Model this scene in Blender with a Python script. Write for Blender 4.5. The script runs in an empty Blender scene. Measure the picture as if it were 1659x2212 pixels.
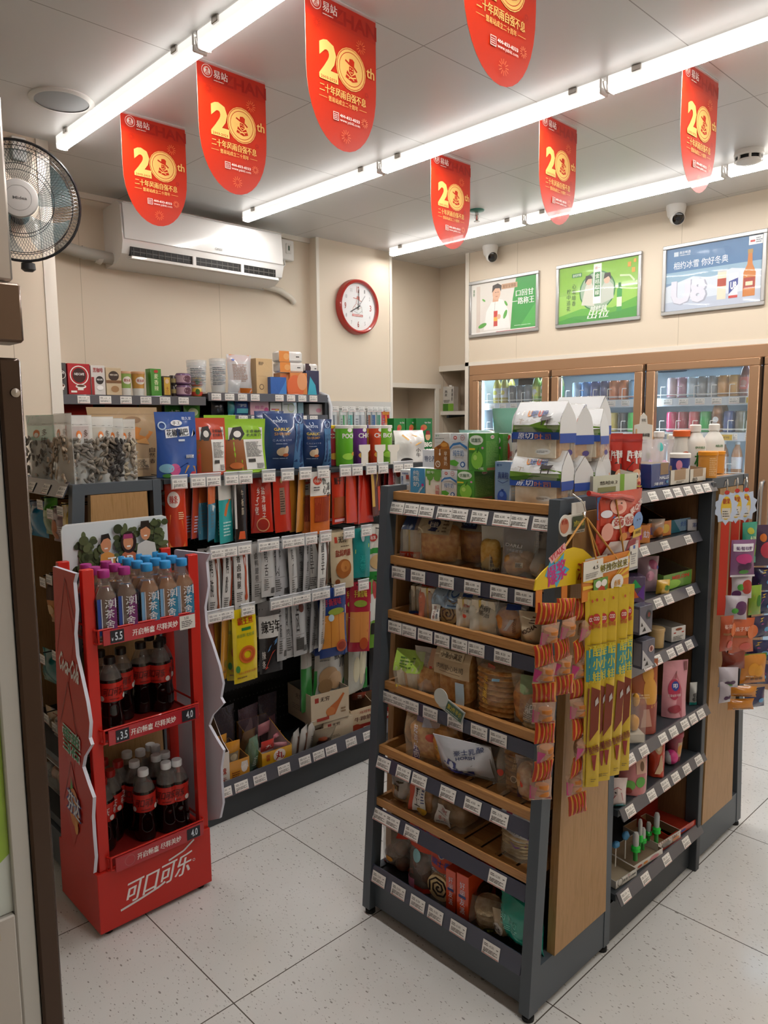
import bpy, math, random
from mathutils import Vector, Matrix
PI = math.pi
COL = bpy.context.scene.collection
SC = bpy.context.scene
random.seed(11)

# ---------------------------------------------------------------- camera, world, exposure
CAM = Vector((0, 0, 1.54))
FPX, YAW, PITCH, ROLL = 1608.364, 0.80646, 0.12177, -0.0085
_f = Vector((math.cos(PITCH) * math.cos(YAW), math.cos(PITCH) * math.sin(YAW), -math.sin(PITCH)))
_r0 = Vector((math.sin(YAW), -math.cos(YAW), 0))
_u0 = _r0.cross(_f)
_r = _r0 * math.cos(ROLL) + _u0 * math.sin(ROLL)
_u = _u0 * math.cos(ROLL) - _r0 * math.sin(ROLL)
cd = bpy.data.cameras.new('camera')
cd.sensor_fit = 'VERTICAL'
cd.sensor_height = 24.0
cd.lens = FPX / 2212 * 24.0
cd.clip_start = 0.02
cam = bpy.data.objects.new('camera', cd)
COL.objects.link(cam)
mw = Matrix((_r, _u, -_f)).transposed().to_4x4()
mw.translation = CAM
cam.matrix_world = mw
SC.camera = cam
SC.view_settings.view_transform = 'Standard'
SC.view_settings.look = 'None'
SC.view_settings.gamma = 1
SC.view_settings.use_curve_mapping = False
SC.view_settings.exposure = 0.15
SC.cycles.max_bounces = 7
SC.cycles.diffuse_bounces = 3
SC.cycles.glossy_bounces = 3
SC.cycles.transmission_bounces = 6
SC.cycles.transparent_max_bounces = 20
SC.cycles.caustics_reflective = False
SC.cycles.caustics_refractive = False
SC.cycles.sample_clamp_indirect = 4.0
world = bpy.data.worlds.new('world')
SC.world = world
world.use_nodes = True
world.node_tree.nodes['Background'].inputs[0].default_value = (0.9, 0.92, 1, 1)
world.node_tree.nodes['Background'].inputs[1].default_value = 0.25
TUBE = 80.0       # strength of the ceiling tubes
FRIDGE = 16.0      # strength of the strips inside the drinks cooler


def ray(px, py):
    return _f + _r * ((px - 829.5) / FPX) - _u * ((py - 1106) / FPX)


def U(axis, val, px, py):
    "the point of the plane axis=val that the photo shows at (px, py)"
    d = ray(px, py)
    return CAM + d * ((val - CAM[axis]) / d[axis])


def colm(axis, val, px, z):
    "the point of the plane axis=val at photo column px and height z"
    py = 1106
    for _ in range(6):
        a = U(axis, val, px, py); b = U(axis, val, px, py + 10)
        py += (z - a.z) / ((b.z - a.z) / 10)
    return U(axis, val, px, py)


def fit(axis, val, p0, p1, pyt, z):
    "base centre, width and height of something standing at height z on plane axis=val between columns p0 and p1, its top at row pyt"
    a, b = colm(axis, val, p0, z), colm(axis, val, p1, z)
    c = (a + b) / 2
    top = U(axis, val, (p0 + p1) / 2, pyt)
    return c, (b - a).length, top.z - z


# ---------------------------------------------------------------- materials
def lin(h):
    h = h.lstrip('#')
    o = []
    for i in (0, 2, 4):
        c = int(h[i:i + 2], 16) / 255
        o.append(c / 12.92 if c <= 0.04045 else ((c + 0.055) / 1.055) ** 2.4)
    return (*o, 1)


_mc = {}


def M(h, r=0.5, m=0.0, a=1.0, coat=0.0, spec=0.5, name=None, tr=0.0, ior=1.45):
    k = (h, r, m, a, coat, spec, tr)
    if k in _mc:
        return _mc[k]
    mt = bpy.data.materials.new(name or 'colour_' + h.lstrip('#'))
    mt.use_nodes = True
    b = mt.node_tree.nodes['Principled BSDF']
    b.inputs['Base Color'].default_value = lin(h)
    b.inputs['Roughness'].default_value = r
    b.inputs['Metallic'].default_value = m
    b.inputs['Alpha'].default_value = a
    b.inputs['Coat Weight'].default_value = coat
    b.inputs['Specular IOR Level'].default_value = spec
    b.inputs['Transmission Weight'].default_value = tr
    b.inputs['IOR'].default_value = ior
    _mc[k] = mt
    return mt


def crinkle(mt, into, strength, scale):
    n, l = mt.node_tree.nodes, mt.node_tree.links
    tc = n.new('ShaderNodeTexCoord'); nz = n.new('ShaderNodeTexNoise'); nz.inputs['Scale'].default_value = scale; nz.inputs['Detail'].default_value = 2; nz.inputs['Distortion'].default_value = 0.8
    bp = n.new('ShaderNodeBump'); bp.inputs['Strength'].default_value = strength; bp.inputs['Distance'].default_value = 0.01
    l.new(tc.outputs['Object'],nz.inputs['Vector']); l.new(nz.outputs[0],bp.inputs['Height']); l.new(bp.outputs[0],into)


def G(h, r=0.22):          # printed glossy packaging, slightly crinkled
    k = ('G', h, r)
    if k not in _mc:
        mt = _mc[k] = M(h, r, coat=0.45, tr=1e-6)
        crinkle(mt, mt.node_tree.nodes['Principled BSDF'].inputs['Normal'], 0.25, 16)
    return _mc[k]


def F(h='eef2f4', a=0.22, r=0.12):   # clear film: lets light through, mirrors the lamps
    k = ('F', h, a, r)
    if k in _mc:
        return _mc[k]
    mt = _mc[k] = bpy.data.materials.new('clear_film_' + h)
    mt.use_nodes = True
    n, l = mt.node_tree.nodes, mt.node_tree.links
    n.remove(n['Principled BSDF'])
    t,d,g,m1,m2,fr = (n.new('ShaderNode' + q) for q in ('BsdfTransparent','BsdfDiffuse','BsdfGlossy','MixShader','MixShader','Fresnel'))
    d.inputs['Color'].default_value = lin(h); g.inputs['Roughness'].default_value = r; fr.inputs['IOR'].default_value = 1.5
    m1.inputs[0].default_value = a
    l.new(t.outputs[0],m1.inputs[1]); l.new(d.outputs[0],m1.inputs[2]); ge = n.new('ShaderNodeNewGeometry'); mu = n.new('ShaderNodeMath'); mu.operation = 'MULTIPLY'; iv = n.new('ShaderNodeMath'); iv.operation = 'SUBTRACT'; iv.inputs[0].default_value = 1.0
    l.new(ge.outputs['Backfacing'],iv.inputs[1]); l.new(iv.outputs[0],mu.inputs[1]); l.new(fr.outputs[0],mu.inputs[0]); l.new(mu.outputs[0],m2.inputs[0]); l.new(m1.outputs[0],m2.inputs[1]); l.new(g.outputs[0],m2.inputs[2])
    l.new(m2.outputs[0], n['Material Output'].inputs['Surface'])
    if r > 0.05:
        crinkle(mt, g.inputs['Normal'], 0.6, 22)
    return mt


def nodes(mt):
    return mt.node_tree.nodes, mt.node_tree.links, mt.node_tree.nodes['Principled BSDF']


def ramp(n, stops):
    cr = n.new('ShaderNodeValToRGB')
    e = cr.color_ramp.elements
    while len(e) < len(stops):
        e.new(0.5)
    for i, (p, c) in enumerate(stops):
        e[i].position = p; e[i].color = c if len(c) == 4 else lin(c)
    return cr


def wood(name, c0, c1, scale=(1, 1, 1), r=0.45):
    mt = bpy.data.materials.new(name); mt.use_nodes = True
    n, l, b = nodes(mt)
    tc = n.new('ShaderNodeTexCoord'); mp = n.new('ShaderNodeMapping'); mp.inputs['Scale'].default_value = scale
    nz = n.new('ShaderNodeTexNoise'); nz.inputs['Scale'].default_value = 9; nz.inputs['Detail'].default_value = 5; nz.inputs['Roughness'].default_value = 0.6
    nz.inputs['Distortion'].default_value = 0.6
    cr = ramp(n, [(0.3, c0), (0.5, c1), (0.7, c0)])
    l.new(tc.outputs['Object'],mp.inputs[0]); l.new(mp.outputs[0],nz.inputs['Vector']); l.new(nz.outputs[0],cr.inputs[0]); l.new(cr.outputs[0],b.inputs['Base Color'])
    b.inputs['Roughness'].default_value = r
    return mt


WOODV = wood('oak_panel_upright_grain', '94703f', 'a98255', (14, 14, 0.9))
WOODH = wood('oak_board_long_grain', 'a06c38', 'bb8850', (14, 0.9, 14))
WOODD = wood('brown_oak_back_panel', '6b4c31', '7b593a', (14, 14, 0.9))
GREY = M('4a5158', 0.42, name='slate_grey_steel')
GREYD = M('34383c', 0.45, name='dark_grey_steel')
BLACK = M('121213', 0.6, name='black_perforated_board')
STRIP = M('3d4050', 0.2, coat=0.5, name='label_strip_dark_blue')
STRIPG = M('55555c', 0.2, coat=0.5, name='label_strip_grey')
TAG = M('e4e0da', 0.4, name='paper_price_label')
INK = M('3a3836', 0.6, name='printed_grey_ink')
REDINK = M('b5352e', 0.6, name='printed_red_line')
WHITE = M('e6e3de', 0.4, name='white_plastic')
STEEL = M('b9b4ae', 0.28, m=1.0, name='brushed_steel')
CHROME = M('d8d8d8', 0.12, m=1.0, name='chrome_wire')
WIRE = M('1c1c1e', 0.35, m=0.4, name='black_wire')


# ---------------------------------------------------------------- text outlines
_tc = {}


def text(s, bold=0.0, shear=0.0):
    "outline faces of a string, scaled to a unit box (x -.5...5, y 0..1), and its aspect"
    k = (s, bold, shear)
    if k in _tc:
        return _tc[k]
    c = bpy.data.curves.new('writing', 'FONT')
    c.body = s; c.resolution_u = 1 if len(s) > 6 else 2; c.offset = bold; c.shear = shear
    o = bpy.data.objects.new('writing', c)
    COL.objects.link(o)
    bpy.context.view_layer.update()
    ev = o.evaluated_get(bpy.context.evaluated_depsgraph_get())
    me = ev.to_mesh()
    vs = [(v.co.x, v.co.y) for v in me.vertices]
    fs = [tuple(p.vertices) for p in me.polygons]
    ev.to_mesh_clear()
    bpy.data.objects.remove(o); bpy.data.curves.remove(c)
    if not vs:
        _tc[k] = ([], [], 1); return _tc[k]
    x0, x1 = min(v[0] for v in vs), max(v[0] for v in vs)
    y0, y1 = min(v[1] for v in vs), max(v[1] for v in vs)
    w, h = max(x1 - x0, 1e-4), max(y1 - y0, 1e-4)
    _tc[k] = ([((v[0] - x0) / w - 0.5, (v[1] - y0) / h - 0.5) for v in vs], fs, w / h)
    return _tc[k]


# ---------------------------------------------------------------- mesh builder
class MB:
    def __init__(s):
        s.v = []; s.f = []; s.mi = []; s.ms = []

    def m(s, mat):
        if isinstance(mat, str):
            mat = G(mat)
        for i, x in enumerate(s.ms):
            if x is mat:
                return i
        s.ms.append(mat)
        return len(s.ms) - 1

    def add(s, vs, fs, mat, X=None):
        b = len(s.v); k = s.m(mat)
        s.v += [tuple(X @ Vector(p)) if X is not None else tuple(p) for p in vs]
        s.f += [tuple(b + i for i in f) for f in fs]
        s.mi += [k] * len(fs)
        return s

    def box(s, x0, x1, y0, y1, z0, z1, mat, X=None, c=0.0):
        if c:
            vs = []; fs = []
            c = min(c, (x1 - x0) / 2.01, (y1 - y0) / 2.01, (z1 - z0) / 2.01)
            for i,(X0,X1,Y0,Y1,Z) in enumerate(((x0 + c,x1 - c,y0 + c,y1 - c,z0),(x0,x1,y0,y1,z0 + c),(x0,x1,y0,y1,z1 - c),(x0 + c,x1 - c,y0 + c,y1 - c,z1))):
                k = c if i in (1, 2) else 0
                if k:
                    vs += [(X0 + c,Y0,Z),(X1 - c,Y0,Z),(X1,Y0 + c,Z),(X1,Y1 - c,Z),(X1 - c,Y1,Z),(X0 + c,Y1,Z),(X0,Y1 - c,Z),(X0,Y0 + c,Z)]
                else:
                    vs += [(X0,Y0,Z),(X1,Y0,Z),(X1,Y0,Z),(X1,Y1,Z),(X1,Y1,Z),(X0,Y1,Z),(X0,Y1,Z),(X0,Y0,Z)]
            for a in range(3):
                for j in range(8):
                    fs.append((a * 8 + j, a * 8 + (j + 1) % 8, a * 8 + 8 + (j + 1) % 8, a * 8 + 8 + j))
            fs.append(tuple(range(7, -1, -1))); fs.append(tuple(range(24, 32)))
            return s.add(vs, fs, mat, X)
        vs = [(x0,y0,z0),(x1,y0,z0),(x1,y1,z0),(x0,y1,z0),(x0,y0,z1),(x1,y0,z1),(x1,y1,z1),(x0,y1,z1)]
        return s.add(vs,[(0,3,2,1),(4,5,6,7),(0,1,5,4),(1,2,6,5),(2,3,7,6),(3,0,4,7)],mat,X)

    def cb(s, c, d, mat, X=None, ch=0.0):
        return s.box(c[0] - d[0] / 2,c[0] + d[0] / 2,c[1] - d[1] / 2,c[1] + d[1] / 2,c[2] - d[2] / 2,c[2] + d[2] / 2,mat,X,ch)

    def lathe(s, prof, mat, n=20, X=None, cap=True, wob=None):
        vs = []; fs = []
        for (r, z) in prof:
            for j in range(n):
                a = 2 * PI * j / n
                k = wob(a, z) if wob else 1
                vs.append((r * k * math.cos(a), r * k * math.sin(a), z))
        for i in range(len(prof) - 1):
            for j in range(n):
                fs.append((i * n + j, i * n + (j + 1) % n, (i + 1) * n + (j + 1) % n, (i + 1) * n + j))
        if cap:
            fs.append(tuple(range(n - 1, -1, -1)))
            k = (len(prof) - 1) * n
            fs.append(tuple(range(k, k + n)))
        return s.add(vs, fs, mat, X)

    def tube(s, pts, r, mat, n=6, X=None):
        P = [Vector(p) for p in pts]; vs = []; fs = []
        rr = r if isinstance(r, (list, tuple)) else [r] * len(P)
        up = None
        for i, p in enumerate(P):
            t = (P[min(i + 1, len(P) - 1)] - P[max(i - 1, 0)]).normalized()
            if up is None:
                up = Vector((0, 0, 1)) if abs(t.z) < 0.9 else Vector((1, 0, 0))
            a = t.cross(up)
            if a.length < 1e-6:
                a = t.cross(Vector((0.3, 1, 0.2)))
            a.normalize(); b = t.cross(a); up = -b if b.dot(up) < 0 else b
            a = t.cross(up).normalized(); b = up
            for j in range(n):
                q = 2 * PI * j / n
                vs.append(p + (a * math.cos(q) + b * math.sin(q)) * rr[i])
        for i in range(len(P) - 1):
            for j in range(n):
                fs.append((i * n + j, i * n + (j + 1) % n, (i + 1) * n + (j + 1) % n, (i + 1) * n + j))
        fs.append(tuple(range(n - 1, -1, -1))); k = (len(P) - 1) * n; fs.append(tuple(range(k, k + n)))
        return s.add(vs, fs, mat, X)

    def prism(s, poly, y0, y1, mat, X=None, edge=None):
        "polygon in x,z (counter-clockwise seen from -y) from y0 (front) to y1 (back)"
        n = len(poly)
        vs = [(p[0], y0, p[1]) for p in poly] + [(p[0], y1, p[1]) for p in poly]
        s.add(vs, [tuple(range(n)), tuple(range(2 * n - 1, n - 1, -1))], mat, X)
        return s.add(vs, [(i, n + i, n + (i + 1) % n, (i + 1) % n) for i in range(n)], edge or mat, X)

    def surf(s, fn, nu, nv, mat, X=None, closed=False):
        vs = [fn(i / nu, j / nv) for j in range(nv + 1) for i in range(nu + 1)]
        fs = [(j * (nu + 1) + i,j * (nu + 1) + i + 1,(j + 1) * (nu + 1) + i + 1,(j + 1) * (nu + 1) + i) for j in range(nv) for i in range(nu)]
        return s.add(vs, fs, mat, X)

    def art(s, S, w, h, items, e0=0.0004, de=0.00025, X=None):
        "prints: S(x, y, lift) is a point over a face w wide, h high; x from the middle in widths, y from the foot in heights"
        e = e0
        for it in items:
            k = it[0]; vs = []; fs = []; split = None
            if k == 'r':
                _, x0, y0, x1, y1, col = it[:6]
                nx = max(1, int(abs(x1 - x0) * 8)); ny = max(1, int(abs(y1 - y0) * 10))
                vs = [(x0 + (x1 - x0) * i / nx,y0 + (y1 - y0) * j / ny) for j in range(ny + 1) for i in range(nx + 1)]
                fs = [(j * (nx + 1) + i,j * (nx + 1) + i + 1,(j + 1) * (nx + 1) + i + 1,(j + 1) * (nx + 1) + i) for j in range(ny) for i in range(nx)]
            elif k == 'c':      # ellipse: centre, rx (widths), ry (heights; 0 = round)
                _, x, y, rx, ry, col = it[:6]
                ry = ry or rx * w / h
                n = 20
                vs = [(x,y)] + [(x + rx * q * math.cos(2 * PI * j / n),y + ry * q * math.sin(2 * PI * j / n)) for q in (0.5,1) for j in range(n)]
                fs = [(0,1 + j,1 + (j + 1) % n) for j in range(n)] + [(1 + j,1 + n + j,1 + n + (j + 1) % n,1 + (j + 1) % n) for j in range(n)]
            elif k == 'o':      # ring: centre, outer r, inner r (widths)
                _, x, y, r1, r0, col = it[:6]
                n = 28
                vs = [(x + r * math.cos(2 * PI * j / n),y + r * w / h * math.sin(2 * PI * j / n)) for r in (r0,r1) for j in range(n)]
                fs = [(j, n + j, n + (j + 1) % n, (j + 1) % n) for j in range(n)]
            elif k == 'p':
                _, pts, col = it[:3]
                vs = list(pts); fs = [tuple(range(len(pts)))]
            elif k == 'l':      # stroke: points, thickness in widths
                _, pts, th, col = it[:4]
                for (a, b) in zip(pts, pts[1:]):
                    dx, dy = (b[0] - a[0]) * w, (b[1] - a[1]) * h
                    L = math.hypot(dx, dy) or 1
                    nx, ny = -dy / L * th * w / 2, dx / L * th * w / 2
                    i = len(vs)
                    vs += [(a[0] - nx / w,a[1] - ny / h),(b[0] - nx / w,b[1] - ny / h),(b[0] + nx / w,b[1] + ny / h),(a[0] + nx / w,a[1] + ny / h)]
                    fs.append((i, i + 1, i + 2, i + 3))
            elif k == 't':      # writing fitted to a box: text, x, y, width (widths), height (heights), colour, bold, shear, turn
                _, st, x, y, tw, th, col = it[:7]
                bold = it[7] if len(it) > 7 else 0.015
                cjk = max(map(ord, st)) > 0x2e80
                tv, tf, asp = text(st, 0.0 if cjk else bold, it[8] if len(it) > 8 else 0.0)
                rot = it[9] if len(it) > 9 else 0.0
                cr, sr = math.cos(rot), math.sin(rot)
                for dx in ((-1,1) if cjk and bold > 0.012 else (0,)):     # heavier strokes: struck twice, side by side
                    i = split = len(vs); dx *= bold * 0.75 * th * h
                    for (a, b) in tv:
                        a = a * tw * w + dx; b *= th * h
                        vs.append((x + (a * cr - b * sr) / w, y + (a * sr + b * cr) / h))
                    fs += [tuple(i + q for q in f) for f in tf]
            elif k == 'v':      # column of characters: text, x, y centre, width, height (whole column), colour
                _, st, x, y, tw, th, col = it[:7]
                bold = it[7] if len(it) > 7 else 0.015
                n = len(st); fs = []; second = []
                for i, ch in enumerate(st):
                    cjk = ord(ch) > 0x2e80
                    tv, tf, asp = text(ch, 0.0 if cjk else bold)
                    cy = y + th / 2 - th * (i + 0.5) / n
                    for dx in ((-1, 1) if cjk and bold > 0.012 else (0,)):
                        b0 = len(vs); second += [dx > 0] * len(tv)
                        vs += [(x + (a + dx * bold * 0.6) * tw, cy + b * th / n * 0.86) for (a, b) in tv]
                        fs += [tuple(b0 + q for q in f) for f in tf]
            elif k == 'fine':   # block of fine print, too small to read
                _, x0, y0, x1, y1, n, col = it[:7]
                rg = random.Random(n * 7 + int(x0 * 100))
                for j in range(n):
                    yy = y0 + (y1 - y0) * (j + 0.2) / n; hh = (y1 - y0) / n * 0.45
                    xe = x1 - (x1 - x0) * rg.random() * 0.35
                    xs = x0
                    while xs < xe:
                        L = (x1 - x0) * rg.uniform(0.12, 0.35); xx = min(xs + L, xe)
                        i = len(vs); vs += [(xs,yy),(xx,yy),(xx,yy + hh),(xs,yy + hh)]; fs.append((i,i + 1,i + 2,i + 3))
                        xs = xx + (x1 - x0) * 0.03
            if not fs:
                continue
            pv = [S(a * w,b * h,e + (de if (second[i] if k == 'v' else split and i >= split) else 0)) for i,(a,b) in enumerate(vs)]
            s.add(pv, fs, M(col, 0.35) if isinstance(col, str) else col, X)
            e += de * (2 if k in 'tv' else 1)
        return s

    def mesh(s, name, angle=38):
        me = bpy.data.meshes.new(name)
        me.from_pydata([tuple(p) for p in s.v], [], s.f)
        for mt in s.ms:
            me.materials.append(mt)
        me.polygons.foreach_set('material_index', s.mi)
        me.polygons.foreach_set('use_smooth', [True] * len(me.polygons))
        try:
            me.set_sharp_from_angle(angle=math.radians(angle))
        except Exception:
            pass
        me.update()
        return me

    def ob(s, name, parent=None, loc=(0, 0, 0), rz=0.0, angle=38):
        return link(name, s.mesh(name, angle), parent, loc, rz)


def link(name, me, parent=None, loc=(0, 0, 0), rz=0.0, rot=None):
    o = bpy.data.objects.new(name, me)
    COL.objects.link(o)
    o.parent = parent
    o.location = loc
    o.rotation_euler = rot or (0, 0, rz)
    return o


def tag(o, label, cat, group=None, kind=None):
    o['label'] = label; o['category'] = cat
    if group:
        o['group'] = group
    if kind:
        o['kind'] = kind
    return o


def structure(o, label=None):
    o['kind'] = 'structure'
    if label:
        o['label'] = label; o['category'] = 'setting'
    return o


def thing(name, label, cat, loc=(0, 0, 0), rz=0.0, group=None, rot=None):
    return tag(link(name, None, None, loc, rz, rot), label, cat, group)


_tree = {}


def tree(key, fn):
    "build a kind of thing once: a list (name, mesh, parent index or None, offset); index 0 is the thing"
    if key not in _tree:
        _tree[key] = fn()
    return _tree[key]


def inst(tr, label, cat, loc, rot=(0, 0, 0), group=None, name=None):
    os = []
    for i, (nm, me, par, off) in enumerate(tr):
        o = bpy.data.objects.new(name if (name and i == 0) else nm, me)
        COL.objects.link(o)
        if par is None:
            o.location = loc; o.rotation_euler = rot
        else:
            o.parent = os[par]; o.location = off
        os.append(o)
    tag(os[0], label, cat, group)
    return os[0]


ORD = ['front','second','third','fourth','fifth','sixth','seventh','eighth','ninth','tenth','eleventh','twelfth','thirteenth','fourteenth']


# ---------------------------------------------------------------- packaging shapes (origin at the foot, front towards -y)
def pouch(w,h,d,kind='pillow',base='cccccc',art=(),seed=0,side=(),top=None,back=None,nu=10,nv=14,crimp=None,wob=1.0,hole=False):
    rg = random.Random(seed)
    ph = [rg.uniform(0, 6.28) for _ in range(6)]

    def T(u, v):
        u = max(-1, min(1, u)); v = max(0, min(1, v))
        if kind == 'pillow':
            a = (1 - abs(u) ** 2.4) * math.sin(PI * max(0, min(1, (v - 0.05) / 0.9))) ** 0.55
        elif kind == 'stand':
            a = (1 - abs(u) ** 2.6) * max(0, 1 - v / 0.92) ** 0.75
            a = max(a, 0)
        elif kind == 'gusset':
            q = min(1, max(0, (0.97 - v) / 0.36))
            a = (1 - 0.12 * abs(u) ** 3) * (1 - (1 - q) ** 1.6)
        else:
            a = (1 - abs(u) ** 3) * (max(0, 1 - abs(2 * v - 0.92) ** 3)) ** 0.8
        wr = 0.10 * math.sin(5 * u + ph[0] + 3 * v) + 0.08 * math.sin(9 * v + ph[1] - 2 * u) + 0.06 * math.sin(14 * u * v + ph[2])
        return d / 2 * a * (1 + wr * wob) + 0.0006

    def XW(u, v):
        k = 1.0
        if kind == 'pillow':
            k = 1 - 0.06 * math.sin(PI * v)
        elif kind == 'flat':
            k = 1 - 0.02 * math.sin(PI * v * 2 + ph[3])
        elif kind == 'stand':
            k = 1 - 0.05 * v * (1 - v) * 2
        return u * w / 2 * k + 0.012 * w * wob * math.sin(6 * v + ph[4]) * (1 if kind in ('pillow','stand') else 0.4)

    def P(u, v, sgn, e=0):
        bend = 0.02 * h * wob * math.sin(2.2 * v + ph[5]) * (v if kind != 'gusset' else 0)
        return (XW(u, v), sgn * (T(u, v) + e) + bend * 0.4, v * h)
    b = MB()
    us = [math.sin(PI / 2 * (2 * i / nu - 1)) if kind != 'gusset' else (2 * i / nu - 1) for i in range(nu + 1)]
    vs = [j / nv for j in range(nv + 1)]
    N = nu + 1
    fr = [P(u, v, -1) for v in vs for u in us]
    bk = [P(u, v, 1) for v in vs for u in us]
    fs = [(j * N + i,j * N + i + 1,(j + 1) * N + i + 1,(j + 1) * N + i) for j in range(nv) for i in range(nu)]
    b.add(fr, fs, base)
    bm = back or base
    b.add(bk, [tuple(reversed(f)) for f in fs], bm)
    n0 = len(fr)
    ring = []
    for j in range(nv):
        ring.append((j * N, (j + 1) * N, n0 + (j + 1) * N, n0 + j * N))
        ring.append((j * N + nu, n0 + j * N + nu, n0 + (j + 1) * N + nu, (j + 1) * N + nu))
    b.add(fr + bk, ring, bm)
    b.add(fr + bk,[(i,n0 + i,n0 + i + 1,i + 1) for i in range(nu)] + [(nv * N + i,nv * N + i + 1,n0 + nv * N + i + 1,n0 + nv * N + i) for i in range(nu)],bm)

    def S(x, z, e):
        v = z / h; u = x / (w / 2)
        return P(u, v, -1, e + 0.0006)
    b.art(S, w, h, art)
    if side:
        def SL(x, z, e):
            v = max(0, min(1, z / h))
            return (-(abs(XW(1, v)) + e + 0.0005), -x / d * 2 * T(1, v), z)

        def SR(x, z, e):
            v = max(0, min(1, z / h))
            return (XW(1, v) + e + 0.0005, x / d * 2 * T(1, v), z)
        b.art(SL, d, h, side); b.art(SR, d, h, side)
    return b


def carton(w, d, h, base, front=(), side=(), top=(), ch=0.0012, topcol=None):
    b = MB()
    b.box(-w / 2, w / 2, -d / 2, d / 2, 0, h, base, c=ch)
    b.art(lambda x, z, e: (x, -d / 2 - e, z), w, h, front)
    if side:
        b.art(lambda x, z, e: (-w / 2 - e, -x, z), d, h, side)
        b.art(lambda x, z, e: (w / 2 + e, x, z), d, h, side)
    if topcol:
        b.art(lambda x, y, e: (x, y - d / 2, h + e), w, d, [('r', -0.49, 0.01, 0.49, 0.99, topcol)])
    if top:
        b.art(lambda x, y, e: (x, y - d / 2, h + e), w, d, top)
    return b


def wrap(r, ang0=0.0, taper=None):
    "prints around a round body of radius r(z), middle facing -y turned by ang0"
    def S(x, z, e):
        rr = (taper(z) if taper else r) + e
        a = x / r - PI / 2 + ang0
        return (rr * math.cos(a), rr * math.sin(a), z)
    return S


def can(r, h, base, art=(), lid=None, n=20):
    b = MB()
    b.lathe([(r * 0.82, 0), (r, 0.006), (r, h - 0.01), (r * 0.84, h - 0.001)], base, n)
    b.lathe([(r * 0.84, h - 0.001), (r * 0.86, h), (r * 0.76, h), (r * 0.74, h - 0.003)], lid or STEEL, n)
    b.art(wrap(r), 2 * r, h, art)
    return b


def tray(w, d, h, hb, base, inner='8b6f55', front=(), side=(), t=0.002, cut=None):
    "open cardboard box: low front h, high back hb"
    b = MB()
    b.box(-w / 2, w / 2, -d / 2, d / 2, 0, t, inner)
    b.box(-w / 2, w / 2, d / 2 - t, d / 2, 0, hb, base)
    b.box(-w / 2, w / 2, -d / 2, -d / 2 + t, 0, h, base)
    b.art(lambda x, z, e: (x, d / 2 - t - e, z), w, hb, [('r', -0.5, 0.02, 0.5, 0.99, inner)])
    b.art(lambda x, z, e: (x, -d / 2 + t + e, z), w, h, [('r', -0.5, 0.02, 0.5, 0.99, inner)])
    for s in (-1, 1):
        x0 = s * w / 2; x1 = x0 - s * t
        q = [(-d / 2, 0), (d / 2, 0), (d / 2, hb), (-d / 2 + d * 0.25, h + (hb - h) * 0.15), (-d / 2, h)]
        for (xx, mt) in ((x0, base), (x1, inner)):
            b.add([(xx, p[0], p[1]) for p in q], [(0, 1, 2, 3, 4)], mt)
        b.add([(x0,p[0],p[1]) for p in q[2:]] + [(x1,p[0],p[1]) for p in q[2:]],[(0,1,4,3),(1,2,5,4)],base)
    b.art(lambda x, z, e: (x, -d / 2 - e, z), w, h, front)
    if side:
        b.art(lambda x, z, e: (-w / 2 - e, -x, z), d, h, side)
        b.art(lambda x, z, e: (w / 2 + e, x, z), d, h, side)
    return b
# ---------------------------------------------------------------- the room
CEIL = 2.77


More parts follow.
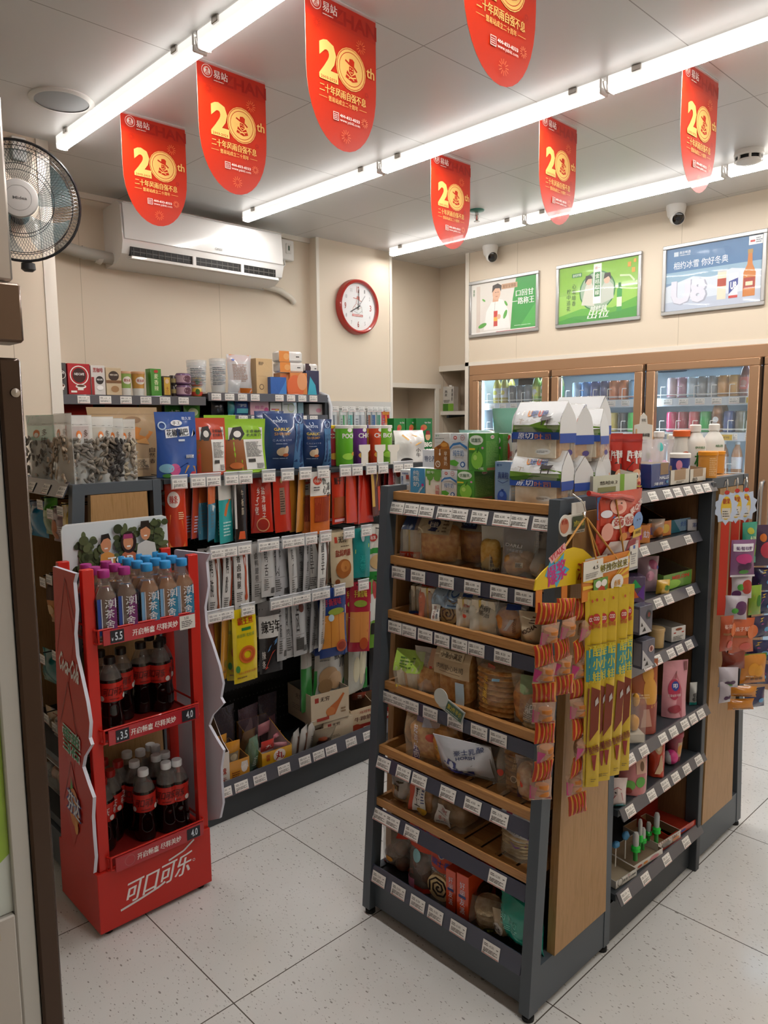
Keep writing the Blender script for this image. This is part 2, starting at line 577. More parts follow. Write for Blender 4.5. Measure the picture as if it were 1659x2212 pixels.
def mat_floor():
    mt = bpy.data.materials.new('speckled_cream_floor_tile'); mt.use_nodes = True
    n, l, b = nodes(mt)
    tc = n.new('ShaderNodeTexCoord')

    def mth(op, a, bb=None, c=None):
        q = n.new('ShaderNodeMath'); q.operation = op
        for i, x in enumerate((a, bb, c)):
            if x is None:
                continue
            if isinstance(x, (int, float)):
                q.inputs[i].default_value = x
            else:
                l.new(x, q.inputs[i])
        return q.outputs[0]
    sx = n.new('ShaderNodeSeparateXYZ'); l.new(tc.outputs['Object'], sx.inputs[0])

    def joint(o, off):
        f = mth('FRACT', mth('DIVIDE', mth('ADD', o, -off + 60), 0.6))
        return mth('LESS_THAN', mth('ABSOLUTE', mth('SUBTRACT', f, 0.5)), 0.4972)
    tile = mth('MULTIPLY', joint(sx.outputs[0], 0.958), joint(sx.outputs[1], 0.995))
    col = None
    for (sc, th, rot) in ((66, 0.13, 0.4), (100, 0.15, 1.2), (140, 0.16, 2.1), (180, 0.17, 0.9)):
        mp = n.new('ShaderNodeMapping'); mp.inputs['Scale'].default_value = (sc,sc * 0.45,sc); mp.inputs['Rotation'].default_value = (0,0,rot)
        l.new(tc.outputs['Object'], mp.inputs[0])
        vo = n.new('ShaderNodeTexVoronoi'); vo.inputs['Scale'].default_value = 1.0; vo.inputs['Randomness'].default_value = 1
        l.new(mp.outputs[0], vo.inputs['Vector'])
        sp = n.new('ShaderNodeSeparateColor'); l.new(vo.outputs['Color'], sp.inputs[0])
        k = mth('MULTIPLY',mth('LESS_THAN',vo.outputs['Distance'],mth('MULTIPLY',sp.outputs[1],th * 1.6)),mth('LESS_THAN',sp.outputs[0],0.55))
        k = mth('MULTIPLY', k, mth('ADD', mth('MULTIPLY', sp.outputs[2], 0.6), 0.25))
        col = k if col is None else mth('MAXIMUM', col, k)
    nz = n.new('ShaderNodeTexNoise'); nz.inputs['Scale'].default_value = 3.0
    l.new(tc.outputs['Object'], nz.inputs['Vector'])
    base = ramp(n, [(0.3, 'cbc9c5'), (0.7, 'd3d1ce')]); l.new(nz.outputs[0], base.inputs[0])
    mx = n.new('ShaderNodeMix'); mx.data_type = 'RGBA'; mx.inputs[7].default_value = lin('807b76')
    l.new(col, mx.inputs[0]); l.new(base.outputs[0], mx.inputs[6])
    m2 = n.new('ShaderNodeMix'); m2.data_type = 'RGBA'; m2.inputs[6].default_value = lin('5b544e')
    l.new(tile,m2.inputs[0]); l.new(mx.outputs[2],m2.inputs[7]); l.new(m2.outputs[2],b.inputs['Base Color'])
    b.inputs['Roughness'].default_value = 0.13
    b.inputs['Specular IOR Level'].default_value = 0.4
    return mt


def mat_panel(name, c, jx=None, jy=None, jc='9b948c', w=0.002, r=0.5, axis=(0, 1)):
    "panels with thin joints: jx = (pitch, offset) along axis[0], jy along axis[1]"
    mt = bpy.data.materials.new(name); mt.use_nodes = True
    n, l, b = nodes(mt)
    tc = n.new('ShaderNodeTexCoord'); sx = n.new('ShaderNodeSeparateXYZ'); l.new(tc.outputs['Object'],sx.inputs[0])
    out = None
    for j, ax in ((jx, axis[0]), (jy, axis[1])):
        if not j:
            continue
        p, off = j
        a = n.new('ShaderNodeMath'); a.operation = 'ADD'; a.inputs[1].default_value = p * 50.5 - off; l.new(sx.outputs[ax],a.inputs[0])
        d = n.new('ShaderNodeMath'); d.operation = 'DIVIDE'; d.inputs[1].default_value = p; l.new(a.outputs[0],d.inputs[0])
        f = n.new('ShaderNodeMath'); f.operation = 'FRACT'; l.new(d.outputs[0], f.inputs[0])
        s = n.new('ShaderNodeMath'); s.operation = 'SUBTRACT'; s.inputs[1].default_value = 0.5; l.new(f.outputs[0],s.inputs[0])
        ab = n.new('ShaderNodeMath'); ab.operation = 'ABSOLUTE'; l.new(s.outputs[0], ab.inputs[0])
        g = n.new('ShaderNodeMath'); g.operation = 'LESS_THAN'; g.inputs[1].default_value = w / p; l.new(ab.outputs[0],g.inputs[0])
        if out is None:
            out = g.outputs[0]
        else:
            m_ = n.new('ShaderNodeMath'); m_.operation = 'MAXIMUM'; l.new(out,m_.inputs[0]); l.new(g.outputs[0],m_.inputs[1]); out = m_.outputs[0]
    mx = n.new('ShaderNodeMix'); mx.data_type = 'RGBA'; mx.inputs[6].default_value = lin(c); mx.inputs[7].default_value = lin(jc)
    if out is not None:
        l.new(out, mx.inputs[0])
    else:
        mx.inputs[0].default_value = 0
    l.new(mx.outputs[2], b.inputs['Base Color'])
    b.inputs['Roughness'].default_value = r
    return mt


CREAM = 'dccdb8'
PANX = mat_panel('cream_wall_panel', CREAM, (0.86, 1.70), None, 'b7a890', 0.0015, 0.42, (0, 1))
PANY = mat_panel('cream_wall_panel_side', CREAM, (1.18, 3.24), None, 'b7a890', 0.0015, 0.42, (1, 0))
PANL = mat_panel('cream_wall_panel_plain', CREAM, (0.6, 1.13), None, 'a99a84', 0.0015, 0.42, (0, 1))
TRIM = M('e4dccf', 0.4, name='pale_wall_trim')
MB().box(-1.6, 5.3, -1.6, 4.8, -0.1, 0, mat_floor()).ob('floor')['kind'] = 'structure'
MB().box(-1.6,5.3,-1.6,4.8,CEIL,CEIL + 0.08,mat_panel('white_ceiling_panel','d9d7d4',(1.222,1.925),(0.6,1.80),'96918c',0.0018,0.38)).ob('ceiling')['kind'] = 'structure'
b = MB(); b.box(1.325, 3.27, 4.13, 4.8, 0, CEIL, PANX); structure(b.ob('wall_back'))
b = MB(); b.box(-1.6, 1.325, 3.5, 4.8, 0, CEIL, PANL); structure(b.ob('wall_left_pier'))
b = MB(); b.box(3.27,3.976,4.05,4.8,0,CEIL,mat_panel('cream_wall_panel_pier',CREAM,None,None)); structure(b.ob('wall_pier'))
b = MB()
b.box(3.976,4.95,4.2,4.8,1.81,CEIL,PANL); b.box(3.976,4.95,4.55,4.8,0,1.81,PANL); b.box(4.66,4.95,4.2,4.55,0,1.81,PANL)
structure(b.ob('wall_alcove'))
b = MB(); b.box(4.685, 4.95, 3.7, 4.2, 1.95, CEIL, PANL); b.box(4.95, 5.3, 3.6, 4.8, 0, CEIL, PANL)
structure(b.ob('wall_alcove_side'))
b = MB(); b.box(4.425,5.3,-1.6,3.7,1.95,CEIL,PANY); b.box(4.425,5.3,-1.6,0.6,0,1.95,PANY); b.box(4.44,5.2,3.668,3.7,0,1.95,PANY)
structure(b.ob('wall_right'))
b = MB(); b.box(-1.7, -1.6, -1.6, 3.5, 0, CEIL, PANL); structure(b.ob('wall_left'))
b = MB(); b.box(-1.7, 5.3, -1.7, -1.6, 0, CEIL, PANL); structure(b.ob('wall_rear'))
# trims
for i,bx in enumerate(((1.275,1.327,3.494,3.502,0,CEIL),(3.266,3.29,4.044,4.052,0,CEIL),(3.955,3.98,4.044,4.052,0,CEIL),(4.416,4.428,3.672,3.706,0,CEIL),
                        (4.416,4.428,0.6,3.706,1.945,1.972),(3.976,4.685,4.19,4.203,1.80,1.835),(4.62,4.665,4.19,4.203,0,1.80),(4.672,4.69,3.7,4.2,1.94,1.985))):
    structure(MB().box(*bx, TRIM).ob('trim_%d' % (i + 1)))
b = MB(); b.box(1.325, 3.27, 4.115, 4.13, CEIL - 0.03, CEIL, TRIM); structure(b.ob('trim_9'))

# ---------------------------------------------------------------- ceiling tubes
def emis(name, col, s):
    mt = bpy.data.materials.new(name); mt.use_nodes = True
    n, l, b = nodes(mt)
    b.inputs['Base Color'].default_value = (0.9, 0.9, 0.9, 1)
    b.inputs['Emission Color'].default_value = (*col, 1); b.inputs['Emission Strength'].default_value = s
    return mt


LITS = emis('lit_tube_side', (1.0, 0.975, 0.94), TUBE * 0.11)
HGL = emis('glowing_tube_housing', (1.0, 0.95, 0.89), 0.75)
LIT = emis('lit_tube_diffuser', (1.0, 0.975, 0.94), TUBE)
HOUS = M('e9e7e4', 0.4, name='tube_housing_white')
TW = 1.45


def tube_tree():
    L = 1.165
    h = MB(); h.box(-0.017 * TW, 0.017 * TW, 0, L, -0.034, 0, HGL, c=0.003)
    d = MB()
    prof = [(x * TW,z * 1.2) for x,z in ((-0.0165,-0.026),(-0.016,-0.036),(-0.009,-0.045),(0.009,-0.045),(0.016,-0.036),(0.0165,-0.026))]
    n = len(prof)
    d.add([(p[0],0.008,p[1]) for p in prof] + [(p[0],L - 0.008,p[1]) for p in prof],[(2,3,n + 3,n + 2)],LIT)
    d.add([(p[0],0.008,p[1]) for p in prof] + [(p[0],L - 0.008,p[1]) for p in prof],[(i,i + 1,n + i + 1,n + i) for i in (0,1,3,4)] + [tuple(range(n)),tuple(range(2 * n - 1,n - 1,-1))],LITS)
    e = MB(); e.box(-0.018 * TW, 0.018 * TW, 0, 0.008, -0.054, 0, HOUS, c=0.003); e = e.mesh('end_cap')
    cl = MB(); cl.box(-0.032, -0.023, 0, 0.035, -0.02, 0, STEEL, c=0.002); cl = cl.mesh('mounting_clip')
    return [('tube_light',h.mesh('tube_housing'),None,None),('lit_diffuser',d.mesh('lit_diffuser'),0,(0,0,0)),('end_cap',e,0,(0,0,0)),('end_cap',e,0,(0,L - 0.008,0)),('mounting_clip',cl,0,(0,0.1,0)),('mounting_clip',cl,0,(0,L - 0.135,0))]


ROWS = [(1.352,3.41,'above the drinks stand'),(2.595,3.87,'across mid ceiling'),(3.885,3.955,'before the cooler')]
for ri, (x, ye, wh) in enumerate(ROWS):
    for k in range(4):
        y1 = ye - 1.185 * k
        if y1 < -0.3:
            break
        inst(tree('tube',tube_tree),'lit tube light, %s from the back wall in the row %s' % (['first','second','third','fourth'][k],wh),'light',(x,y1 - 1.165,CEIL),group='tube lights on the ceiling')
for (x, y) in ((1.352, 2.235), (2.595, 2.695), (2.595, 1.51), (3.885, 2.78), (3.885, 1.595)):
    b = MB(); b.tube([(0,0.012,-0.002),(-0.02,0.006,-0.012),(-0.021,0.0,-0.034),(-0.012,-0.004,-0.05),(0.008,-0.006,-0.05),(0.02,-0.01,-0.035)],0.0022,WHITE,6)
    tag(b.ob('cable_loop',loc=(x,y,CEIL)),'white cable loop bridging two tubes %.1f m along the ceiling' % y if False else {(1.352,2.235): 'white cable loop joining tubes above the red drinks stand',(2.595,2.695): 'white cable loop joining tubes left of the shop clock banner',(2.595,1.51): 'white cable loop joining middle row tubes nearest the smoke detector',(3.885,2.78): 'white cable loop joining cooler row tubes behind a red banner',(3.885,1.595): 'white cable loop joining cooler row tubes nearest the blue poster'}[(x,y)],'cable','cable loops between the tubes')

# ---------------------------------------------------------------- ceiling banners
RED = 'c62c0c'; GOLD = 'eabf6c'; DRED = 'a81c10'
def emblem(x, y, r, c1, c2, k=1.0):
    "round shop emblem: old man in a winged hat inside a ring (k = width over height of the face)"
    A = [('o', x, y, r, r * 0.74, c1), ('o', x, y, r * 0.70, r * 0.66, c1)]
    q = lambda a, b: (x + a * r, y + b * r * k)
    A += [('p',[q(-0.16,0.28),q(0.22,0.20),q(0.24,0.46),q(0.1,0.55),q(-0.12,0.52)],c1),('l',[q(-0.42,0.38),q(-0.1,0.24),q(0.2,0.16),q(0.42,-0.02)],r * 0.1,c1)]
    A += [('p',[q(-0.14,0.14),q(0.16,0.10),q(0.2,-0.12),q(0.02,-0.3),q(-0.16,-0.12)],c1),('l',[q(-0.1,0.02),q(-0.02,0.03)],r * 0.05,c2),('l',[q(0.05,0.0),q(0.13,0.0)],r * 0.05,c2),('l',[q(-0.08,-0.12),q(0.02,-0.16),q(0.12,-0.12)],r * 0.04,c2)]
    A += [('p',[q(-0.3,-0.1),q(0.0,-0.34),q(0.3,-0.16),q(0.46,-0.5),q(0.1,-0.62),q(-0.42,-0.48)],c1),('l',[q(-0.36,-0.3),q(0.0,-0.44),q(0.34,-0.34)],r * 0.06,c2),('l',[q(-0.2,-0.5),q(0.02,-0.38),q(0.2,-0.52)],r * 0.05,c2)]
    return A


def banner_tree():
    w, h = 0.28, 0.415
    n = 18
    zc = 0.215
    out = [(-w / 2, h), (-w / 2, zc)]
    for i in range(1, n):
        a = PI * (i / n)
        out.append((-w / 2 * math.cos(a), zc - zc * math.sin(a) ** 0.9))
    out += [(w / 2, zc), (w / 2, h)]
    b = MB()
    sh = M(RED, 0.3, coat=0.6, name='glossy_red_banner')
    b.prism(out, -0.0006, 0.0006, sh, edge=M('f2d8c8'))
    k = w / h
    A = [('p',[(-0.5,1),(-0.5,0.83),(0.5,0.83),(0.5,1)],M('c0260f',0.3,coat=0.6)),('t','YIZHAN',0.08,0.905,0.86,0.1,DRED,0.03),
         ('c',-0.36,0.93,0.075,0,'f4e8e0')] + emblem(-0.36,0.93,0.068,RED,'f4e8e0',k) + [('t','易站',-0.17,0.925,0.2,0.065,'f4e8e0',0.03),('fine',-0.27,0.868,-0.06,0.88,1,'f4e8e0'),
         ('t','2',-0.2,0.58,0.26,0.26,GOLD,0.05),('c',0.12,0.58,0.215,0,GOLD),('o',0.12,0.58,0.205,0.165,RED),('o',0.12,0.58,0.198,0.172,GOLD)] + emblem(0.12,0.58,0.2,RED,GOLD,k)[2:] + [
         ('r',-0.33,0.44,-0.07,0.475,GOLD),('t','2003-2023',-0.2,0.4575,0.22,0.022,RED,0.02),('t','th',0.405,0.61,0.12,0.075,GOLD,0.02),
         ('t','二十年风雨自强不息',0.0,0.385,0.66,0.06,GOLD,0.03),('t','暨易站成立二十周年',0.0,0.325,0.42,0.035,GOLD,0.015),('r',-0.34,0.323,-0.23,0.326,GOLD),('r',0.23,0.323,0.34,0.326,GOLD),
         ('r',-0.15,0.195,-0.07,0.25,'f2ddd0'),('r',-0.143,0.2,-0.077,0.245,DRED),('fine',-0.14,0.205,-0.08,0.24,3,'f2ddd0'),
         ('t','400-833-8333',0.09,0.237,0.29,0.024,'f4e8e0',0.03),('t','www.yzbkl.com',0.09,0.205,0.29,0.026,'f4e8e0',0.01)]
    for (fx,fy,fr,fc) in ((0.26,0.76,0.07,'f0824a'),(-0.36,0.79,0.05,DRED),(0.3,0.24,0.05,'f08a5a'),(0.02,0.1,0.07,'f07a48'),(0.33,0.44,0.03,DRED)):
        for i in range(12):
            a = i * PI / 6
            A.append(('l',[(fx + fr * 0.4 * math.cos(a),fy + fr * 0.4 * k * math.sin(a)),(fx + fr * math.cos(a),fy + fr * k * math.sin(a))],0.006,fc))
    b.art(lambda x, z, e: (x, -0.0008 - e, z), w, h, A, de=0.00006, e0=0.0001)
    hang = MB()
    hang.box(-w / 2 + 0.0, w / 2, -0.001, 0.001, h - 0.006, h + 0.006, F('f4f4f4', 0.3))
    return [('hanging_banner',b.mesh('hanging_banner'),None,None),('clear_hanger',hang.mesh('clear_hanger'),0,(0,0,0))]


BAN = [(1.55,2.955,'red anniversary banner hanging in front of the air conditioner'),(1.55,2.37,'red anniversary banner between the air conditioner and the nearest light row'),(1.555,1.785,'red anniversary banner cut by the top edge, all its number twenty in view'),
       (1.545,1.19,'red anniversary banner whose upper half is out of the picture'),(2.775,2.42,'red anniversary banner beside the green sprinkler disc'),(2.77,1.83,'red anniversary banner above the green lime poster'),(2.765,1.24,'red anniversary banner beside the smoke detector')]
for i, (x, y, lb) in enumerate(BAN):
    inst(tree('banner',banner_tree),lb,'banner',(x,y,CEIL - 0.006 - 0.415),(0.0,0,0.02 * ((i * 7) % 3 - 1)),'anniversary banners under the ceiling')

# ---------------------------------------------------------------- things on the ceiling and walls
b = MB(); b.lathe([(0.118, 0), (0.118, -0.004), (0.112, -0.008), (0.098, -0.009)], WHITE, 40, cap=False)
t = tag(b.ob('ceiling_speaker',loc=(1.21,3.025,CEIL)),'round white ceiling speaker above the wall fan','speaker')
b = MB(); b.lathe([(0.099,-0.006),(0.06,-0.0075),(0.0,-0.008)],M('a5a7a8',0.6),40,cap=False); b.ob('speaker_grille',t)
t = thing('smoke_detector','round white smoke detector beside the rightmost banner','detector',(3.75,1.44,CEIL))
b = MB(); b.lathe([(0.062, 0), (0.066, -0.02), (0.062, -0.026)], WHITE, 32); b.ob('base_plate', t)
b = MB(); b.lathe([(0.056, -0.026), (0.05, -0.03), (0.05, -0.042)], BLACK, 32); b.ob('sensing_gap', t)
b = MB(); b.lathe([(0.058, -0.042), (0.054, -0.05), (0.03, -0.058), (0.0, -0.06)], WHITE, 32)
for i in range(7):
    a = i * 2 * PI / 7; b.tube([(0.056 * math.cos(a),0.056 * math.sin(a),-0.022),(0.056 * math.cos(a),0.056 * math.sin(a),-0.046)],0.006,WHITE,6)
b.ob('detector_cap', t)
t = thing('sprinkler', 'chrome sprinkler head with a green ceiling disc', 'sprinkler', (3.575, 2.915, CEIL))
b = MB(); b.lathe([(0.045, 0), (0.042, -0.006), (0.02, -0.01)], M('2f7f6e', 0.4), 24); b.ob('ceiling_disc', t)
b = MB(); b.lathe([(0.011,-0.008),(0.012,-0.03),(0.007,-0.032)],CHROME,12); b.tube([(0.009,0,-0.03),(0.015,0,-0.045),(0.004,0,-0.062)],0.0025,CHROME); b.tube([(-0.009,0,-0.03),(-0.015,0,-0.045),(-0.004,0,-0.062)],0.0025,CHROME); b.lathe([(0.016,-0.062),(0.018,-0.065),(0.0,-0.066)],CHROME,14); b.ob('sprinkler_head',t)
b = MB(); b.lathe([(0.003,-0.03),(0.0035,-0.045),(0.003,-0.06)],M('c23a2a',0.2),8); b.ob('glass_bulb',t)


def cctv_tree():
    a = MB(); a.lathe([(0.055,0),(0.056,-0.015),(0.052,-0.03),(0.048,-0.055),(0.04,-0.07)],WHITE,28)
    X = Matrix.Translation((-0.018,-0.008,-0.075)) @ Matrix.Rotation(math.radians(-115),4,'Y') @ Matrix.Rotation(0.3,4,'X')
    g = MB(); g.lathe([(0.0,-0.035),(0.03,-0.026),(0.042,-0.004),(0.04,0.018),(0.034,0.026)],WHITE,24,X)
    k = MB(); k.lathe([(0.034,0.026),(0.03,0.029),(0.0,0.03)],M('0c0c0e',0.08,coat=1),24,X); k.lathe([(0.012,0.03),(0.009,0.033),(0,0.034)],M('222228',0.05),14,X)
    return [('dome_camera',a.mesh('dome_base'),None,None),('eyeball',g.mesh('eyeball'),0,(0,0,0)),('black_lens',k.mesh('black_lens'),0,(0,0,0))]


inst(tree('cctv',cctv_tree),'white eyeball security camera above the white and green poster','camera',(4.36,3.43,CEIL),(0,0,0.7),'security cameras under the ceiling')
inst(tree('cctv',cctv_tree),'white eyeball security camera between the green and blue posters','camera',(4.36,2.07,CEIL),(0,0,0.4),'security cameras under the ceiling')

# wall clock
t = thing('wall_clock', 'round red rimmed wall clock with a white dial', 'clock', (3.62, 4.05, 2.342))
X = Matrix.Rotation(PI / 2, 4, 'X')
b = MB(); b.lathe([(0.186,0.0),(0.192,0.01),(0.186,0.045),(0.176,0.052),(0.166,0.046),(0.162,0.03)],M('a92a20',0.3,coat=0.4),48,X,cap=False); b.ob('rim',t)
b = MB(); b.lathe([(0.166, 0.026), (0.0, 0.0262)], M('e9e9ea', 0.35), 48, X)
A = []
for i in range(1, 13):
    a = PI / 2 - i * PI / 6; big = i % 3 == 0
    rr = 0.36 if big else 0.385
    A.append(('t',str(i),rr * math.cos(a),0.5 + rr * math.sin(a),(0.075 if i > 9 else 0.05) if big else (0.045 if i > 9 else 0.03),0.13 if big else 0.075,'a63a30' if big else '8d8d8f',0.02 if big else 0.0))
A += [('l',[(-0.14,0.68),(-0.02,0.66),(0.1,0.62)],0.012,'c0564a'),('p',[(-0.05,0.66),(0.05,0.64),(0.04,0.72),(-0.03,0.72)],'c8665a'),('l',[(-0.04,0.64),(-0.06,0.58),(0.0,0.54),(0.05,0.58)],0.008,'b0483e'),
      ('l',[(-0.06,0.56),(-0.14,0.48),(-0.17,0.36)],0.008,'b0483e'),('l',[(0.04,0.54),(0.1,0.5),(0.12,0.38)],0.007,'7b6a66'),('l',[(-0.1,0.5),(0,0.44),(0.08,0.5)],0.007,'c0564a'),('l',[(-0.12,0.4),(0.02,0.36),(0.1,0.42)],0.006,'7b6a66'),
      ('r', -0.17, 0.30, 0.13, 0.345, 'c4453c'), ('t', '中国易站便利店', -0.02, 0.3225, 0.27, 0.032, 'f4eeee', 0.02)]
b.art(lambda x, z, e: (x, -0.0265 - e, z - 0.166), 0.332, 0.332, A, de=0.00005)
b.ob('dial', t)
for nm,an,L,th in (('hour_hand',242,0.085,0.007),('minute_hand',3,0.12,0.005),('second_hand',38,0.1,0.0022)):
    b = MB(); a = math.radians(90 - an); dx, dz = math.cos(a), math.sin(a); nx, nz = -dz * th / 2, dx * th / 2
    y = -0.031 - 0.0015 * ('hour minute second'.split().index(nm.split('_')[0]))
    p = [(-dx * 0.02 - nx,y,-dz * 0.02 - nz),(dx * L - nx,y,dz * L - nz),(dx * L + nx,y,dz * L + nz),(-dx * 0.02 + nx,y,-dz * 0.02 + nz)]
    b.add(p + [(q[0],y + 0.001,q[2]) for q in p],[(0,1,2,3),(7,6,5,4),(0,4,5,1),(1,5,6,2),(2,6,7,3),(3,7,4,0)],M('1b1a1c',0.4)); b.ob(nm,t)
b = MB(); b.lathe([(0.161,0.042),(0.0,0.043)],F('f4f6f8',0.05,0.03),48,X,cap=False); b.ob('cover_glass',t)

# air conditioner
AW = M('e6e4e1', 0.14, coat=0.6, name='air_conditioner_gloss_white')
t = thing('air_conditioner', 'white split air conditioner on the back wall', 'air conditioner', (0, 0, 0))
prof = [(4.13, 2.70), (3.95, 2.715), (3.92, 2.69), (3.905, 2.50), (3.925, 2.44), (4.0, 2.40), (4.13, 2.39)]
b = MB(); n = len(prof)
b.add([(1.842,p[0],p[1]) for p in prof] + [(2.89,p[0],p[1]) for p in prof],[(i,n + i,n + i + 1,i + 1) for i in range(n - 1)] + [tuple(range(n)),tuple(range(2 * n - 1,n - 1,-1))],AW); b.ob('body',t)
b = MB(); b.surf(lambda u,v: (1.852 + 1.03 * u,3.914 - 0.014 * v - 0.004 * math.sin(PI * v),2.70 - 0.185 * v),12,8,AW); b.surf(lambda u,v: (1.852 + 1.03 * u,3.925 - 0.03 * v,2.70 - 0.0 * v),12,1,AW)
b.art(lambda x,z,e: (x + 2.36,3.8985 - e,z + 2.51),1.04,0.185,[('t','GREE',0.06,0.16,0.05,0.07,'8c8a88',0.01)])
b.ob('front_panel', t)
b = MB(); b.box(1.885, 2.83, 3.908, 3.94, 2.434, 2.478, M('1c1a19', 0.6)); b.ob('outlet_slot', t)
b = MB()
for i in range(26):
    x = 1.9 + i * 0.0365
    b.box(x, x + 0.003, 3.906, 3.912, 2.437, 2.474, M('5c5955', 0.5))
b.box(1.89, 2.825, 3.907, 3.909, 2.452, 2.456, M('5c5955', 0.5)); b.ob('outlet_grille', t)
b = MB(); b.box(1.88,2.84,3.888,3.898,2.415,2.428,AW,c=0.003); b.box(1.88,2.84,3.888,3.93,2.413,2.417,AW)
for x in (2.25, 2.57):
    b.box(x, x + 0.02, 3.895, 3.912, 2.416, 2.475, AW)
b.ob('air_flap', t)
b = MB(); b.box(2.01,2.075,3.9085,3.9105,2.60,2.70,M('e9eef2',0.4)); b.box(2.01,2.075,3.9078,3.909,2.60,2.607,M('4a86b8',0.4)); b.ob('energy_sticker',t)
b = MB(); b.tube([(1.362,4.06,2.50),(1.5,4.05,2.47),(1.66,4.045,2.44),(1.845,4.05,2.43)],0.032,M('a9a49a',0.5),12)
for i in range(5):
    x = 1.42 + i * 0.085; b.tube([(x,4.055,2.487 - i * 0.014),(x + 0.03,4.053,2.478 - i * 0.014)],0.0335,M('c3beb4',0.4),12)
tag(b.ob('insulated_pipe'), 'taped grey insulated pipe between the fan and the air conditioner', 'pipe')
b = MB(); b.tube([(2.86,4.09,2.41),(3.0,4.1,2.395),(3.09,4.105,2.36),(3.12,4.108,2.33)],0.02,M('d8d0c2',0.5),10); tag(b.ob('drain_hose'),'cream drain hose below the air conditioner, bent at its end','hose')
t = thing('wall_socket','white socket box with a plug beside the air conditioner','socket',(3.06,4.13,2.655))
b = MB(); b.box(-0.05, 0.05, -0.05, 0, -0.06, 0.07, WHITE, c=0.006); b.ob('box', t)
b = MB(); b.box(-0.02,0.025,-0.056,-0.048,-0.02,0.045,M('d8d5cf',0.4),c=0.003); b.box(-0.004,0.008,-0.0575,-0.055,0.0,0.03,M('4a5a4c',0.4)); b.ob('face_plate',t)
b = MB(); b.tube([(-0.02,-0.03,-0.06),(-0.015,-0.03,-0.09),(-0.04,-0.03,-0.11),(-0.09,-0.03,-0.1),(-0.17,-0.04,-0.06)],0.006,WHITE,8); b.ob('cord',t)

# wall fan, facing the camera side of the shop
t = thing('wall_fan','black caged wall fan with a white hub','fan',(1.105,3.25,2.425),-0.33,rot=(math.radians(6),0,-0.33))
cage = M('262527', 0.35, name='fan_cage_wire')
b = MB(); R_ = 0.228
b.tube([(R_ * math.cos(i * PI / 24), 0, R_ * math.sin(i * PI / 24)) for i in range(49)], 0.006, cage, 6)
for (s, dep) in ((-1, 0.075), (1, 0.06)):
    NN = 96
    for i in range(NN):
        a = i * 2 * PI / NN
        sw = 0.5 * s
        pts = []
        for q in range(6):
            rr = 0.075 + (R_ - 0.075) * q / 5
            aa = a + sw * (1 - q / 5)
            pts.append((rr * math.cos(aa),s * dep * math.sqrt(max(0,1 - (rr / R_) ** 3)),rr * math.sin(aa)))
        b.tube(pts, 0.0009, cage, 3)
    for rr in (0.13, 0.2):
        yy = s * dep * math.sqrt(max(0, 1 - (rr / R_) ** 3))
        b.tube([(rr * math.cos(i * PI / 18),yy,rr * math.sin(i * PI / 18)) for i in range(37)],0.0014,cage,4)
b.ob('wire_cage', t)
b = MB(); b.lathe([(0.0,0.088),(0.05,0.088),(0.068,0.083),(0.072,0.07),(0.07,0.06)],M('c9c7c4',0.35),36,Matrix.Rotation(PI / 2,4,'X'))
b.art(lambda x,z,e: (x,-0.0885 - e,z - 0.05),0.1,0.1,[('o',0,0.5,0.47,0.46,'6b6a69'),('t','Midea',0.05,0.5,0.5,0.11,'6b6a69',0.02)],de=0.0001); b.ob('hub_badge',t)
for i in range(5):
    a0 = i * 2 * PI / 5
    b = MB()
    b.surf(lambda u,v: ((0.03 + 0.165 * v) * math.cos(a0 + (u - 0.5) * (0.5 + 0.5 * v) + 0.5 * v),0.022 * (u - 0.5) * 2,(0.03 + 0.165 * v) * math.sin(a0 + (u - 0.5) * (0.5 + 0.5 * v) + 0.5 * v)),6,6,M('5d7f86',0.15,a=0.55,name='smoky_fan_blade'))
    b.ob('blade', t)
b = MB(); b.lathe([(0.05,-0.02),(0.055,-0.1),(0.035,-0.15)],M('2a2a2c',0.4),18,Matrix.Rotation(PI / 2,4,'X')); b.tube([(0,0.13,0.0),(0.0,0.16,-0.01),(0,0.25,-0.02)],[0.03,0.024,0.04],M('2a2a2c',0.4),12); b.ob('motor_mount',t)
b = MB(); b.lathe([(0.012,0),(0.026,-0.006),(0.028,-0.03),(0.016,-0.04)],M('2a2a2c',0.4),16,Matrix.Translation((0.02,0.02,-0.228))); b.ob('tilt_knob',t)
t = tag(MB().box(-0.03,0.03,-0.02,0,-0.05,0.045,WHITE,c=0.004).ob('light_switch',loc=(1.20,3.5,CEIL - 0.06)),'white rocker switch box at the ceiling above the fan','switch')
MB().box(-0.01, 0.012, -0.024, -0.019, -0.025, 0.025, M('f0eeea', 0.3), c=0.002).ob('rocker', t)

# posters over the cooler
AL = M('b9b9b8', 0.35, m=0.7, name='aluminium_poster_frame')


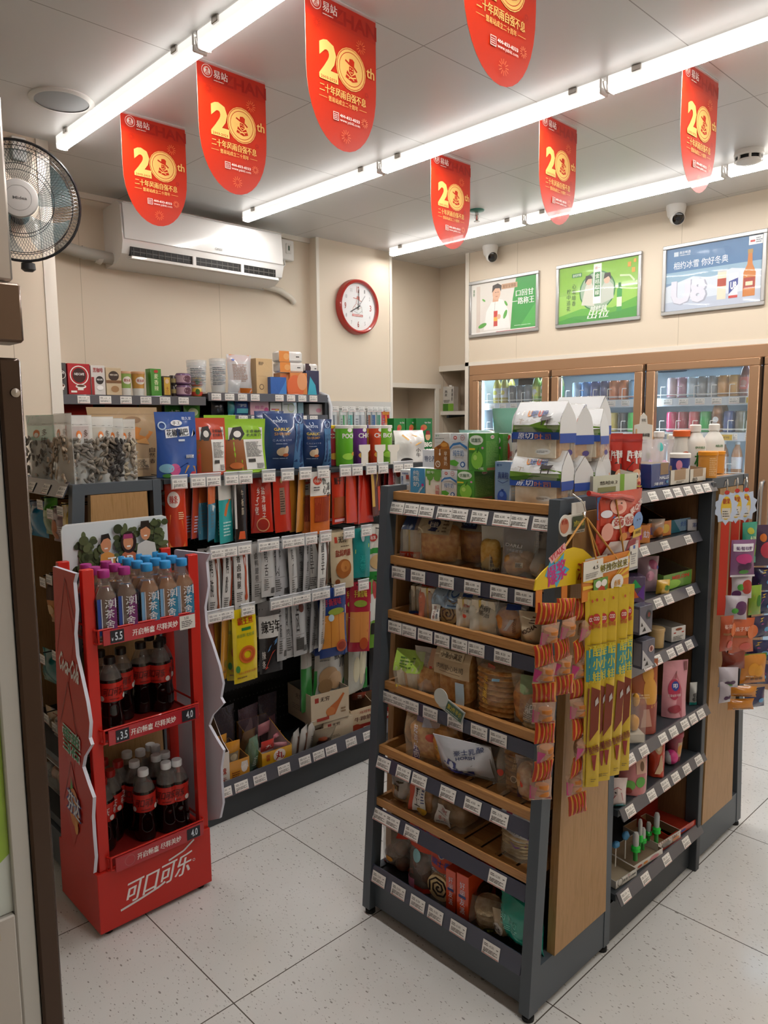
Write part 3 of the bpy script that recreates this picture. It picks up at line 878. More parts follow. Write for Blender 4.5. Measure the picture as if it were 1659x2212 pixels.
def poster(y0, y1, z0, z1, label, bg, art):
    w, h = y0 - y1, z1 - z0
    t = thing('framed_poster',label,'poster',(4.425,(y0 + y1) / 2,z0),-PI / 2,'framed advertising posters above the cooler')
    f = MB(); q = 0.022
    for (a,b_,c,d) in ((-w / 2,w / 2,0,q),(-w / 2,w / 2,h - q,h),(-w / 2,-w / 2 + q,q,h - q),(w / 2 - q,w / 2,q,h - q)):
        f.box(a, b_, -0.018, 0, c, d, AL, c=0.003)
    f.ob('frame', t)
    s = MB(); s.box(-w / 2 + q, w / 2 - q, -0.006, -0.002, q, h - q, M(bg, 0.12, coat=0.8))
    W_, H_ = w - 2 * q, h - 2 * q
    s.art(lambda x, z, e: (x, -0.0062 - e, z + q), W_, H_, art, de=0.00006)
    s.ob('printed_sheet', t)
    c = MB(); c.surf(lambda u,v: ((u - 0.5) * W_,-0.0125 - 0.0012 * math.sin(7 * u + 4 * v) - 0.001 * math.sin(13 * v + 2 * u),q + v * H_),24,16,F('ffffff',0.06,0.04)); c.ob('clear_cover',t)


GRN = '2f9a3e'
leaf = lambda x,y,r,a,c: ('p',[(x + r * (math.cos(t_) * math.cos(a) - 0.4 * math.sin(t_) * math.sin(a)),y + 1.5 * r * (math.cos(t_) * math.sin(a) + 0.4 * math.sin(t_) * math.cos(a))) for t_ in [i * PI / 8 for i in range(16)]],c)
poster(3.668, 3.05, 2.15, 2.555, 'framed poster of a man in a white jacket beside a green block', 'e9e4dc', [
    ('r',-0.42,0.02,-0.36,0.95,'d8c9bd'),('r',-0.3,0.1,0.2,0.9,'e2dcd4'),('p',[(0.12,0),(0.5,0),(0.5,1),(0.2,1),(0.15,0.6)],GRN),('p',[(0.26,0.06),(0.5,0.5),(0.5,0.06)],'4bb04c'),
    ('p',[(-0.3,0.06),(-0.26,0.42),(-0.18,0.6),(-0.1,0.66),(0.0,0.62),(0.08,0.42),(0.12,0.06)],'f2efea'),('l',[(-0.12,0.62),(-0.14,0.1)],0.008,'c8c3bc'),
    ('p',[(-0.16,0.6),(-0.07,0.6),(-0.06,0.72),(-0.15,0.72)],'d9a98a'),('c',-0.1,0.76,0.062,0.13,'e2b496'),('p',[(-0.17,0.78),(-0.16,0.92),(-0.08,0.95),(-0.02,0.9),(-0.03,0.78),(-0.05,0.85),(-0.12,0.86)],'2c211c'),
    ('l',[(-0.12,0.78),(-0.1,0.78)],0.006,'3a2a22'),('l',[(-0.085,0.78),(-0.065,0.78)],0.006,'3a2a22'),('l',[(-0.115,0.70),(-0.08,0.70)],0.006,'b0604e'),
    ('r',-0.14,0.12,-0.08,0.42,'c9392f'),('r',-0.14,0.22,-0.08,0.3,'f0b040'),('c',-0.06,0.3,0.03,0.05,'e2b496'),leaf(-0.32,0.16,0.07,0.3,'4aa33a'),leaf(0.04,0.33,0.06,1.2,'55ab3e'),leaf(0.05,0.54,0.04,-1,'5fb045'),leaf(-0.3,0.66,0.03,-0.6,'5fb045'),
    ('r',-0.02,0.82,0.22,0.92,'c9a07c'),('t','相甘宜燕取',0.1,0.87,0.2,0.07,'7a4a2a',0.02),('t','口回甘',0.33,0.7,0.26,0.12,'f4f4ee',0.03),('t','一路称王',0.31,0.55,0.32,0.13,'f4f4ee',0.03),('v','凉茶',-0.46,0.83,0.03,0.14,'2c7a38'),
    ('fine',0.18,0.08,0.46,0.1,1,'d8ecd8'),('r',-0.5,0,0.5,0.03,'f0ede8'),('r',-0.1,0.0,0.5,0.012,'b8333a')])
poster(2.91, 2.30, 2.15, 2.56, 'framed bright green poster with a round picture of two figures', '8fc24a', [
    ('r',-0.5,0,0.5,0.5,'9acc52'),('p',[(-0.5,0),(0.5,0),(0.5,0.34),(0.2,0.2),(-0.2,0.24),(-0.5,0.14)],'5faf35'),('p',[(-0.5,0),(0.5,0),(0.5,0.18),(0.1,0.1),(-0.3,0.12),(-0.5,0.06)],'3f9a32'),('c',0.0,0.52,0.23,0.34,'2f7d3c'),('c',0.0,0.52,0.215,0.318,'9db59a'),
    ('p',[(-0.2,0.3),(-0.15,0.62),(-0.09,0.72),(-0.05,0.6),(-0.03,0.26)],'d4d3c4'),('c',-0.11,0.7,0.04,0.065,'dcb9a0'),('p',[(-0.16,0.66),(-0.15,0.8),(-0.08,0.8),(-0.06,0.74),(-0.12,0.74)],'2f2a28'),('p',[(0.05,0.28),(0.06,0.58),(0.12,0.7),(0.2,0.58),(0.21,0.36)],'c3c9bc'),('c',0.12,0.68,0.038,0.062,'dcb9a0'),('p',[(0.08,0.7),(0.09,0.8),(0.16,0.8),(0.18,0.66),(0.14,0.74)],'3a332f'),
    ('r',-0.05,0.3,0.05,0.98,'f0f0ea'),('r',-0.035,0.42,0.035,0.84,'2f7d3c'),('v','金桔柠檬',0,0.63,0.055,0.38,'f4f4e8',0.02),('t','统一',0,0.91,0.06,0.05,'b04a38'),('t','越桔越',0.02,0.21,0.22,0.1,'f2f6e8',0.03,0.2),('t','出位',0.02,0.11,0.28,0.13,'f2f6e8',0.04,0.2),('v','心有暗香',-0.3,0.5,0.05,0.4,'3c5f2c'),('v','柠中追花',-0.37,0.42,0.05,0.4,'3c5f2c'),
    ('r',-0.33,0.8,-0.2,0.87,'2f7d3c'),('t','金桔柠檬',-0.265,0.835,0.11,0.05,'eef4e0',0.01),('r',0.37,0.84,0.41,0.92,'e0a030'),('r',0.42,0.74,0.46,0.82,'e0a030'),('r',0.44,0.9,0.47,0.96,'e0a030'),('r',0.25,0.12,0.31,0.5,'3f9f48'),('r',0.265,0.5,0.295,0.6,'2f7d3c'),('r',0.25,0.2,0.31,0.36,'e8efd0'),('l',[(0.28,0.72),(0.4,0.7),(0.46,0.6)],0.02,'cfe0b0')])
poster(2.165,1.575,2.155,2.56,'framed blue winter poster with three beer packs and large digits','7d9cbd',[
    ('r',-0.5,0.62,0.5,1,'4f7aa6'),('r',-0.5,0.45,0.5,0.62,'8fb0c6'),('p',[(-0.5,0.4),(-0.2,0.52),(0,0.46),(0.2,0.56),(0.5,0.48),(0.5,0.0),(-0.5,0.0)],'d3dce6'),('p',[(-0.5,0),(0.5,0),(0.5,0.2),(-0.5,0.14)],'b9c4d6'),
    ('t','相约冰雪 你好冬奥',-0.13,0.72,0.58,0.12,'f2f5f8',0.01),('t','U8',-0.24,0.28,0.4,0.4,'a5a9bb',0.06),('t','U8',-0.25,0.29,0.38,0.38,'d9dae6',0.05),('t','燕京啤酒',-0.3,0.92,0.12,0.045,'e8eef4',0.02),('t','YANJING BEER',-0.3,0.875,0.12,0.025,'e8eef4',0.01),('r',-0.42,0.87,-0.37,0.94,'c9d6e2'),
    ('r',0.06,0.1,0.15,0.52,'e6d9c2'),('r',0.06,0.3,0.15,0.42,'b0432c'),('r',0.06,0.52,0.15,0.55,'c9c9c9'),('r',0.18,0.1,0.27,0.48,'e8e8ee'),('p',[(0.18,0.16),(0.27,0.3),(0.27,0.4),(0.18,0.36)],'2f4a94'),('t','U8',0.225,0.29,0.06,0.12,'f4f4f6',0.04),('r',0.18,0.1,0.27,0.14,'c23a34'),
    ('p',[(0.32,0.1),(0.44,0.1),(0.44,0.46),(0.405,0.58),(0.4,0.74),(0.36,0.74),(0.355,0.58),(0.32,0.46)],'c9792a'),('r',0.325,0.22,0.435,0.38,'a63a2a'),('r',0.345,0.26,0.415,0.32,'e8d9b8'),('r',0.355,0.74,0.405,0.8,'b08a4a'),
    ('r',0.36,0.86,0.5,0.99,'eef0f2'),('r',0.375,0.9,0.42,0.93,'c23a34'),('fine',0.43,0.88,0.49,0.97,3,'6a6f78')])
# ---------------------------------------------------------------- shop fittings
def kid(b, name, t, angle=38):
    "mesh drawn in world coordinates, kept as a part of the unturned thing or part t"
    o = b.ob(name, t, angle=angle)
    p = t; off = Vector((0, 0, 0))
    while p is not None:
        off += p.location; p = p.parent
    o.location = -off
    return o


def tag_mesh(price, k):
    w, h = 0.058, 0.036
    b = MB(); b.box(-w / 2, w / 2, -0.0004, 0.0004, 0, h, TAG)
    rg = random.Random(k)
    A = [('t',price,0.02,0.72,0.26,0.18,INK,0.0),('fine',-0.42,0.62,-0.16,0.86,2,INK),('fine',-0.42,0.2,0.44,0.5,3,INK),('r',-0.48,0.04,0.48,0.075,REDINK),('fine',0.3,0.66,0.44,0.8,1,INK)]
    if k % 2:
        A.append(('o', -0.38, 0.16, 0.05, 0.03, INK))
    b.art(lambda x, z, e: (x, -0.0005 - e, z), w, h, A, de=0.00006, e0=0.0001)
    return b.mesh('price_label')


TAGS = [tag_mesh(p,i) for i,p in enumerate(('4.00','5.50','6.00','3.50','8.50','4.50','12.00','9.00'))]


def label(parent, x, y, z, rz, tilt=0.0, k=0, s=1.0):
    o = link('price_label', TAGS[k % 8], parent)
    off = Vector((0, 0, 0)); p = parent
    while p is not None:
        off += p.location; p = p.parent
    o.location = Vector((x, y, z)) - off
    o.rotation_euler = (tilt, 0, rz); o.scale = (s, 1, s)
    return o


# --- the bread rack: sloping end rack facing the entrance
TIER = [1.328, 1.133, 0.966, 0.745, 0.547, 0.381, 0.168]
XF = lambda z: 1.475 + 0.1 * z / 1.345


def end_rack(name, lbl, mir, cx, y0, y1, trays, back, wood_ends=True):
    "sloping rack: mir=1 faces -x, mir=-1 faces +x; profile given for the bread rack, moved by cx"
    t = thing(name, lbl, 'rack', (cx + mir * 0.2, (y0 + y1) / 2, 0))
    X = lambda x: cx + mir * (x - 1.475)

    def bx(b, xa, xb, *r, **k):
        xa, xb = sorted((X(xa), X(xb))); b.box(xa, xb, *r, **k)
    for y in (y0, y1 - 0.032):
        b = MB()
        b.prism([(X(1.455),0.02),(X(1.495),0.02),(X(1.592),1.345),(X(1.552),1.345)][::mir],y,y + 0.032,GREY); kid(b,'front_post',t)
        b = MB(); bx(b, 1.825, 1.855, y, y + 0.032, 0.02, 1.345, GREY); kid(b, 'rear_post', t)
        b = MB(); bx(b, 1.58, 1.83, y + 0.002, y + 0.03, 1.31, 1.345, GREY); kid(b, 'top_rail', t)
        b = MB(); bx(b, 1.49, 1.83, y + 0.002, y + 0.03, 0.022, 0.14, GREY); kid(b, 'bottom_rail', t)
        for x in (1.475, 1.84):
            b = MB(); b.lathe([(0.016,0),(0.016,0.01),(0.008,0.012),(0.008,0.022)],BLACK,14,Matrix.Translation((X(x),y + 0.016,0))); kid(b,'foot',t)
        if wood_ends:
            b = MB(); b.prism([(X(1.562),0.14),(X(1.822),0.14),(X(1.80),1.308),(X(1.606),1.308)][::mir],y - 0.004 if y == y0 else y + 0.012,y + 0.02 if y == y0 else y + 0.036,WOODV); kid(b,'end_panel',t)
    b = MB(); bx(b, 1.802, 1.82, y0 + 0.032, y1 - 0.032, 0.13, 1.31, back); kid(b, 'back_panel', t)
    b = MB(); bx(b,1.482,1.496,y0 + 0.032,y1 - 0.032,0.022,0.15,GREY); bx(b,1.49,1.82,y0 + 0.032,y1 - 0.032,0.125,0.135,GREYD); kid(b,'base_panel',t)
    return t, X, bx


rack,RX,rbx = end_rack('bread_rack','sloping grey and oak bread rack with six slatted trays',1,1.475,1.0,1.632,6,WOODD)
ya, yb = 1.034, 1.604
TAGS_AT = {0: [0.03,0.09,0.15,0.22,0.275,0.345,0.42,0.475,0.545],1: [0.045,0.125,0.235,0.33,0.42,0.50],2: [0.04,0.10,0.165,0.23,0.295,0.355,0.445],3: [0.03,0.075,0.125,0.2,0.295,0.38,0.445],
           4: [0.035,0.12,0.185,0.295,0.385,0.475],5: [0.03,0.085,0.165,0.48],6: [0.04,0.125,0.205,0.275,0.36,0.475]}
for k, z in enumerate(TIER):
    xf = XF(z) - (0.0 if k < 4 else 0.012)
    if k < 6:
        b = MB()
        b.box(xf, xf + 0.016, ya - 0.002, yb + 0.002, z - 0.025, z, WOODH, c=0.001)
        tr = kid(b, 'oak_tray' if k else 'top_tray', rack)
        for y in (ya, yb - 0.012):
            b = MB(); b.prism([(xf + 0.016,z - 0.025),(1.80,z - 0.025),(1.80,z + 0.0),(xf + 0.016,z)],y,y + 0.012,WOODH)
            kid(b, 'tray_side_board', tr)
        b = MB()
        n = 9
        for i in range(n):
            y = ya + 0.014 + i * (yb - ya - 0.028) / n
            b.box(xf + 0.016, 1.80, y, y + 0.042 if k else y + 0.0605, z - 0.025, z - 0.014, WOODH)
        kid(b, 'floor_slat', tr)
    d = -0.012 if k in (0, 4, 5, 6) else -0.002     # the strip leans out at its foot
    zt = z - 0.029 if k < 6 else z; hs = 0.038 if k < 6 else 0.05
    b = MB(); b.add([(xf - 0.003,yb,zt),(xf - 0.003,ya,zt),(xf - 0.003 + d,ya,zt - hs),(xf - 0.003 + d,yb,zt - hs),(xf + 0.0,yb,zt),(xf,ya,zt),(xf + d,ya,zt - hs),(xf + d,yb,zt - hs)],[(0,3,2,1),(4,5,6,7),(0,1,5,4),(2,3,7,6),(1,2,6,5),(3,0,4,7)],STRIP if k else STRIPG)
    st = kid(b, 'label_strip', rack)
    for i, q in enumerate(TAGS_AT[k]):
        zz = zt - hs + 0.002
        label(st, xf - 0.0052 + d * 0.93, yb - q, zz, -PI / 2, math.atan2(-d, hs) * -1, i * 3 + k, 0.98)
# --- shelves of the second island, facing the aisle
isl = thing('island_shelving','grey island shelving with six stocked shelves and brown back','shelving',(2.15,1.2,0))
b = MB(); b.box(1.875, 2.404, 1.29, 1.31, 0.1, 1.33, WOODD); kid(b, 'back_panel', isl)
b = MB(); b.box(2.405, 2.432, 0.985, 1.03, 0.0, 1.335, GREYD, c=0.002); kid(b, 'upright', isl)
b = MB(); b.box(1.86, 1.885, 1.02, 1.6, 0.02, 1.33, GREYD); kid(b, 'upright', isl)
b = MB(); b.box(2.412, 2.43, 1.03, 1.62, 0.02, 1.33, WOODD); kid(b, 'side_panel', isl)
b = MB(); b.box(1.87, 2.404, 1.01, 1.03, 0.01, 0.13, GREYD); kid(b, 'kick_panel', isl)
SH = [(1.335,0.995),(1.172,1.025),(1.0,1.025),(0.82,1.025),(0.59,0.985),(0.425,0.99),(0.165,0.99)]
ST = {0: [2.0,2.09,2.155,2.225,2.3,2.36],1: [1.94,2.02,2.15,2.31],2: [2.02,2.12,2.19,2.34],3: [2.06,2.13,2.22,2.28,2.35],4: [1.9,1.98,2.1,2.17,2.25,2.31,2.37],5: [1.92,2.05,2.14,2.21,2.29,2.38],6: [1.91,2.03,2.17,2.31]}
for k, (z, y) in enumerate(SH):
    b = MB(); b.box(1.872, 2.404, y + 0.004, 1.29 if k else 1.6, z - 0.02, z, GREYD)
    s_ = kid(b, 'shelf', isl)
    d = 0.016
    b = MB(); b.add([(1.872,y,z + 0.004),(2.432,y,z + 0.004),(2.432,y - d,z - 0.027),(1.872,y - d,z - 0.027),(1.872,y + 0.004,z + 0.004),(2.432,y + 0.004,z + 0.004),(2.432,y - d + 0.004,z - 0.027),(1.872,y - d + 0.004,z - 0.027)],[(0,3,2,1),(4,5,6,7),(0,1,5,4),(2,3,7,6),(1,2,6,5),(3,0,4,7)],STRIPG)
    st = kid(b, 'label_strip', s_)
    for i, x in enumerate(ST[k]):
        label(st, x, y - d * 0.95 - 0.0012, z - 0.0265, 0, -math.atan2(d, 0.031), i * 5 + k, 0.8)
# --- the far end rack of that island
rack2,R2,r2bx = end_rack('end_rack','far oak end rack hung with candy strips beside the cooler',-1,2.815,1.0,1.632,0,WOODD)
for z in (0.45, 0.8, 1.1, 1.343):
    b = MB(); b.box(2.50, R2(XF(z)), 1.034, 1.604, z - 0.03, z, WOODH); kid(b, 'tray', rack2)
# --- first island: hanging snacks, facing the entrance
g1 = thing('peg_island', 'long black peg island full of hanging snack packs', 'shelving', (2.1, 2.7, 0))
b = MB(); b.box(1.25, 3.0, 2.69, 2.72, 0.1, 1.34, BLACK)
hm = M('6a6a6c', 0.5)
vs = []; fs = []
for i in range(86):
    for j in range(24):
        x, z = 1.27 + i * 0.02, 0.2 + j * 0.048
        q = len(vs); vs += [(x,2.6896,z),(x + 0.003,2.6896,z),(x + 0.003,2.6896,z + 0.006),(x,2.6896,z + 0.006)]; fs.append((q,q + 1,q + 2,q + 3))
b.add(vs, fs, hm)
kid(b, 'peg_board', g1)
b = MB(); b.box(1.25, 3.0, 2.42, 2.99, 1.325, 1.342, GREYD); kid(b, 'top_shelf', g1)
b = MB(); b.box(1.25, 3.0, 2.40, 3.0, 0.1, 0.125, GREYD); kid(b, 'base_shelf', g1)
b = MB(); b.box(1.25,2.24,2.405,2.42,0.0,0.1,GREYD,c=0.001); b.box(2.244,3.0,2.405,2.42,0.0,0.1,GREYD,c=0.001); b.box(1.25,3.0,2.98,2.995,0,0.1,GREYD); kid(b,'kick_panel',g1)
b = MB(); b.box(1.25, 2.6, 2.63, 2.69, 0.42, 0.56, M('1d1e20', 0.5)); kid(b, 'ledge_panel', g1)
b = MB(); b.box(1.25, 1.28, 2.66, 2.75, 0, 1.34, GREYD); kid(b, 'upright', g1)
b = MB(); b.add([(1.25,2.402,0.16),(3.0,2.402,0.16),(3.0,2.388,0.1),(1.25,2.388,0.1),(1.25,2.406,0.16),(3.0,2.406,0.16),(3.0,2.392,0.1),(1.25,2.392,0.1)],[(0,3,2,1),(4,5,6,7),(0,1,5,4),(2,3,7,6),(1,2,6,5),(3,0,4,7)],STRIPG)
st = kid(b, 'label_strip', g1)
for i, px in enumerate((487, 523, 563, 615, 660, 690, 717, 760, 797)):
    p = colm(1, 2.388, px, 0.13); label(st, p.x, 2.3875, 0.104, 0, -0.23, i * 3, 1.05)


def peg(parent, x, y0, y1, z, k=0, tagz=0.0, turn=0.0):
    "black wire hook along -y with a clear tag holder at its tip"
    b = MB(); b.tube([(x,y0,z),(x,y1 + 0.01,z),(x,y1,z + 0.006)],0.0022,WIRE,6); b.tube([(x,y0,z + 0.025),(x,y1,z + 0.022)],0.0015,WIRE,5)
    h = kid(b, 'peg_hook', parent)
    b = MB(); b.box(x - 0.032,x + 0.032,y1 - 0.006,y1 - 0.004,z - 0.018,z + 0.03,F('f2f4f6',0.3)); b.tube([(x - 0.032,y1 - 0.005,z + 0.03),(x + 0.032,y1 - 0.005,z + 0.03)],0.003,F('e4e6ea',0.6),6)
    kid(b, 'tag_holder', h)
    label(h, x, y1 - 0.0075, z - 0.017 + tagz, turn, 0, k, 0.98)
    return h


# --- end rack of the first island, facing the tall fridge
e1,E1X,e1bx = end_rack('end_rack','oak end rack behind the red drinks stand, nut bags on top',1,0.845,2.395,3.03,0,WOODD)
b = MB(); b.box(0.945, 1.25, 2.43, 3.0, 1.305, 1.335, GREYD); kid(b, 'top_shelf', e1)
b = MB(); b.add([(0.925,3.0,1.352),(0.925,2.43,1.352),(0.90,2.43,1.302),(0.90,3.0,1.302),(0.93,3.0,1.352),(0.93,2.43,1.352),(0.905,2.43,1.302),(0.905,3.0,1.302)],[(0,3,2,1),(4,5,6,7),(0,1,5,4),(2,3,7,6),(1,2,6,5),(3,0,4,7)],STRIPG)
st = kid(b, 'label_strip', e1)
for i, px in enumerate((69, 100, 134)):
    p = colm(0, 0.91, px, 1.325); label(st, 0.899, p.y, 1.306, -PI / 2, -0.46, i)
for z in (0.9, 0.62):
    b = MB(); b.box(1.14, 1.17, 2.43, 3.0, z, z + 0.006, GREYD); kid(b, 'panel_joint', e1)
# --- wall shelving at the back
for (nm,lb,x0,x1,zs) in (('wall_shelving','black wall shelving with coffee boxes on top at the back wall',1.345,2.185,[1.675,1.36,1.0]),('wall_shelving','black wall shelving with tissue packs on top, beside the pier',2.2,3.06,[1.70,1.575,1.3,1.0])):
    t = thing(nm, lb, 'shelving', ((x0 + x1) / 2, 3.9, 0))
    b = MB(); b.box(x0, x1, 4.09, 4.12, 0, zs[0], BLACK); kid(b, 'back_panel', t)
    for z in zs:
        b = MB(); b.box(x0, x1, 3.71, 4.09, z - 0.03, z, GREYD); s_ = kid(b, 'shelf', t)
        b = MB(); b.box(x0,x1,3.7,3.71,z - 0.042,z + 0.006,STRIPG,c=0.002); st = kid(b,'label_strip',s_)
        n = 9 if x1 > 3 else 7
        for i in range(n):
            if (i * 5 + len(zs)) % 7 == 3:
                continue
            label(st, x0 + 0.05 + i * (x1 - x0 - 0.08) / n, 3.6985, z - 0.037, 0, 0, i + int(z * 10), 1.05)
    b = MB(); b.box(x1 - 0.006 if x1 > 3 else x0,x1 + 0.03 if x1 > 3 else x0 + 0.012,3.72,4.09,0,zs[0] - 0.01,GREYD); kid(b,'side_panel',t)
    if x1 > 3:
        b = MB(); b.tube([(x1 + 0.03,3.71,0.02),(x1 + 0.03,3.71,zs[0] - 0.06),(x1 + 0.028,3.735,zs[0] + 0.0),(x1 + 0.025,3.80,zs[0] + 0.018),(x1 + 0.025,3.9,zs[0] + 0.018)],0.013,M('c9cbd0',0.3),10); kid(b,'rounded_tube_frame',t)
# --- alcove shelf
t = thing('alcove_shelf', 'pale wall shelf in the alcove left of the cooler', 'shelf', (4.82, 3.9, 1.61))
b = MB(); b.box(4.69, 4.95, 3.70, 4.2, 1.585, 1.615, TRIM); kid(b, 'board', t)
for y in (3.78, 4.12):
    b = MB(); b.prism([(4.7,1.56),(4.72,1.56),(4.94,1.575),(4.94,1.585),(4.7,1.585)],y,y + 0.02,GREYD); kid(b,'bracket',t)
# --- drinks cooler
CO = thing('drinks_cooler', 'built-in drinks cooler with bronze framed glass doors', 'cooler', (4.7, 2.2, 0))
BRZ = M('b48e6e', 0.34, m=0.55, name='bronze_brushed_frame')
BRZD = M('2e231d', 0.5)
CW = M('d7e2ea', 0.4, name='cooler_inner_white')
b = MB(); b.box(4.40,4.44,0.62,3.652,1.872,1.944,BRZ,c=0.004); b.box(4.40,4.44,3.6,3.652,0.06,1.872,BRZ,c=0.004); b.box(4.40,4.44,0.62,3.652,0.0,0.16,BRZ); kid(b,'front_frame',CO)
b = MB(); b.box(4.43, 4.44, 0.62, 3.6, 1.84, 1.88, BRZD)
for y in (3.6, 2.92, 2.24, 1.556, 0.88):
    b.box(4.425, 4.47, y - 0.016, y + 0.016, 0.16, 1.875, BRZD)
kid(b, 'dark_gasket', CO)
b = MB(); b.box(5.15,5.19,0.62,3.64,0.1,1.9,CW); b.box(4.46,5.15,0.62,3.64,1.87,1.9,CW); b.box(4.46,5.15,3.6,3.64,0.1,1.87,CW); b.box(4.46,5.15,0.6,0.62,0.1,1.87,CW); b.box(4.46,5.15,0.62,3.6,0.1,0.14,CW); kid(b,'inner_liner',CO)
b = MB(); b.lathe([(0.14,0),(0.135,-0.01),(0.0,-0.012)],M('7c8890',0.5),28,Matrix.Translation((4.85,2.32,1.868)))
for i in range(5):
    r = 0.03 + i * 0.022; b.tube([(4.85 + r * math.cos(q * PI / 12),2.32 + r * math.sin(q * PI / 12),1.853) for q in range(25)],0.003,M('4c565c',0.5),4)
kid(b, 'fan_grille', CO)
COLD = emis('cooler_cold_light', (0.62, 0.83, 1.0), FRIDGE)
for y in (3.585, 2.935, 2.905, 2.255, 2.225, 1.57):
    b = MB(); b.box(4.475, 4.49, y - 0.006, y + 0.006, 0.2, 1.82, COLD); kid(b, 'light_strip', CO)
b = MB(); b.box(4.6, 4.62, 0.7, 3.55, 1.855, 1.868, COLD); kid(b, 'light_strip', CO)
CSZ = [1.665, 1.455, 1.20, 0.90, 0.58]
for di, (y1, y0) in enumerate(((3.598, 2.932), (2.911, 2.252), (2.228, 1.567), (1.545, 0.89))):
    b = MB(); q = 0.056
    fr = []
    for (a, c, d, e) in ((y0, y1, 0.17, 0.17 + q), (y0, y1, 1.872 - q + 0.012, 1.872)):
        b.box(4.375, 4.42, a, c, d, e, BRZ, c=0.004)
    for (a, c) in ((y0, y0 + q), (y1 - q, y1)):
        b.box(4.375, 4.42, a, c, 0.17 + q, 1.872 - q + 0.012, BRZ, c=0.004)
    dr = kid(b, 'glass_door', CO)
    b = MB(); b.box(4.405,4.409,y0 + q,y1 - q,0.17 + q,1.872 - q + 0.012,F('dfe6e6',0.06,0.02)); kid(b,'glass',dr)
    if di == 3:
        b = MB(); b.tube([(4.372,1.515,1.19),(4.345,1.515,1.185),(4.332,1.515,1.13),(4.33,1.515,0.95),(4.345,1.515,0.87),(4.372,1.515,0.865)],0.011,STEEL,10); kid(b,'handle',dr)
    if di < 3:
        for si, z in enumerate(CSZ):
            b = MB(); b.box(4.52,5.1,y0 - 0.005,y1 + 0.005,z - 0.012,z,CW); sh_ = kid(b,'cooler_shelf',CO)
            b = MB(); b.box(4.508,4.52,y0 - 0.005,y1 + 0.005,z - 0.05,z,M('c3ccd6',0.25,coat=0.4)); st = kid(b,'label_strip',sh_)
            for i in range(6):
                if si < 3:
                    label(st, 4.507, y1 - 0.08 - i * 0.1, z - 0.042, -PI / 2, 0, i + si, 1.0)
            b = MB()
            b.tube([(4.513, y0, z + 0.02), (4.513, y1, z + 0.02)], 0.0022, WHITE, 5)
            for i in range(6):
                y = y1 - 0.03 - i * 0.105
                b.tube([(4.513,y,z),(4.513,y,z + 0.065),(4.518,y,z + 0.07),(4.56,y,z + 0.07)],0.0022,WHITE,5)
                b.tube([(4.513, y - 0.03, z + 0.07), (4.513, y, z + 0.07)], 0.0022, WHITE, 5)
            kid(b, 'wire_guard', sh_)
# --- tall fridge close to the camera
tf = thing('tall_fridge', 'tall steel and brown fridge cut off at the near side', 'fridge', (0.0, 1.2, 0))
ST2 = M('b7afa8', 0.34, m=0.8, name='brushed_steel_panel')
BRN = M('4a3a30', 0.16, m=0.55, name='dark_brown_steel')
b = MB(); b.box(-0.45, 0.29, 0.955, 1.6, 0.08, 1.9, M('8f8a86', 0.4), c=0.004); kid(b, 'body', tf)
b = MB(); b.box(-0.45, 0.3, 0.915, 0.955, 1.70, 1.9, ST2, c=0.003); hp = kid(b, 'header_panel', tf)
b = MB(); b.lathe([(0.006,0),(0.005,0.003),(0.0,0.004)],STEEL,14,Matrix.Translation((0.272,0.915,1.725)) @ Matrix.Rotation(PI / 2,4,'X')); kid(b,'bolt',hp)
b = MB(); b.box(-0.45,0.306,0.91,0.955,1.632,1.698,M('6e5b4d',0.25,m=0.7),c=0.003); hp = kid(b,'hinge_bracket',tf)
b = MB(); b.lathe([(0.0065,0),(0.006,0.003),(0.0,0.005)],STEEL,14,Matrix.Translation((0.274,0.91,1.662)) @ Matrix.Rotation(PI / 2,4,'X')); kid(b,'bolt',hp)
b = MB(); b.lathe([(0.01,1.612),(0.01,1.634)],STEEL,14,Matrix.Translation((0.262,0.93,0))); kid(b,'hinge_pin',tf)
b = MB(); b.box(0.274, 0.299, 0.905, 0.95, 0.1, 1.614, BRN, c=0.003)
dr = kid(b, 'door', tf)
b = MB(); b.box(0.252,0.2735,0.909,0.95,0.1,1.6,M('bdbcb8',0.3),c=0.002); b.box(-0.4,0.2519,0.909,0.95,0.1,0.955,M('b9b4ae',0.25),c=0.002); kid(b,'door_inner_frame',dr)
b = MB(); b.lathe([(0.0055,0),(0.005,0.003),(0.0,0.004)],STEEL,14,Matrix.Translation((0.29,0.905,1.575)) @ Matrix.Rotation(PI / 2,4,'X')); kid(b,'bolt',dr)
b = MB(); b.box(-0.4, 0.2518, 0.916, 0.921, 0.956, 1.6, M('cfd8d4', 0.04, spec=0.8)); kid(b, 'door_pane', dr)
b = MB(); b.add([(-0.4,0.9155,0.96),(0.15,0.9155,0.956),(0.2517,0.9155,1.03),(0.2517,0.9155,1.2),(0.1,0.9155,1.27),(-0.4,0.9155,1.3)],[(0,1,2,3,4,5)],M('9cc04a',0.2)); kid(b,'green_sticker',dr)
b = MB(); b.add([(0.215,0.9075,0.945),(0.234,0.9075,0.93),(0.226,0.9075,1.065),(0.207,0.9075,1.07)],[(0,1,2,3)],M('cfc4ae',0.5,a=0.7)); kid(b,'yellowed_tape',dr)
# --- peg wall on the pier
pw = thing('wall_pegs', 'white grid of wall pegs holding toothbrushes on the pier', 'rack', (3.62, 4.04, 1.6))
b = MB(); b.box(3.2, 3.955, 4.03, 4.045, 1.25, 1.68, M('c9c5be', 0.5)); kid(b, 'back_plate', pw)
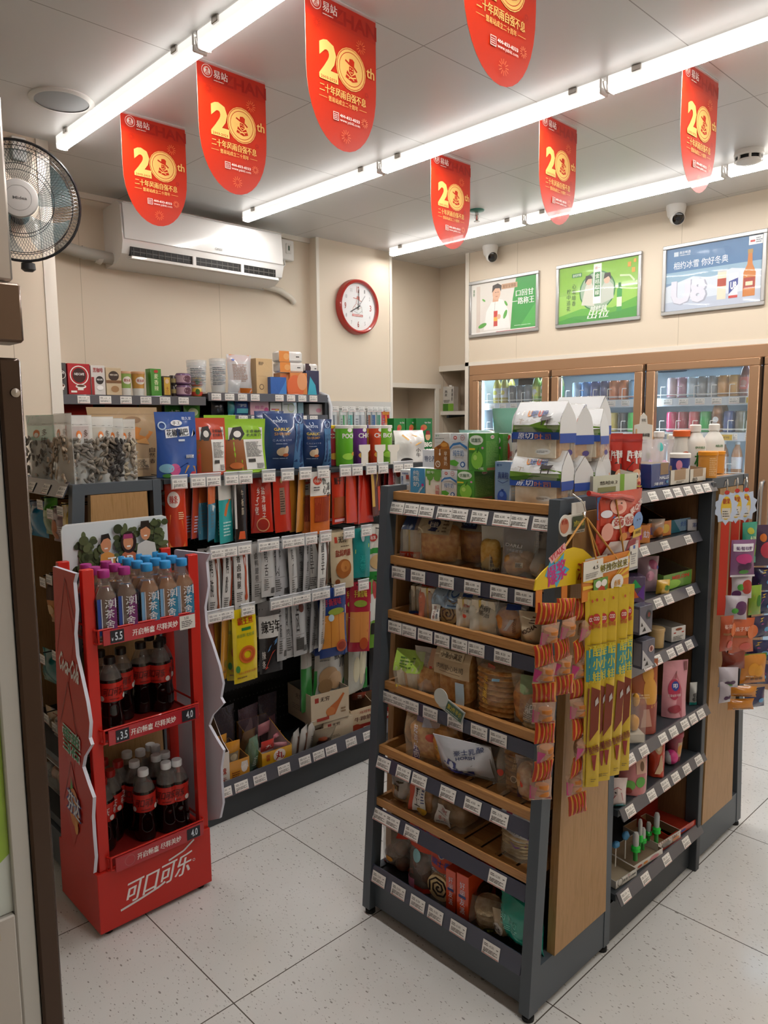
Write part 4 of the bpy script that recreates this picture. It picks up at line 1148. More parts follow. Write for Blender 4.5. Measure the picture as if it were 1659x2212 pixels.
# ---------------------------------------------------------------- goods: helpers
def put(b, name, label_, cat, loc, rz=0.0, group=None, tilt=0.0, roll=0.0):
    "b: a mesh builder (one piece) or a list from tree()"
    if isinstance(b, MB):
        b = [(name, b.mesh(name), None, None)]
    return inst(b, label_, cat, loc, (tilt, roll, rz), group, name)


def bready(c0, c1, sc=60.0):
    k = ('bread', c0, c1)
    if k in _mc:
        return _mc[k]
    mt = bpy.data.materials.new('baked_crust_' + c0); mt.use_nodes = True
    n, l, b = nodes(mt)
    tc = n.new('ShaderNodeTexCoord'); nz = n.new('ShaderNodeTexNoise'); nz.inputs['Scale'].default_value = sc; nz.inputs['Detail'].default_value = 4
    cr = ramp(n, [(0.35, c0), (0.65, c1)])
    l.new(tc.outputs['Object'],nz.inputs['Vector']); l.new(nz.outputs[0],cr.inputs[0]); l.new(cr.outputs[0],b.inputs['Base Color'])
    b.inputs['Roughness'].default_value = 0.55
    _mc[k] = mt
    return mt


def loaf(w, d, h, mat, seed=0, sq=3.0, bump=0.05, b=None, X=None, nu=16, nv=10):
    "rounded lump standing on z=0"
    b = b or MB(); rg = random.Random(seed); p = [rg.uniform(0, 6) for _ in range(4)]

    def fn(u, v):
        a, e = 2 * PI * u, PI * (v - 0.5)
        f = lambda c, q: math.copysign(abs(c) ** (2 / q), c)
        k = 1 + bump * (math.sin(3 * a + p[0] + 4 * e) + 0.7 * math.sin(5 * a * 1.0 + p[1]) * math.cos(6 * e + p[2]))
        ce = f(math.cos(e), sq)
        return (w / 2 * ce * f(math.cos(a),sq) * k,d / 2 * ce * f(math.sin(a),sq) * k,h / 2 + h / 2 * f(math.sin(e),sq) * (1 + bump * 0.5 * math.sin(4 * a + p[3])))
    return b.surf(fn, nu, nv, mat, X)


def packed(name, w, h, d, kind, art, inner, film=None, seed=0, side=(), fill=0.8, wob=1.0):
    "clear bag with something inside: inner(w, h, d) returns (name, mesh builder)"
    p = pouch(w, h, d, kind, film or F(), art, seed, side, wob=wob)
    nm, ib = inner(w * 0.86, h * fill, d * 0.8)
    return [(name, p.mesh(name), None, None), (nm, ib.mesh(nm), 0, (0, 0, 0.004))]


CRUST = bready('8e4d1c','c98a45'); GOLDB = bready('b8722e','e0ae68'); PALE = bready('cfb48c','e6d3b0'); CRUMB = bready('e6d9be','efe6d2'); CHOC = bready('4a2c1e','6b4230')


def in_loaf(mat, sq=4.0, bump=0.04, seed=0):
    return lambda w, h, d: ('bread', loaf(w, d, h, mat, seed, sq, bump))


def in_buns(mat, n=5, seed=0):
    def f(w, h, d):
        b = MB(); rg = random.Random(seed)
        r = min(w * 0.24, h * 0.42)
        for i in range(n):
            X = Matrix.Translation(((rg.random() - 0.5) * (w - 2 * r),(rg.random() - 0.5) * d * 0.3,(i / n) * (h - 2 * r)))
            loaf(2 * r, min(d, 2 * r), 2 * r * 0.9, mat, i + seed, 2.2, 0.03, b, X, 12, 8)
        return ('bun', b)
    return f


def in_sandwich(c1='e6d9be', fillc='d9b43a'):
    def f(w, h, d):
        b = MB()
        for i,(t,mt) in enumerate(((0.3,CRUMB),(0.1,fillc),(0.2,CRUMB),(0.1,M('e9e4d6')),(0.3,CRUMB))):
            x0 = -w / 2 + w * sum((0.3, 0.1, 0.2, 0.1, 0.3)[:i])
            b.prism([(x0, 0), (x0 + w * t * 0.96, 0), (x0 + w * t * 0.96, h), (x0, h)], -d / 2, d / 2, mt)
        return ('sandwich', b)
    return f


def in_roll(c0='d9b878', c1='3c2418'):
    def f(w, h, d):
        b = MB(); r = min(w, h) / 2
        X = Matrix.Translation((0, -d / 2, r)) @ Matrix.Rotation(-PI / 2, 4, 'X')
        b.lathe([(r, 0), (r, d)], bready(c0, 'e8cf98'), 24, X)
        pts = [(0.12 * r * q * math.cos(q * 0.9) * 0.42,-d / 2 - 0.001,r + 0.12 * r * q * math.sin(q * 0.9) * 0.42) for q in range(1,19)]
        b.tube(pts, r * 0.07, M(c1, 0.5), 5)
        return ('swiss_roll', b)
    return f


def in_stack(mat, n=7):
    def f(w, h, d):
        b = MB()
        for i in range(n):
            loaf(w, d, h / n * 1.05, mat, i, 2.6, 0.03, b, Matrix.Translation((0, 0, i * h / n)), 14, 6)
        return ('biscuit', b)
    return f


RZ = -PI / 2
BR = 'bread packs on the sloping rack'


def shelf_x(k, rows):
    "goods on tray k of the bread rack: (name, label, category, p0, p1, top row, depth, set-back, builder, turn, tilt)"
    z = TIER[k] - (0.014 if k < 6 else 0.032)
    for (nm, lb, cat, p0, p1, pt, d, back, fn, turn, tilt) in rows:
        x = XF(TIER[k]) + 0.02 + back
        c, w, h = fit(0, x, p0, p1, pt, z)
        put(fn(w, h, d), nm, lb, cat, (c.x + d / 2, c.y, z + 0.001), RZ + turn, BR, tilt)


shelf_x(1, [
    ('sandwich_pack','triangular white sandwich pack with a blue top, left end of the upper bread tray','sandwich',862,900,1120,0.09,0.02,lambda w,h,d: packed('sandwich_pack',w,h,d,'gusset',[('r',-0.5,0.72,0.5,1,'3b4f7c'),('r',-0.5,0.04,0.4,0.2,'c8432f'),('t','三明治',-0.05,0.12,0.7,0.08,'f0f0f0',0.02),('r',-0.5,0.0,0.4,0.05,'2f4f9c')],in_sandwich(),fill=0.68),0.25,0),
    ('toast_bag','brown toast bag with a kraft flap and upright navy badge on the upper tray','bread',894,972,1112,0.10,0.015,lambda w,h,d: packed('toast_bag',w,h,d,'gusset',[('r',-0.42,0.62,0.3,1,'b8a98c'),('c',-0.08,0.83,0.15,0.15,'2a2f55'),('r',-0.23,0.68,0.07,0.86,'2a2f55'),('t','豪士面包',-0.08,0.80,0.2,0.1,'e4e0d4',0.02),('fine',0.12,0.66,0.24,0.9,4,'6b5a44')],in_loaf(GOLDB,4.5,0.03,1),F('d8b890',0.2),fill=0.75),0.3,0.03),
    ('toast_bag','toast bag with a pale flap and wide dark blue badge behind the yellow cake','bread',968,1042,1108,0.10,0.07,lambda w,h,d: packed('toast_bag',w,h,d,'gusset',[('r',-0.48,0.66,0.5,1,'8f938a'),('c',0.0,0.84,0.26,0.14,'232c52'),('r',-0.22,0.70,0.22,0.86,'232c52'),('t','HORSIEAR',0,0.88,0.4,0.05,'8fb0d8',0.02),('t','豪士早餐',0.0,0.79,0.34,0.08,'6a9ad0',0.02),('r',-0.3,0.1,-0.12,0.36,'d8a868'),('fine',-0.28,0.12,-0.14,0.34,4,'8a5a2a')],in_loaf(CRUST,4,0.05,2),F('d8b890',0.15),fill=0.72),0.1,0),
    ('cake_pack','yellow cake pack with dark blue writing beside the bag of round buns','bread',1026,1068,1140,0.07,0.03,lambda w,h,d: packed('cake_pack',w,h,d,'stand',[('r',-0.5,0.55,0.5,1,'d8d8d0'),('r',0.08,0.06,0.42,0.6,'e6dcb8'),('v','豪士早餐面包',0.2,0.36,0.14,0.46,'27306a'),('t','豪七心知',0.0,0.06,0.8,0.07,'27306a',0.03)],in_loaf(bready('d9a94a','f0d488'),4,0.02,3),F('f0e2b0',0.35),fill=0.7),0.2,0),
    ('bun_bag','frosted bag of round golden buns on the upper bread tray','bread',1064,1140,1143,0.09,0.0,lambda w,h,d: packed('bun_bag',w,h,d,'stand',[('t','DARLI',-0.1,0.64,0.5,0.06,'f4f4f4',0.01),('t','小鸡蛋面包',-0.05,0.55,0.5,0.05,'e8e8e8',0.01),('c',0.25,0.05,0.1,0.03,'b03a3a'),('r',0.1,0.24,0.26,0.34,'e8e4dc'),('fine',0.11,0.25,0.25,0.33,3,'3a3a42')],in_buns(bready('b5813e','dfae66'),9,4),F('f4f6f8',0.26,0.25),fill=0.56),0.05,0),
    ('bread_bag','white film bread bag lying low at the end of the upper tray','bread',1134,1172,1192,0.09,0.02,lambda w,h,d: packed('bread_bag',w,h,d,'pillow',[],in_loaf(PALE,3,0.05,5),F('e8e6e2',0.5,0.2),fill=0.7),-0.2,0),
    ('bread_bag','white film bread bag with blue characters, upper of the pair by the post','bread',1138,1184,1128,0.07,0.07,lambda w,h,d: packed('bread_bag',w,h,d,'pillow',[('v','面包工坊',0.1,0.68,0.18,0.4,'39566f')],in_loaf(PALE,3,0.05,6),F('e0e2e2',0.55,0.2),fill=0.7),-0.2,0),
])
shelf_x(2, [
    ('sandwich_pack','dark film sandwich with a blue and red foot on the second bread tray','sandwich',880,906,1252,0.09,0.02,lambda w,h,d: packed('sandwich_pack',w,h,d,'gusset',[('r',-0.5,0.0,0.45,0.1,'b8452c'),('r',-0.5,0.1,0.45,0.18,'2a3f7c')],in_sandwich(fillc='8a6a3c'),F('7a7468',0.35),fill=0.8),0.3,0.06),
    ('sandwich_pack','pink and red sandwich pack beside the pale blue cake roll','sandwich',902,938,1256,0.09,0.01,lambda w,h,d: packed('sandwich_pack',w,h,d,'gusset',[('r',-0.5,0,-0.22,0.9,'d88468'),('r',-0.5,0.86,0.5,1,'b5352c'),('c',-0.3,0.84,0.12,0.06,'b5352c'),('c',0.0,0.83,0.12,0.07,'b5352c'),('c',0.3,0.84,0.12,0.05,'b5352c'),('t','CHEESE',0.0,0.93,0.7,0.05,'f0d8d0',0.01)],in_sandwich(fillc='e6c860'),F('e8b8a8',0.35),fill=0.82),0.3,0.08),
    ('cake_roll','cake roll in brown film with a pale blue spiral flap','cake',932,990,1262,0.10,0.0,lambda w,h,d: packed('cake_roll',w,h,d,'gusset',[('r',-0.48,0.48,0.5,1,'9fb4c8'),('o',0.22,0.82,0.24,0.2,'6f86a8'),('o',0.22,0.82,0.13,0.09,'3f5f98'),('l',[(0.1,0.66),(0.3,0.6),(0.42,0.7)],0.03,'8a7258'),('t','卷艺',-0.28,0.88,0.18,0.09,'3c5f86',0.02),('v','金云',-0.02,0.68,0.08,0.16,'3c5f86'),('r',0.1,0.53,0.4,0.56,'3c5f86'),('r',-0.46,0.12,-0.18,0.5,'e9e6de'),('v','瑞士卷',-0.36,0.32,0.1,0.3,'8a3a2c'),('v','蛋糕',-0.26,0.32,0.07,0.3,'2f3b58')],in_roll(),F('8a6a50',0.25),fill=0.55),0.1,0.05),
    ('sandwich_pack','clear sandwich with red and black writing and a 90 badge','sandwich',984,1018,1282,0.07,0.0,lambda w,h,d: packed('sandwich_pack',w,h,d,'gusset',[('r',-0.3,0.9,0.3,0.98,'2f4a8c'),('t','火腿',0.05,0.74,0.36,0.09,'c23a2c',0.02),('t','吐司三明治',0,0.6,0.7,0.08,'2c2c30',0.01),('c',0.0,0.48,0.12,0.05,'c8452f'),('t','90',0.0,0.1,0.6,0.12,'2d3a6a',0.03),('c',0.12,0.1,0.1,0,'c23a2c')],in_sandwich(fillc='dcb85a'),F('efe9dc',0.45),fill=0.85),0.25,0.12),
    ('sandwich_pack','clear sandwich with black writing, beside the 90 badge sandwich','sandwich',1014,1064,1284,0.07,0.0,lambda w,h,d: packed('sandwich_pack',w,h,d,'gusset',[('r',-0.3,0.9,0.4,0.98,'2f3f7c'),('v','乳酪',-0.05,0.68,0.2,0.28,'3a3a3a'),('v','三明治',0.15,0.68,0.2,0.36,'3a3a3a'),('fine',-0.4,0.06,0.2,0.13,2,'5a5a5a')],in_sandwich(fillc='e8c86a'),F('e0dccf',0.42),fill=0.85),0.25,0.1),
    ('bread_pack','orange bread in white torn wrapping with a blue corner','bread',1058,1122,1305,0.08,0.0,lambda w,h,d: packed('bread_pack',w,h,d,'pillow',[('p',[(-0.5,0.02),(-0.1,0.0),(0.3,0.3),(0.45,0.9),(0.2,0.98),(-0.05,0.5)],'e0e0e4'),('r',-0.1,0.9,0.3,1,'3a55a0'),('c',-0.4,0.04,0.1,0.03,'2f50a8'),('v','ECOCOCO',0.2,0.55,0.08,0.36,'5a4030')],in_loaf(bready('c0702a','e09a48'),2.6,0.05,8),F('d8d8d6',0.3),fill=0.85),0.3,0.2),
    ('mocha_pack','cream and orange cake pack with brown mocha writing by the hanging candy','cake',1112,1160,1322,0.07,0.0,lambda w,h,d: pouch(w,h,d,'pillow','d6c3a4',[('p',[(-0.5,0),(0.5,0),(0.5,0.42),(0.0,0.32),(-0.5,0.1)],'c2542a'),('p',[(-0.3,0.06),(0.1,0.3),(0.3,0.16),(0.0,0.02)],'e0cdb0'),('t','MOCHA',-0.02,0.6,0.7,0.12,'4a3020',0.03,0,0.5),('r',0.0,0.78,0.4,0.8,'4a3020'),('r',0.05,0.84,0.42,0.86,'4a3020'),('r',0.1,0.9,0.45,0.92,'4a3020')],9),0.3,0.2),
])
shelf_x(3, [
    ('sandwich_loaf','long sandwich loaf with a green wrapper end, left of the third tray','sandwich',852,900,1400,0.10,0.0,lambda w,h,d: packed('sandwich_loaf',w,h,d,'gusset',[('r',-0.5,0.62,0.5,1,'9ab84a'),('fine',-0.3,0.7,0.3,0.9,4,'4a6a2a'),('r',-0.45,0.2,-0.25,0.26,'e0c23a')],in_sandwich(fillc='d8a050'),F('e4d8c0',0.3),fill=0.62),0.35,0.3),
    ('bread_pack','small bread in clear and peach wrapping beside the kraft toast','bread',888,938,1402,0.08,0.0,lambda w,h,d: packed('bread_pack',w,h,d,'stand',[('p',[(-0.1,0.3),(0.5,0.3),(0.5,1),(0.1,1)],'c89a78'),('r',0.06,0.52,0.16,0.64,'c0392b'),('fine',0.2,0.5,0.46,0.7,4,'5a3a2a'),('p',[(-0.5,0.0),(-0.2,0.0),(-0.05,0.4),(-0.4,0.5)],'e6e0d8')],in_loaf(bready('b07a40','d8aa70'),3,0.05,9),F('e8dccf',0.3),fill=0.6),0.3,0.1),
    ('toast_bag','flat kraft toast bag with a checked top and boxed black title','bread',938,1012,1388,0.07,0.0,lambda w,h,d: packed('toast_bag',w,h,d,'gusset',[('r',-0.5,0.46,0.5,1,'c4ac8a')] + [('l',[(-0.5 + i * 0.1,0.86 + 0.0),(-0.38 + i * 0.1,1.0)],0.012,'b07a48') for i in range(9)] + [('l',[(-0.38 + i * 0.1,0.86),(-0.5 + i * 0.1,1.0)],0.012,'b07a48') for i in range(9)] + [('r',-0.34,0.72,0.32,0.85,'d8c3a0'),('o',-0.01,0.785,0.001,0.0,'8a4a2a'),('t','小张小满足',-0.01,0.785,0.58,0.08,'2e2018',0.02),('t','肉松奶心吐司',0.0,0.61,0.74,0.085,'2e2018',0.02),('r',-0.3,0.53,0.3,0.537,'6a4a34'),('r',0.18,0.02,0.4,0.42,'b4c8d8')],in_loaf(GOLDB,5,0.02,10),F('d9a66a',0.25),fill=0.8,wob=0.4),0.02,0.03),
    ('bread_pack','round pleated bread in clear film with an orange upright label','bread',1012,1106,1428,0.10,0.0,lambda w,h,d: packed('bread_pack',w,h,d,'pillow',[('p',[(-0.36,0.12),(-0.14,0.1),(0.0,0.9),(-0.18,0.92)],'c8442a'),('v','手撕面包',-0.16,0.5,0.14,0.5,'f0c040'),('p',[(-0.3,0.08),(0.2,0.14),(0.2,0.2),(-0.3,0.16)],'6a3a7a'),('r',0.0,0.7,0.14,0.74,'9fd0f0')],in_stack(GOLDB,9),F('e0c8a8',0.22),fill=0.82),0.15,0.08),
    ('bread_pack','long crusty bread in green topped film beside the cracker bag','bread',1098,1158,1452,0.08,0.01,lambda w,h,d: packed('bread_pack',w,h,d,'pillow',[('p',[(-0.5,0),(0.2,0),(0.0,0.3),(-0.5,0.22)],'dcd6cc'),('c',0.0,0.16,0.1,0.05,'2c3450'),('r',-0.2,0.75,0.4,1,'8a9a70')],in_loaf(CRUST,3,0.06,12),F('dcc8a8',0.22),fill=0.85),0.35,0.25),
    ('cracker_bag','clear bag of crinkled crackers printed with white writing at the tray end','biscuits',1118,1160,1478,0.05,0.0,lambda w,h,d: packed('cracker_bag',w,h,d,'pillow',[('t','锅巴',0,0.5,0.6,0.2,'e8e8e4',0.02),('fine',-0.35,0.2,0.35,0.38,4,'e0dcd4')],in_stack(bready('a98a5a','d0b488'),6),F('e6e2da',0.35,0.08),fill=0.8),0.2,0),
])
shelf_x(4, [
    ('bun_bag','twisted bag of an orange bun at the left end of the fourth tray','bread',864,892,1545,0.08,0.04,lambda w,h,d: packed('bun_bag',w,h,d,'pillow',[],in_loaf(bready('b8742c','d89a50'),2.4,0.05,13),F('d8923c',0.4),fill=0.8),0.2,0.1),
    ('bread_bag','clear bread bag with an upright purple stripe of white writing','bread',880,940,1535,0.08,0.0,lambda w,h,d: packed('bread_bag',w,h,d,'gusset',[('p',[(-0.34,0),(-0.16,0),(0.0,0.94),(-0.2,0.94)],'463a86'),('v','起司吐司',-0.17,0.45,0.14,0.7,'eeeaf4'),('c',0.3,0.62,0.16,0.07,'b8483c'),('r',0.02,0.78,0.5,1,'a8a6b0')],in_loaf(GOLDB,4,0.04,14),F('d8c0a0',0.22),fill=0.78),0.25,0.2),
    ('banana_bread','banana bread in clear film with a curved yellow label','bread',924,984,1560,0.08,0.0,lambda w,h,d: packed('banana_bread',w,h,d,'pillow',[('p',[(-0.4,0.5),(0.0,0.42),(0.46,0.52),(0.46,0.64),(0.0,0.56),(-0.4,0.62)],'e0b83a'),('t','香蕉面包',0.03,0.545,0.7,0.1,'4a3a1a',0.03),('c',-0.2,0.76,0.09,0.04,'b8483c'),('c',0.1,0.14,0.2,0.06,'d8b23a')],in_loaf(bready('b8722e','d89848'),2.6,0.05,15),F('d89a48',0.25),fill=0.85),0.2,0.2),
    ('toast_bag','large white and silver toast bag with a navy gentleman in a hat','bread',948,1052,1580,0.07,0.0,lambda w,h,d: pouch(w,h,d,'pillow','ccd0da',[('p',[(-0.1,0),(0.5,0),(0.5,1),(0.25,1),(0.0,0.4)],M('9a9a98',0.18,coat=0.6)),('p',[(0.05,0.05),(0.48,0.1),(0.48,0.7),(0.2,0.6)],M('87837c',0.15,coat=0.6)),('p',[(-0.26,0.5),(-0.08,0.46),(-0.06,0.6),(-0.22,0.64)],'26317c'),('p',[(-0.32,0.48),(-0.04,0.42),(-0.04,0.46),(-0.32,0.52)],'26317c'),('p',[(-0.24,0.44),(-0.08,0.42),(-0.02,0.34),(-0.1,0.3),(-0.2,0.32)],'26317c'),('c',-0.02,0.36,0.06,0.04,'26317c'),('l',[(-0.3,0.28),(-0.1,0.24),(0.1,0.3)],0.03,'26317c'),('p',[(0.0,0.2),(0.2,0.24),(0.22,0.4),(0.1,0.36)],'26317c'),('t','豪士乳酸',0.14,0.86,0.52,0.09,'33416f',0.02,0,0.25),('t','HORSH',0.1,0.75,0.34,0.06,'33416f',0.02,0,0.25),('l',[(-0.4,0.28),(-0.2,0.24)],0.03,'c89a70'),('l',[(-0.38,0.22),(-0.2,0.2)],0.03,'c89a70')],16),0.25,0.45),
    ('toast_bag','grey clear toast bag tucked behind the white gentleman bag','bread',1022,1080,1600,0.06,0.05,lambda w,h,d: packed('toast_bag',w,h,d,'gusset',[],in_loaf(bready('8a6a50','b09070'),5,0.02,17),F('b8b4ae',0.3),fill=0.8),0.25,0.35),
    ('biscuit_pack','clear pack of stacked brown round pancakes with a red dot','biscuits',1074,1136,1606,0.09,0.02,lambda w,h,d: packed('biscuit_pack',w,h,d,'gusset',[('c',-0.4,0.42,0.1,0,'c8412c'),('o',0.1,0.42,0.1,0.08,'c8b090'),('v','铜锣烧',0.1,0.74,0.12,0.3,'c8a880')],in_stack(bready('7a4a24','a8743c'),8),F('d8c4a8',0.18),fill=0.82),0.1,0.1),
    ('bread_bag','clear bread bag with pink writing and a purple foot by the post','bread',1102,1154,1640,0.08,0.0,lambda w,h,d: packed('bread_bag',w,h,d,'pillow',[('r',-0.5,0.0,0.5,0.2,'5c2f7c'),('v','紫薯软香',0.28,0.62,0.14,0.5,'c06a7c'),('c',-0.1,0.55,0.1,0.05,'c8412c')],in_loaf(bready('c88a4a','e6be88'),2.6,0.04,18),F('e6dcd4',0.25),fill=0.85),0.2,0.15),
])
shelf_x(5, [
    ('bread_pack','pale film bread pack with two dark stickers, left of the fifth tray','bread',836,880,1668,0.08,0.0,lambda w,h,d: packed('bread_pack',w,h,d,'pillow',[('r',-0.16,0.78,0.14,0.92,'3f3320'),('r',-0.26,0.58,0.02,0.72,'3f3320'),('t','包',-0.12,0.65,0.16,0.1,'d8b878'),('p',[(0.1,0.05),(0.46,0.05),(0.4,0.4),(0.2,0.35)],'d8dce0')],in_loaf(bready('a8784a','c89a6a'),3,0.04,19),F('d0d2d2',0.45,0.2),fill=0.7),0.3,0.2),
    ('sandwich_pack','bread pack with a red, white and black upright label','sandwich',880,926,1672,0.09,0.0,lambda w,h,d: packed('sandwich_pack',w,h,d,'gusset',[('r',-0.4,0.1,-0.24,0.72,'c8553c'),('r',-0.24,0.1,0.28,0.72,'e6e4e0'),('v','手工',-0.04,0.46,0.26,0.44,'1a1a1c',0.03),('fine',0.14,0.34,0.26,0.68,5,'3a4a7c'),('c',0.12,0.14,0.2,0.09,'d8a83a'),('r',0.2,0.74,0.5,0.8,'8ad0b8')],in_loaf(bready('a8703a','c8935a'),5,0.02,20),F('b89878',0.2),fill=0.72),0.1,0.02),
    ('toast_cube','brown cube toast in clear film with a red lettered white label','bread',932,1000,1722,0.10,0.01,lambda w,h,d: packed('toast_cube',w,h,d,'gusset',[('r',-0.34,0.02,0.12,0.6,'e8e6e2'),('t','然利',-0.11,0.5,0.26,0.11,'c0392b',0.02),('t','手工',-0.11,0.25,0.26,0.13,'c0392b',0.02),('fine',-0.28,0.1,0.06,0.15,1,'4a5a8c'),('fine',-0.28,0.38,0.06,0.41,1,'4a4a4a')],in_loaf(bready('8f6844','b08a62'),7,0.01,21),F('c8b8a0',0.2),fill=0.72),0.0,0.0),
    ('nut_bread','white and purple nut bread bag alone at the right end of a tray','bread',1064,1140,1772,0.09,0.01,lambda w,h,d: packed('nut_bread',w,h,d,'stand',[('r',-0.5,0.44,0.5,1,'d5d6da'),('p',[(-0.5,0.44),(0.5,0.3),(0.5,0.46),(-0.5,0.52)],'d5d6da'),('l',[(-0.2,0.42),(0.1,0.32),(0.3,0.34),(0.34,0.6),(0.5,0.66)],0.03,'8a5aa0'),('c',-0.05,0.93,0.16,0.07,'5a3a80'),('c',0.3,0.9,0.16,0.06,'6a4a90'),('r',-0.35,0.85,-0.18,0.98,'a83a5a'),('t','坚果列巴',-0.02,0.64,0.66,0.13,'2a2a34',0.02),('fine',-0.2,0.5,0.2,0.54,1,'6a6a74')],in_stack(bready('c8ac80','e6d4b0'),6),F('dccfb8',0.3),fill=0.5),0.05,0.02),
])
shelf_x(6, [
    ('cake_bag','brown cake bag with an orange foot at the left end of the lowest tray','cake',812,868,1798,0.09,0.0,lambda w,h,d: packed('cake_bag',w,h,d,'pillow',[('r',-0.5,0.0,0.5,0.14,'d8502a'),('c',0.0,0.42,0.14,0.07,'c88a3a'),('r',0.1,0.86,0.5,1,'c83a24')],in_buns(CHOC,5,22),F('d8ccc0',0.22),fill=0.82),0.15,0.05),
    ('cake_bag','orange and clear bag of chocolate balls with blue lava cake title','cake',868,928,1782,0.09,0.0,lambda w,h,d: packed('cake_bag',w,h,d,'stand',[('r',-0.5,0.56,0.5,1,'cc4426'),('t','熔岩蛋糕',0.08,0.76,0.72,0.1,'e6e4ec',0.02),('t','熔岩蛋糕',0.06,0.87,0.72,0.06,'3f5cb0',0.03),('c',-0.1,0.48,0.16,0.09,'9ad0d8'),('r',-0.5,0.0,-0.1,0.14,'d88ab0'),('r',-0.1,0,0.5,0.06,'c83a24')],in_buns(CHOC,6,23),F('d8c8c0',0.2),fill=0.5),0.1,0.02),
    ('cake_roll_bag','red and blue bag of a sliced chocolate swiss roll','cake',914,970,1838,0.09,0.0,lambda w,h,d: packed('cake_roll_bag',w,h,d,'stand',[('r',-0.5,0.55,0.5,1,'c64526'),('p',[(-0.5,0.42),(0.5,0.5),(0.5,0.62),(-0.5,0.55)],'2c4690'),('t','Chocolate Cake',0,0.52,0.8,0.05,'e8e8f0',0.02,0,0.05),('t','瑞士卷',-0.05,0.68,0.7,0.12,'2f4fa8',0.04),('c',-0.05,0.85,0.16,0.08,'33437c'),('o',-0.05,0.85,0.13,0.1,'c8b8b0'),('t','Orion',0.05,0.96,0.5,0.06,'e0e4f0',0.02)],in_roll('d8c090','2c1a12'),F('e0d8cc',0.2),fill=0.5),0.12,0.05),
    ('pie_box','upright orange pie box, the narrower left one of the pair','box',962,983,1880,0.12,0.0,lambda w,h,d: carton(w,d,h,'d64a22',[('v','好丽友派',0.0,0.5,0.42,0.7,'e8e4f0'),('r',-0.3,0.5,0.3,0.56,'2f3f7c')],top=[('r',-0.4,0.6,0.4,0.8,'3a2c28')]),0.03,0),
    ('pie_box','upright orange pie box with a brown window on its side','box',985,1010,1890,0.13,-0.01,lambda w,h,d: carton(w,d,h,'d64a22',[('v','好丽友派',0.0,0.5,0.42,0.7,'e8e4f0'),('r',-0.3,0.5,0.3,0.56,'2f3f7c')],[('c',0.05,0.45,0.33,0.26,'4a2a1e'),('c',0.05,0.45,0.2,0.14,'6a4430')],[('fine',-0.35,0.5,0.35,0.8,5,'3a2c28')]),0.03,0),
    ('cake_pack','brown cake pack with a bright yellow wrapper end at the rack foot','cake',1012,1066,1938,0.09,0.0,lambda w,h,d: packed('cake_pack',w,h,d,'gusset',[('p',[(-0.5,0),(0.5,0),(0.5,0.16),(-0.5,0.3)],'c9b020'),('c',0.2,0.38,0.22,0.12,'3a3a1c'),('t','蛋糕',0.2,0.38,0.2,0.1,'b8c04a')],in_stack(bready('b09a78','d8c8a8'),4),F('8a6a4c',0.3),fill=0.8),0.35,0.35),
    ('biscuit_bag','white lettered biscuit bag between the yellow and the teal packs','biscuits',1056,1092,1968,0.06,0.0,lambda w,h,d: pouch(w,h,d,'pillow','b8a488',[('c',-0.1,0.5,0.3,0.2,'e4e0da'),('t','曲奇',-0.1,0.5,0.4,0.18,'2a2a2c')],24),0.3,0.2),
    ('mochi_bag','shiny teal bag with white writing at the right end of the rack foot','snack bag',1074,1162,1946,0.10,0.0,lambda w,h,d: pouch(w,h,d,'pillow',M('1f9c8a',0.2,coat=0.6),[('t','多肉葡萄',-0.08,0.74,0.62,0.12,'8ad8c8',0.01,0,-0.15),('fine',-0.4,0.5,0.3,0.62,3,'8ad8c8'),('c',-0.32,0.26,0.05,0.04,'c87a4a'),('c',-0.16,0.2,0.05,0.04,'c87a4a'),('c',0.0,0.15,0.05,0.04,'c87a4a'),('c',0.16,0.1,0.05,0.04,'d88a4a'),('r',-0.1,0.04,0.4,0.1,'1a3a3a')],25),-0.25,0.3),
])
# --- top of the bread rack: milk cartons
def milk(front, base, side=None, top='e6e6e4'):
    return lambda w,h,d: carton(w,d,h,base,front,side if side is not None else [('fine',-0.4,0.2,0.4,0.7,7,'8a8f94')],topcol=top)


GAP = [('r',-0.5,0,0.5,1,'4f9a3c'),('c',-0.05,0.82,0.42,0.13,'e4efe0'),('t','优酸乳',-0.05,0.82,0.62,0.11,'3a6a4a',0.02),('c',0.02,0.3,0.36,0.24,'86c84a'),('c',-0.1,0.36,0.12,0.07,'b4e070'),('p',[(-0.02,0.5),(0.1,0.64),(0.16,0.62),(0.04,0.48)],'3f7a2c'),('r',-0.48,0.56,-0.1,0.61,'d8c23a'),('c',0.36,0.62,0.07,0.03,'d88ab8'),('t','1瓶',0.3,0.08,0.3,0.07,'e4efe0',0.02)]
GSIDE = [('r',-0.5,0,0.5,1,'4f8a38'),('fine',-0.44,0.16,0.44,0.8,22,'7fae5c'),('c',0.0,0.9,0.14,0.05,'e0d8d0'),('t','伊利',0,0.9,0.18,0.04,'c0392b'),('r',-0.4,0.03,0.4,0.1,'8a5a38')]
PURE = [('c',-0.2,0.88,0.1,0.05,'c85a5a'),('c',-0.2,0.88,0.05,0.02,'f0e4e4'),('o',0.22,0.88,0.12,0.1,'b85a5a'),('t','伊利',0.22,0.88,0.13,0.04,'b8483c'),('r',-0.4,0.76,0.4,0.765,'9a9a9a'),('p',[(-0.5,0.55),(-0.3,0.66),(0.1,0.7),(0.5,0.56),(0.5,0.64),(0.1,0.76),(-0.3,0.73),(-0.5,0.62)],'3a78b4'),('t','纯牛奶',0.0,0.46,0.62,0.17,'3a6a9c',0.02),('p',[(-0.46,0.14),(-0.1,0.1),(0.05,0.2),(-0.2,0.28),(-0.46,0.26)],'5aa83c'),('c',0.26,0.16,0.14,0.08,'2c5a98'),('c',0.26,0.16,0.08,0.05,'cfe0ee')]
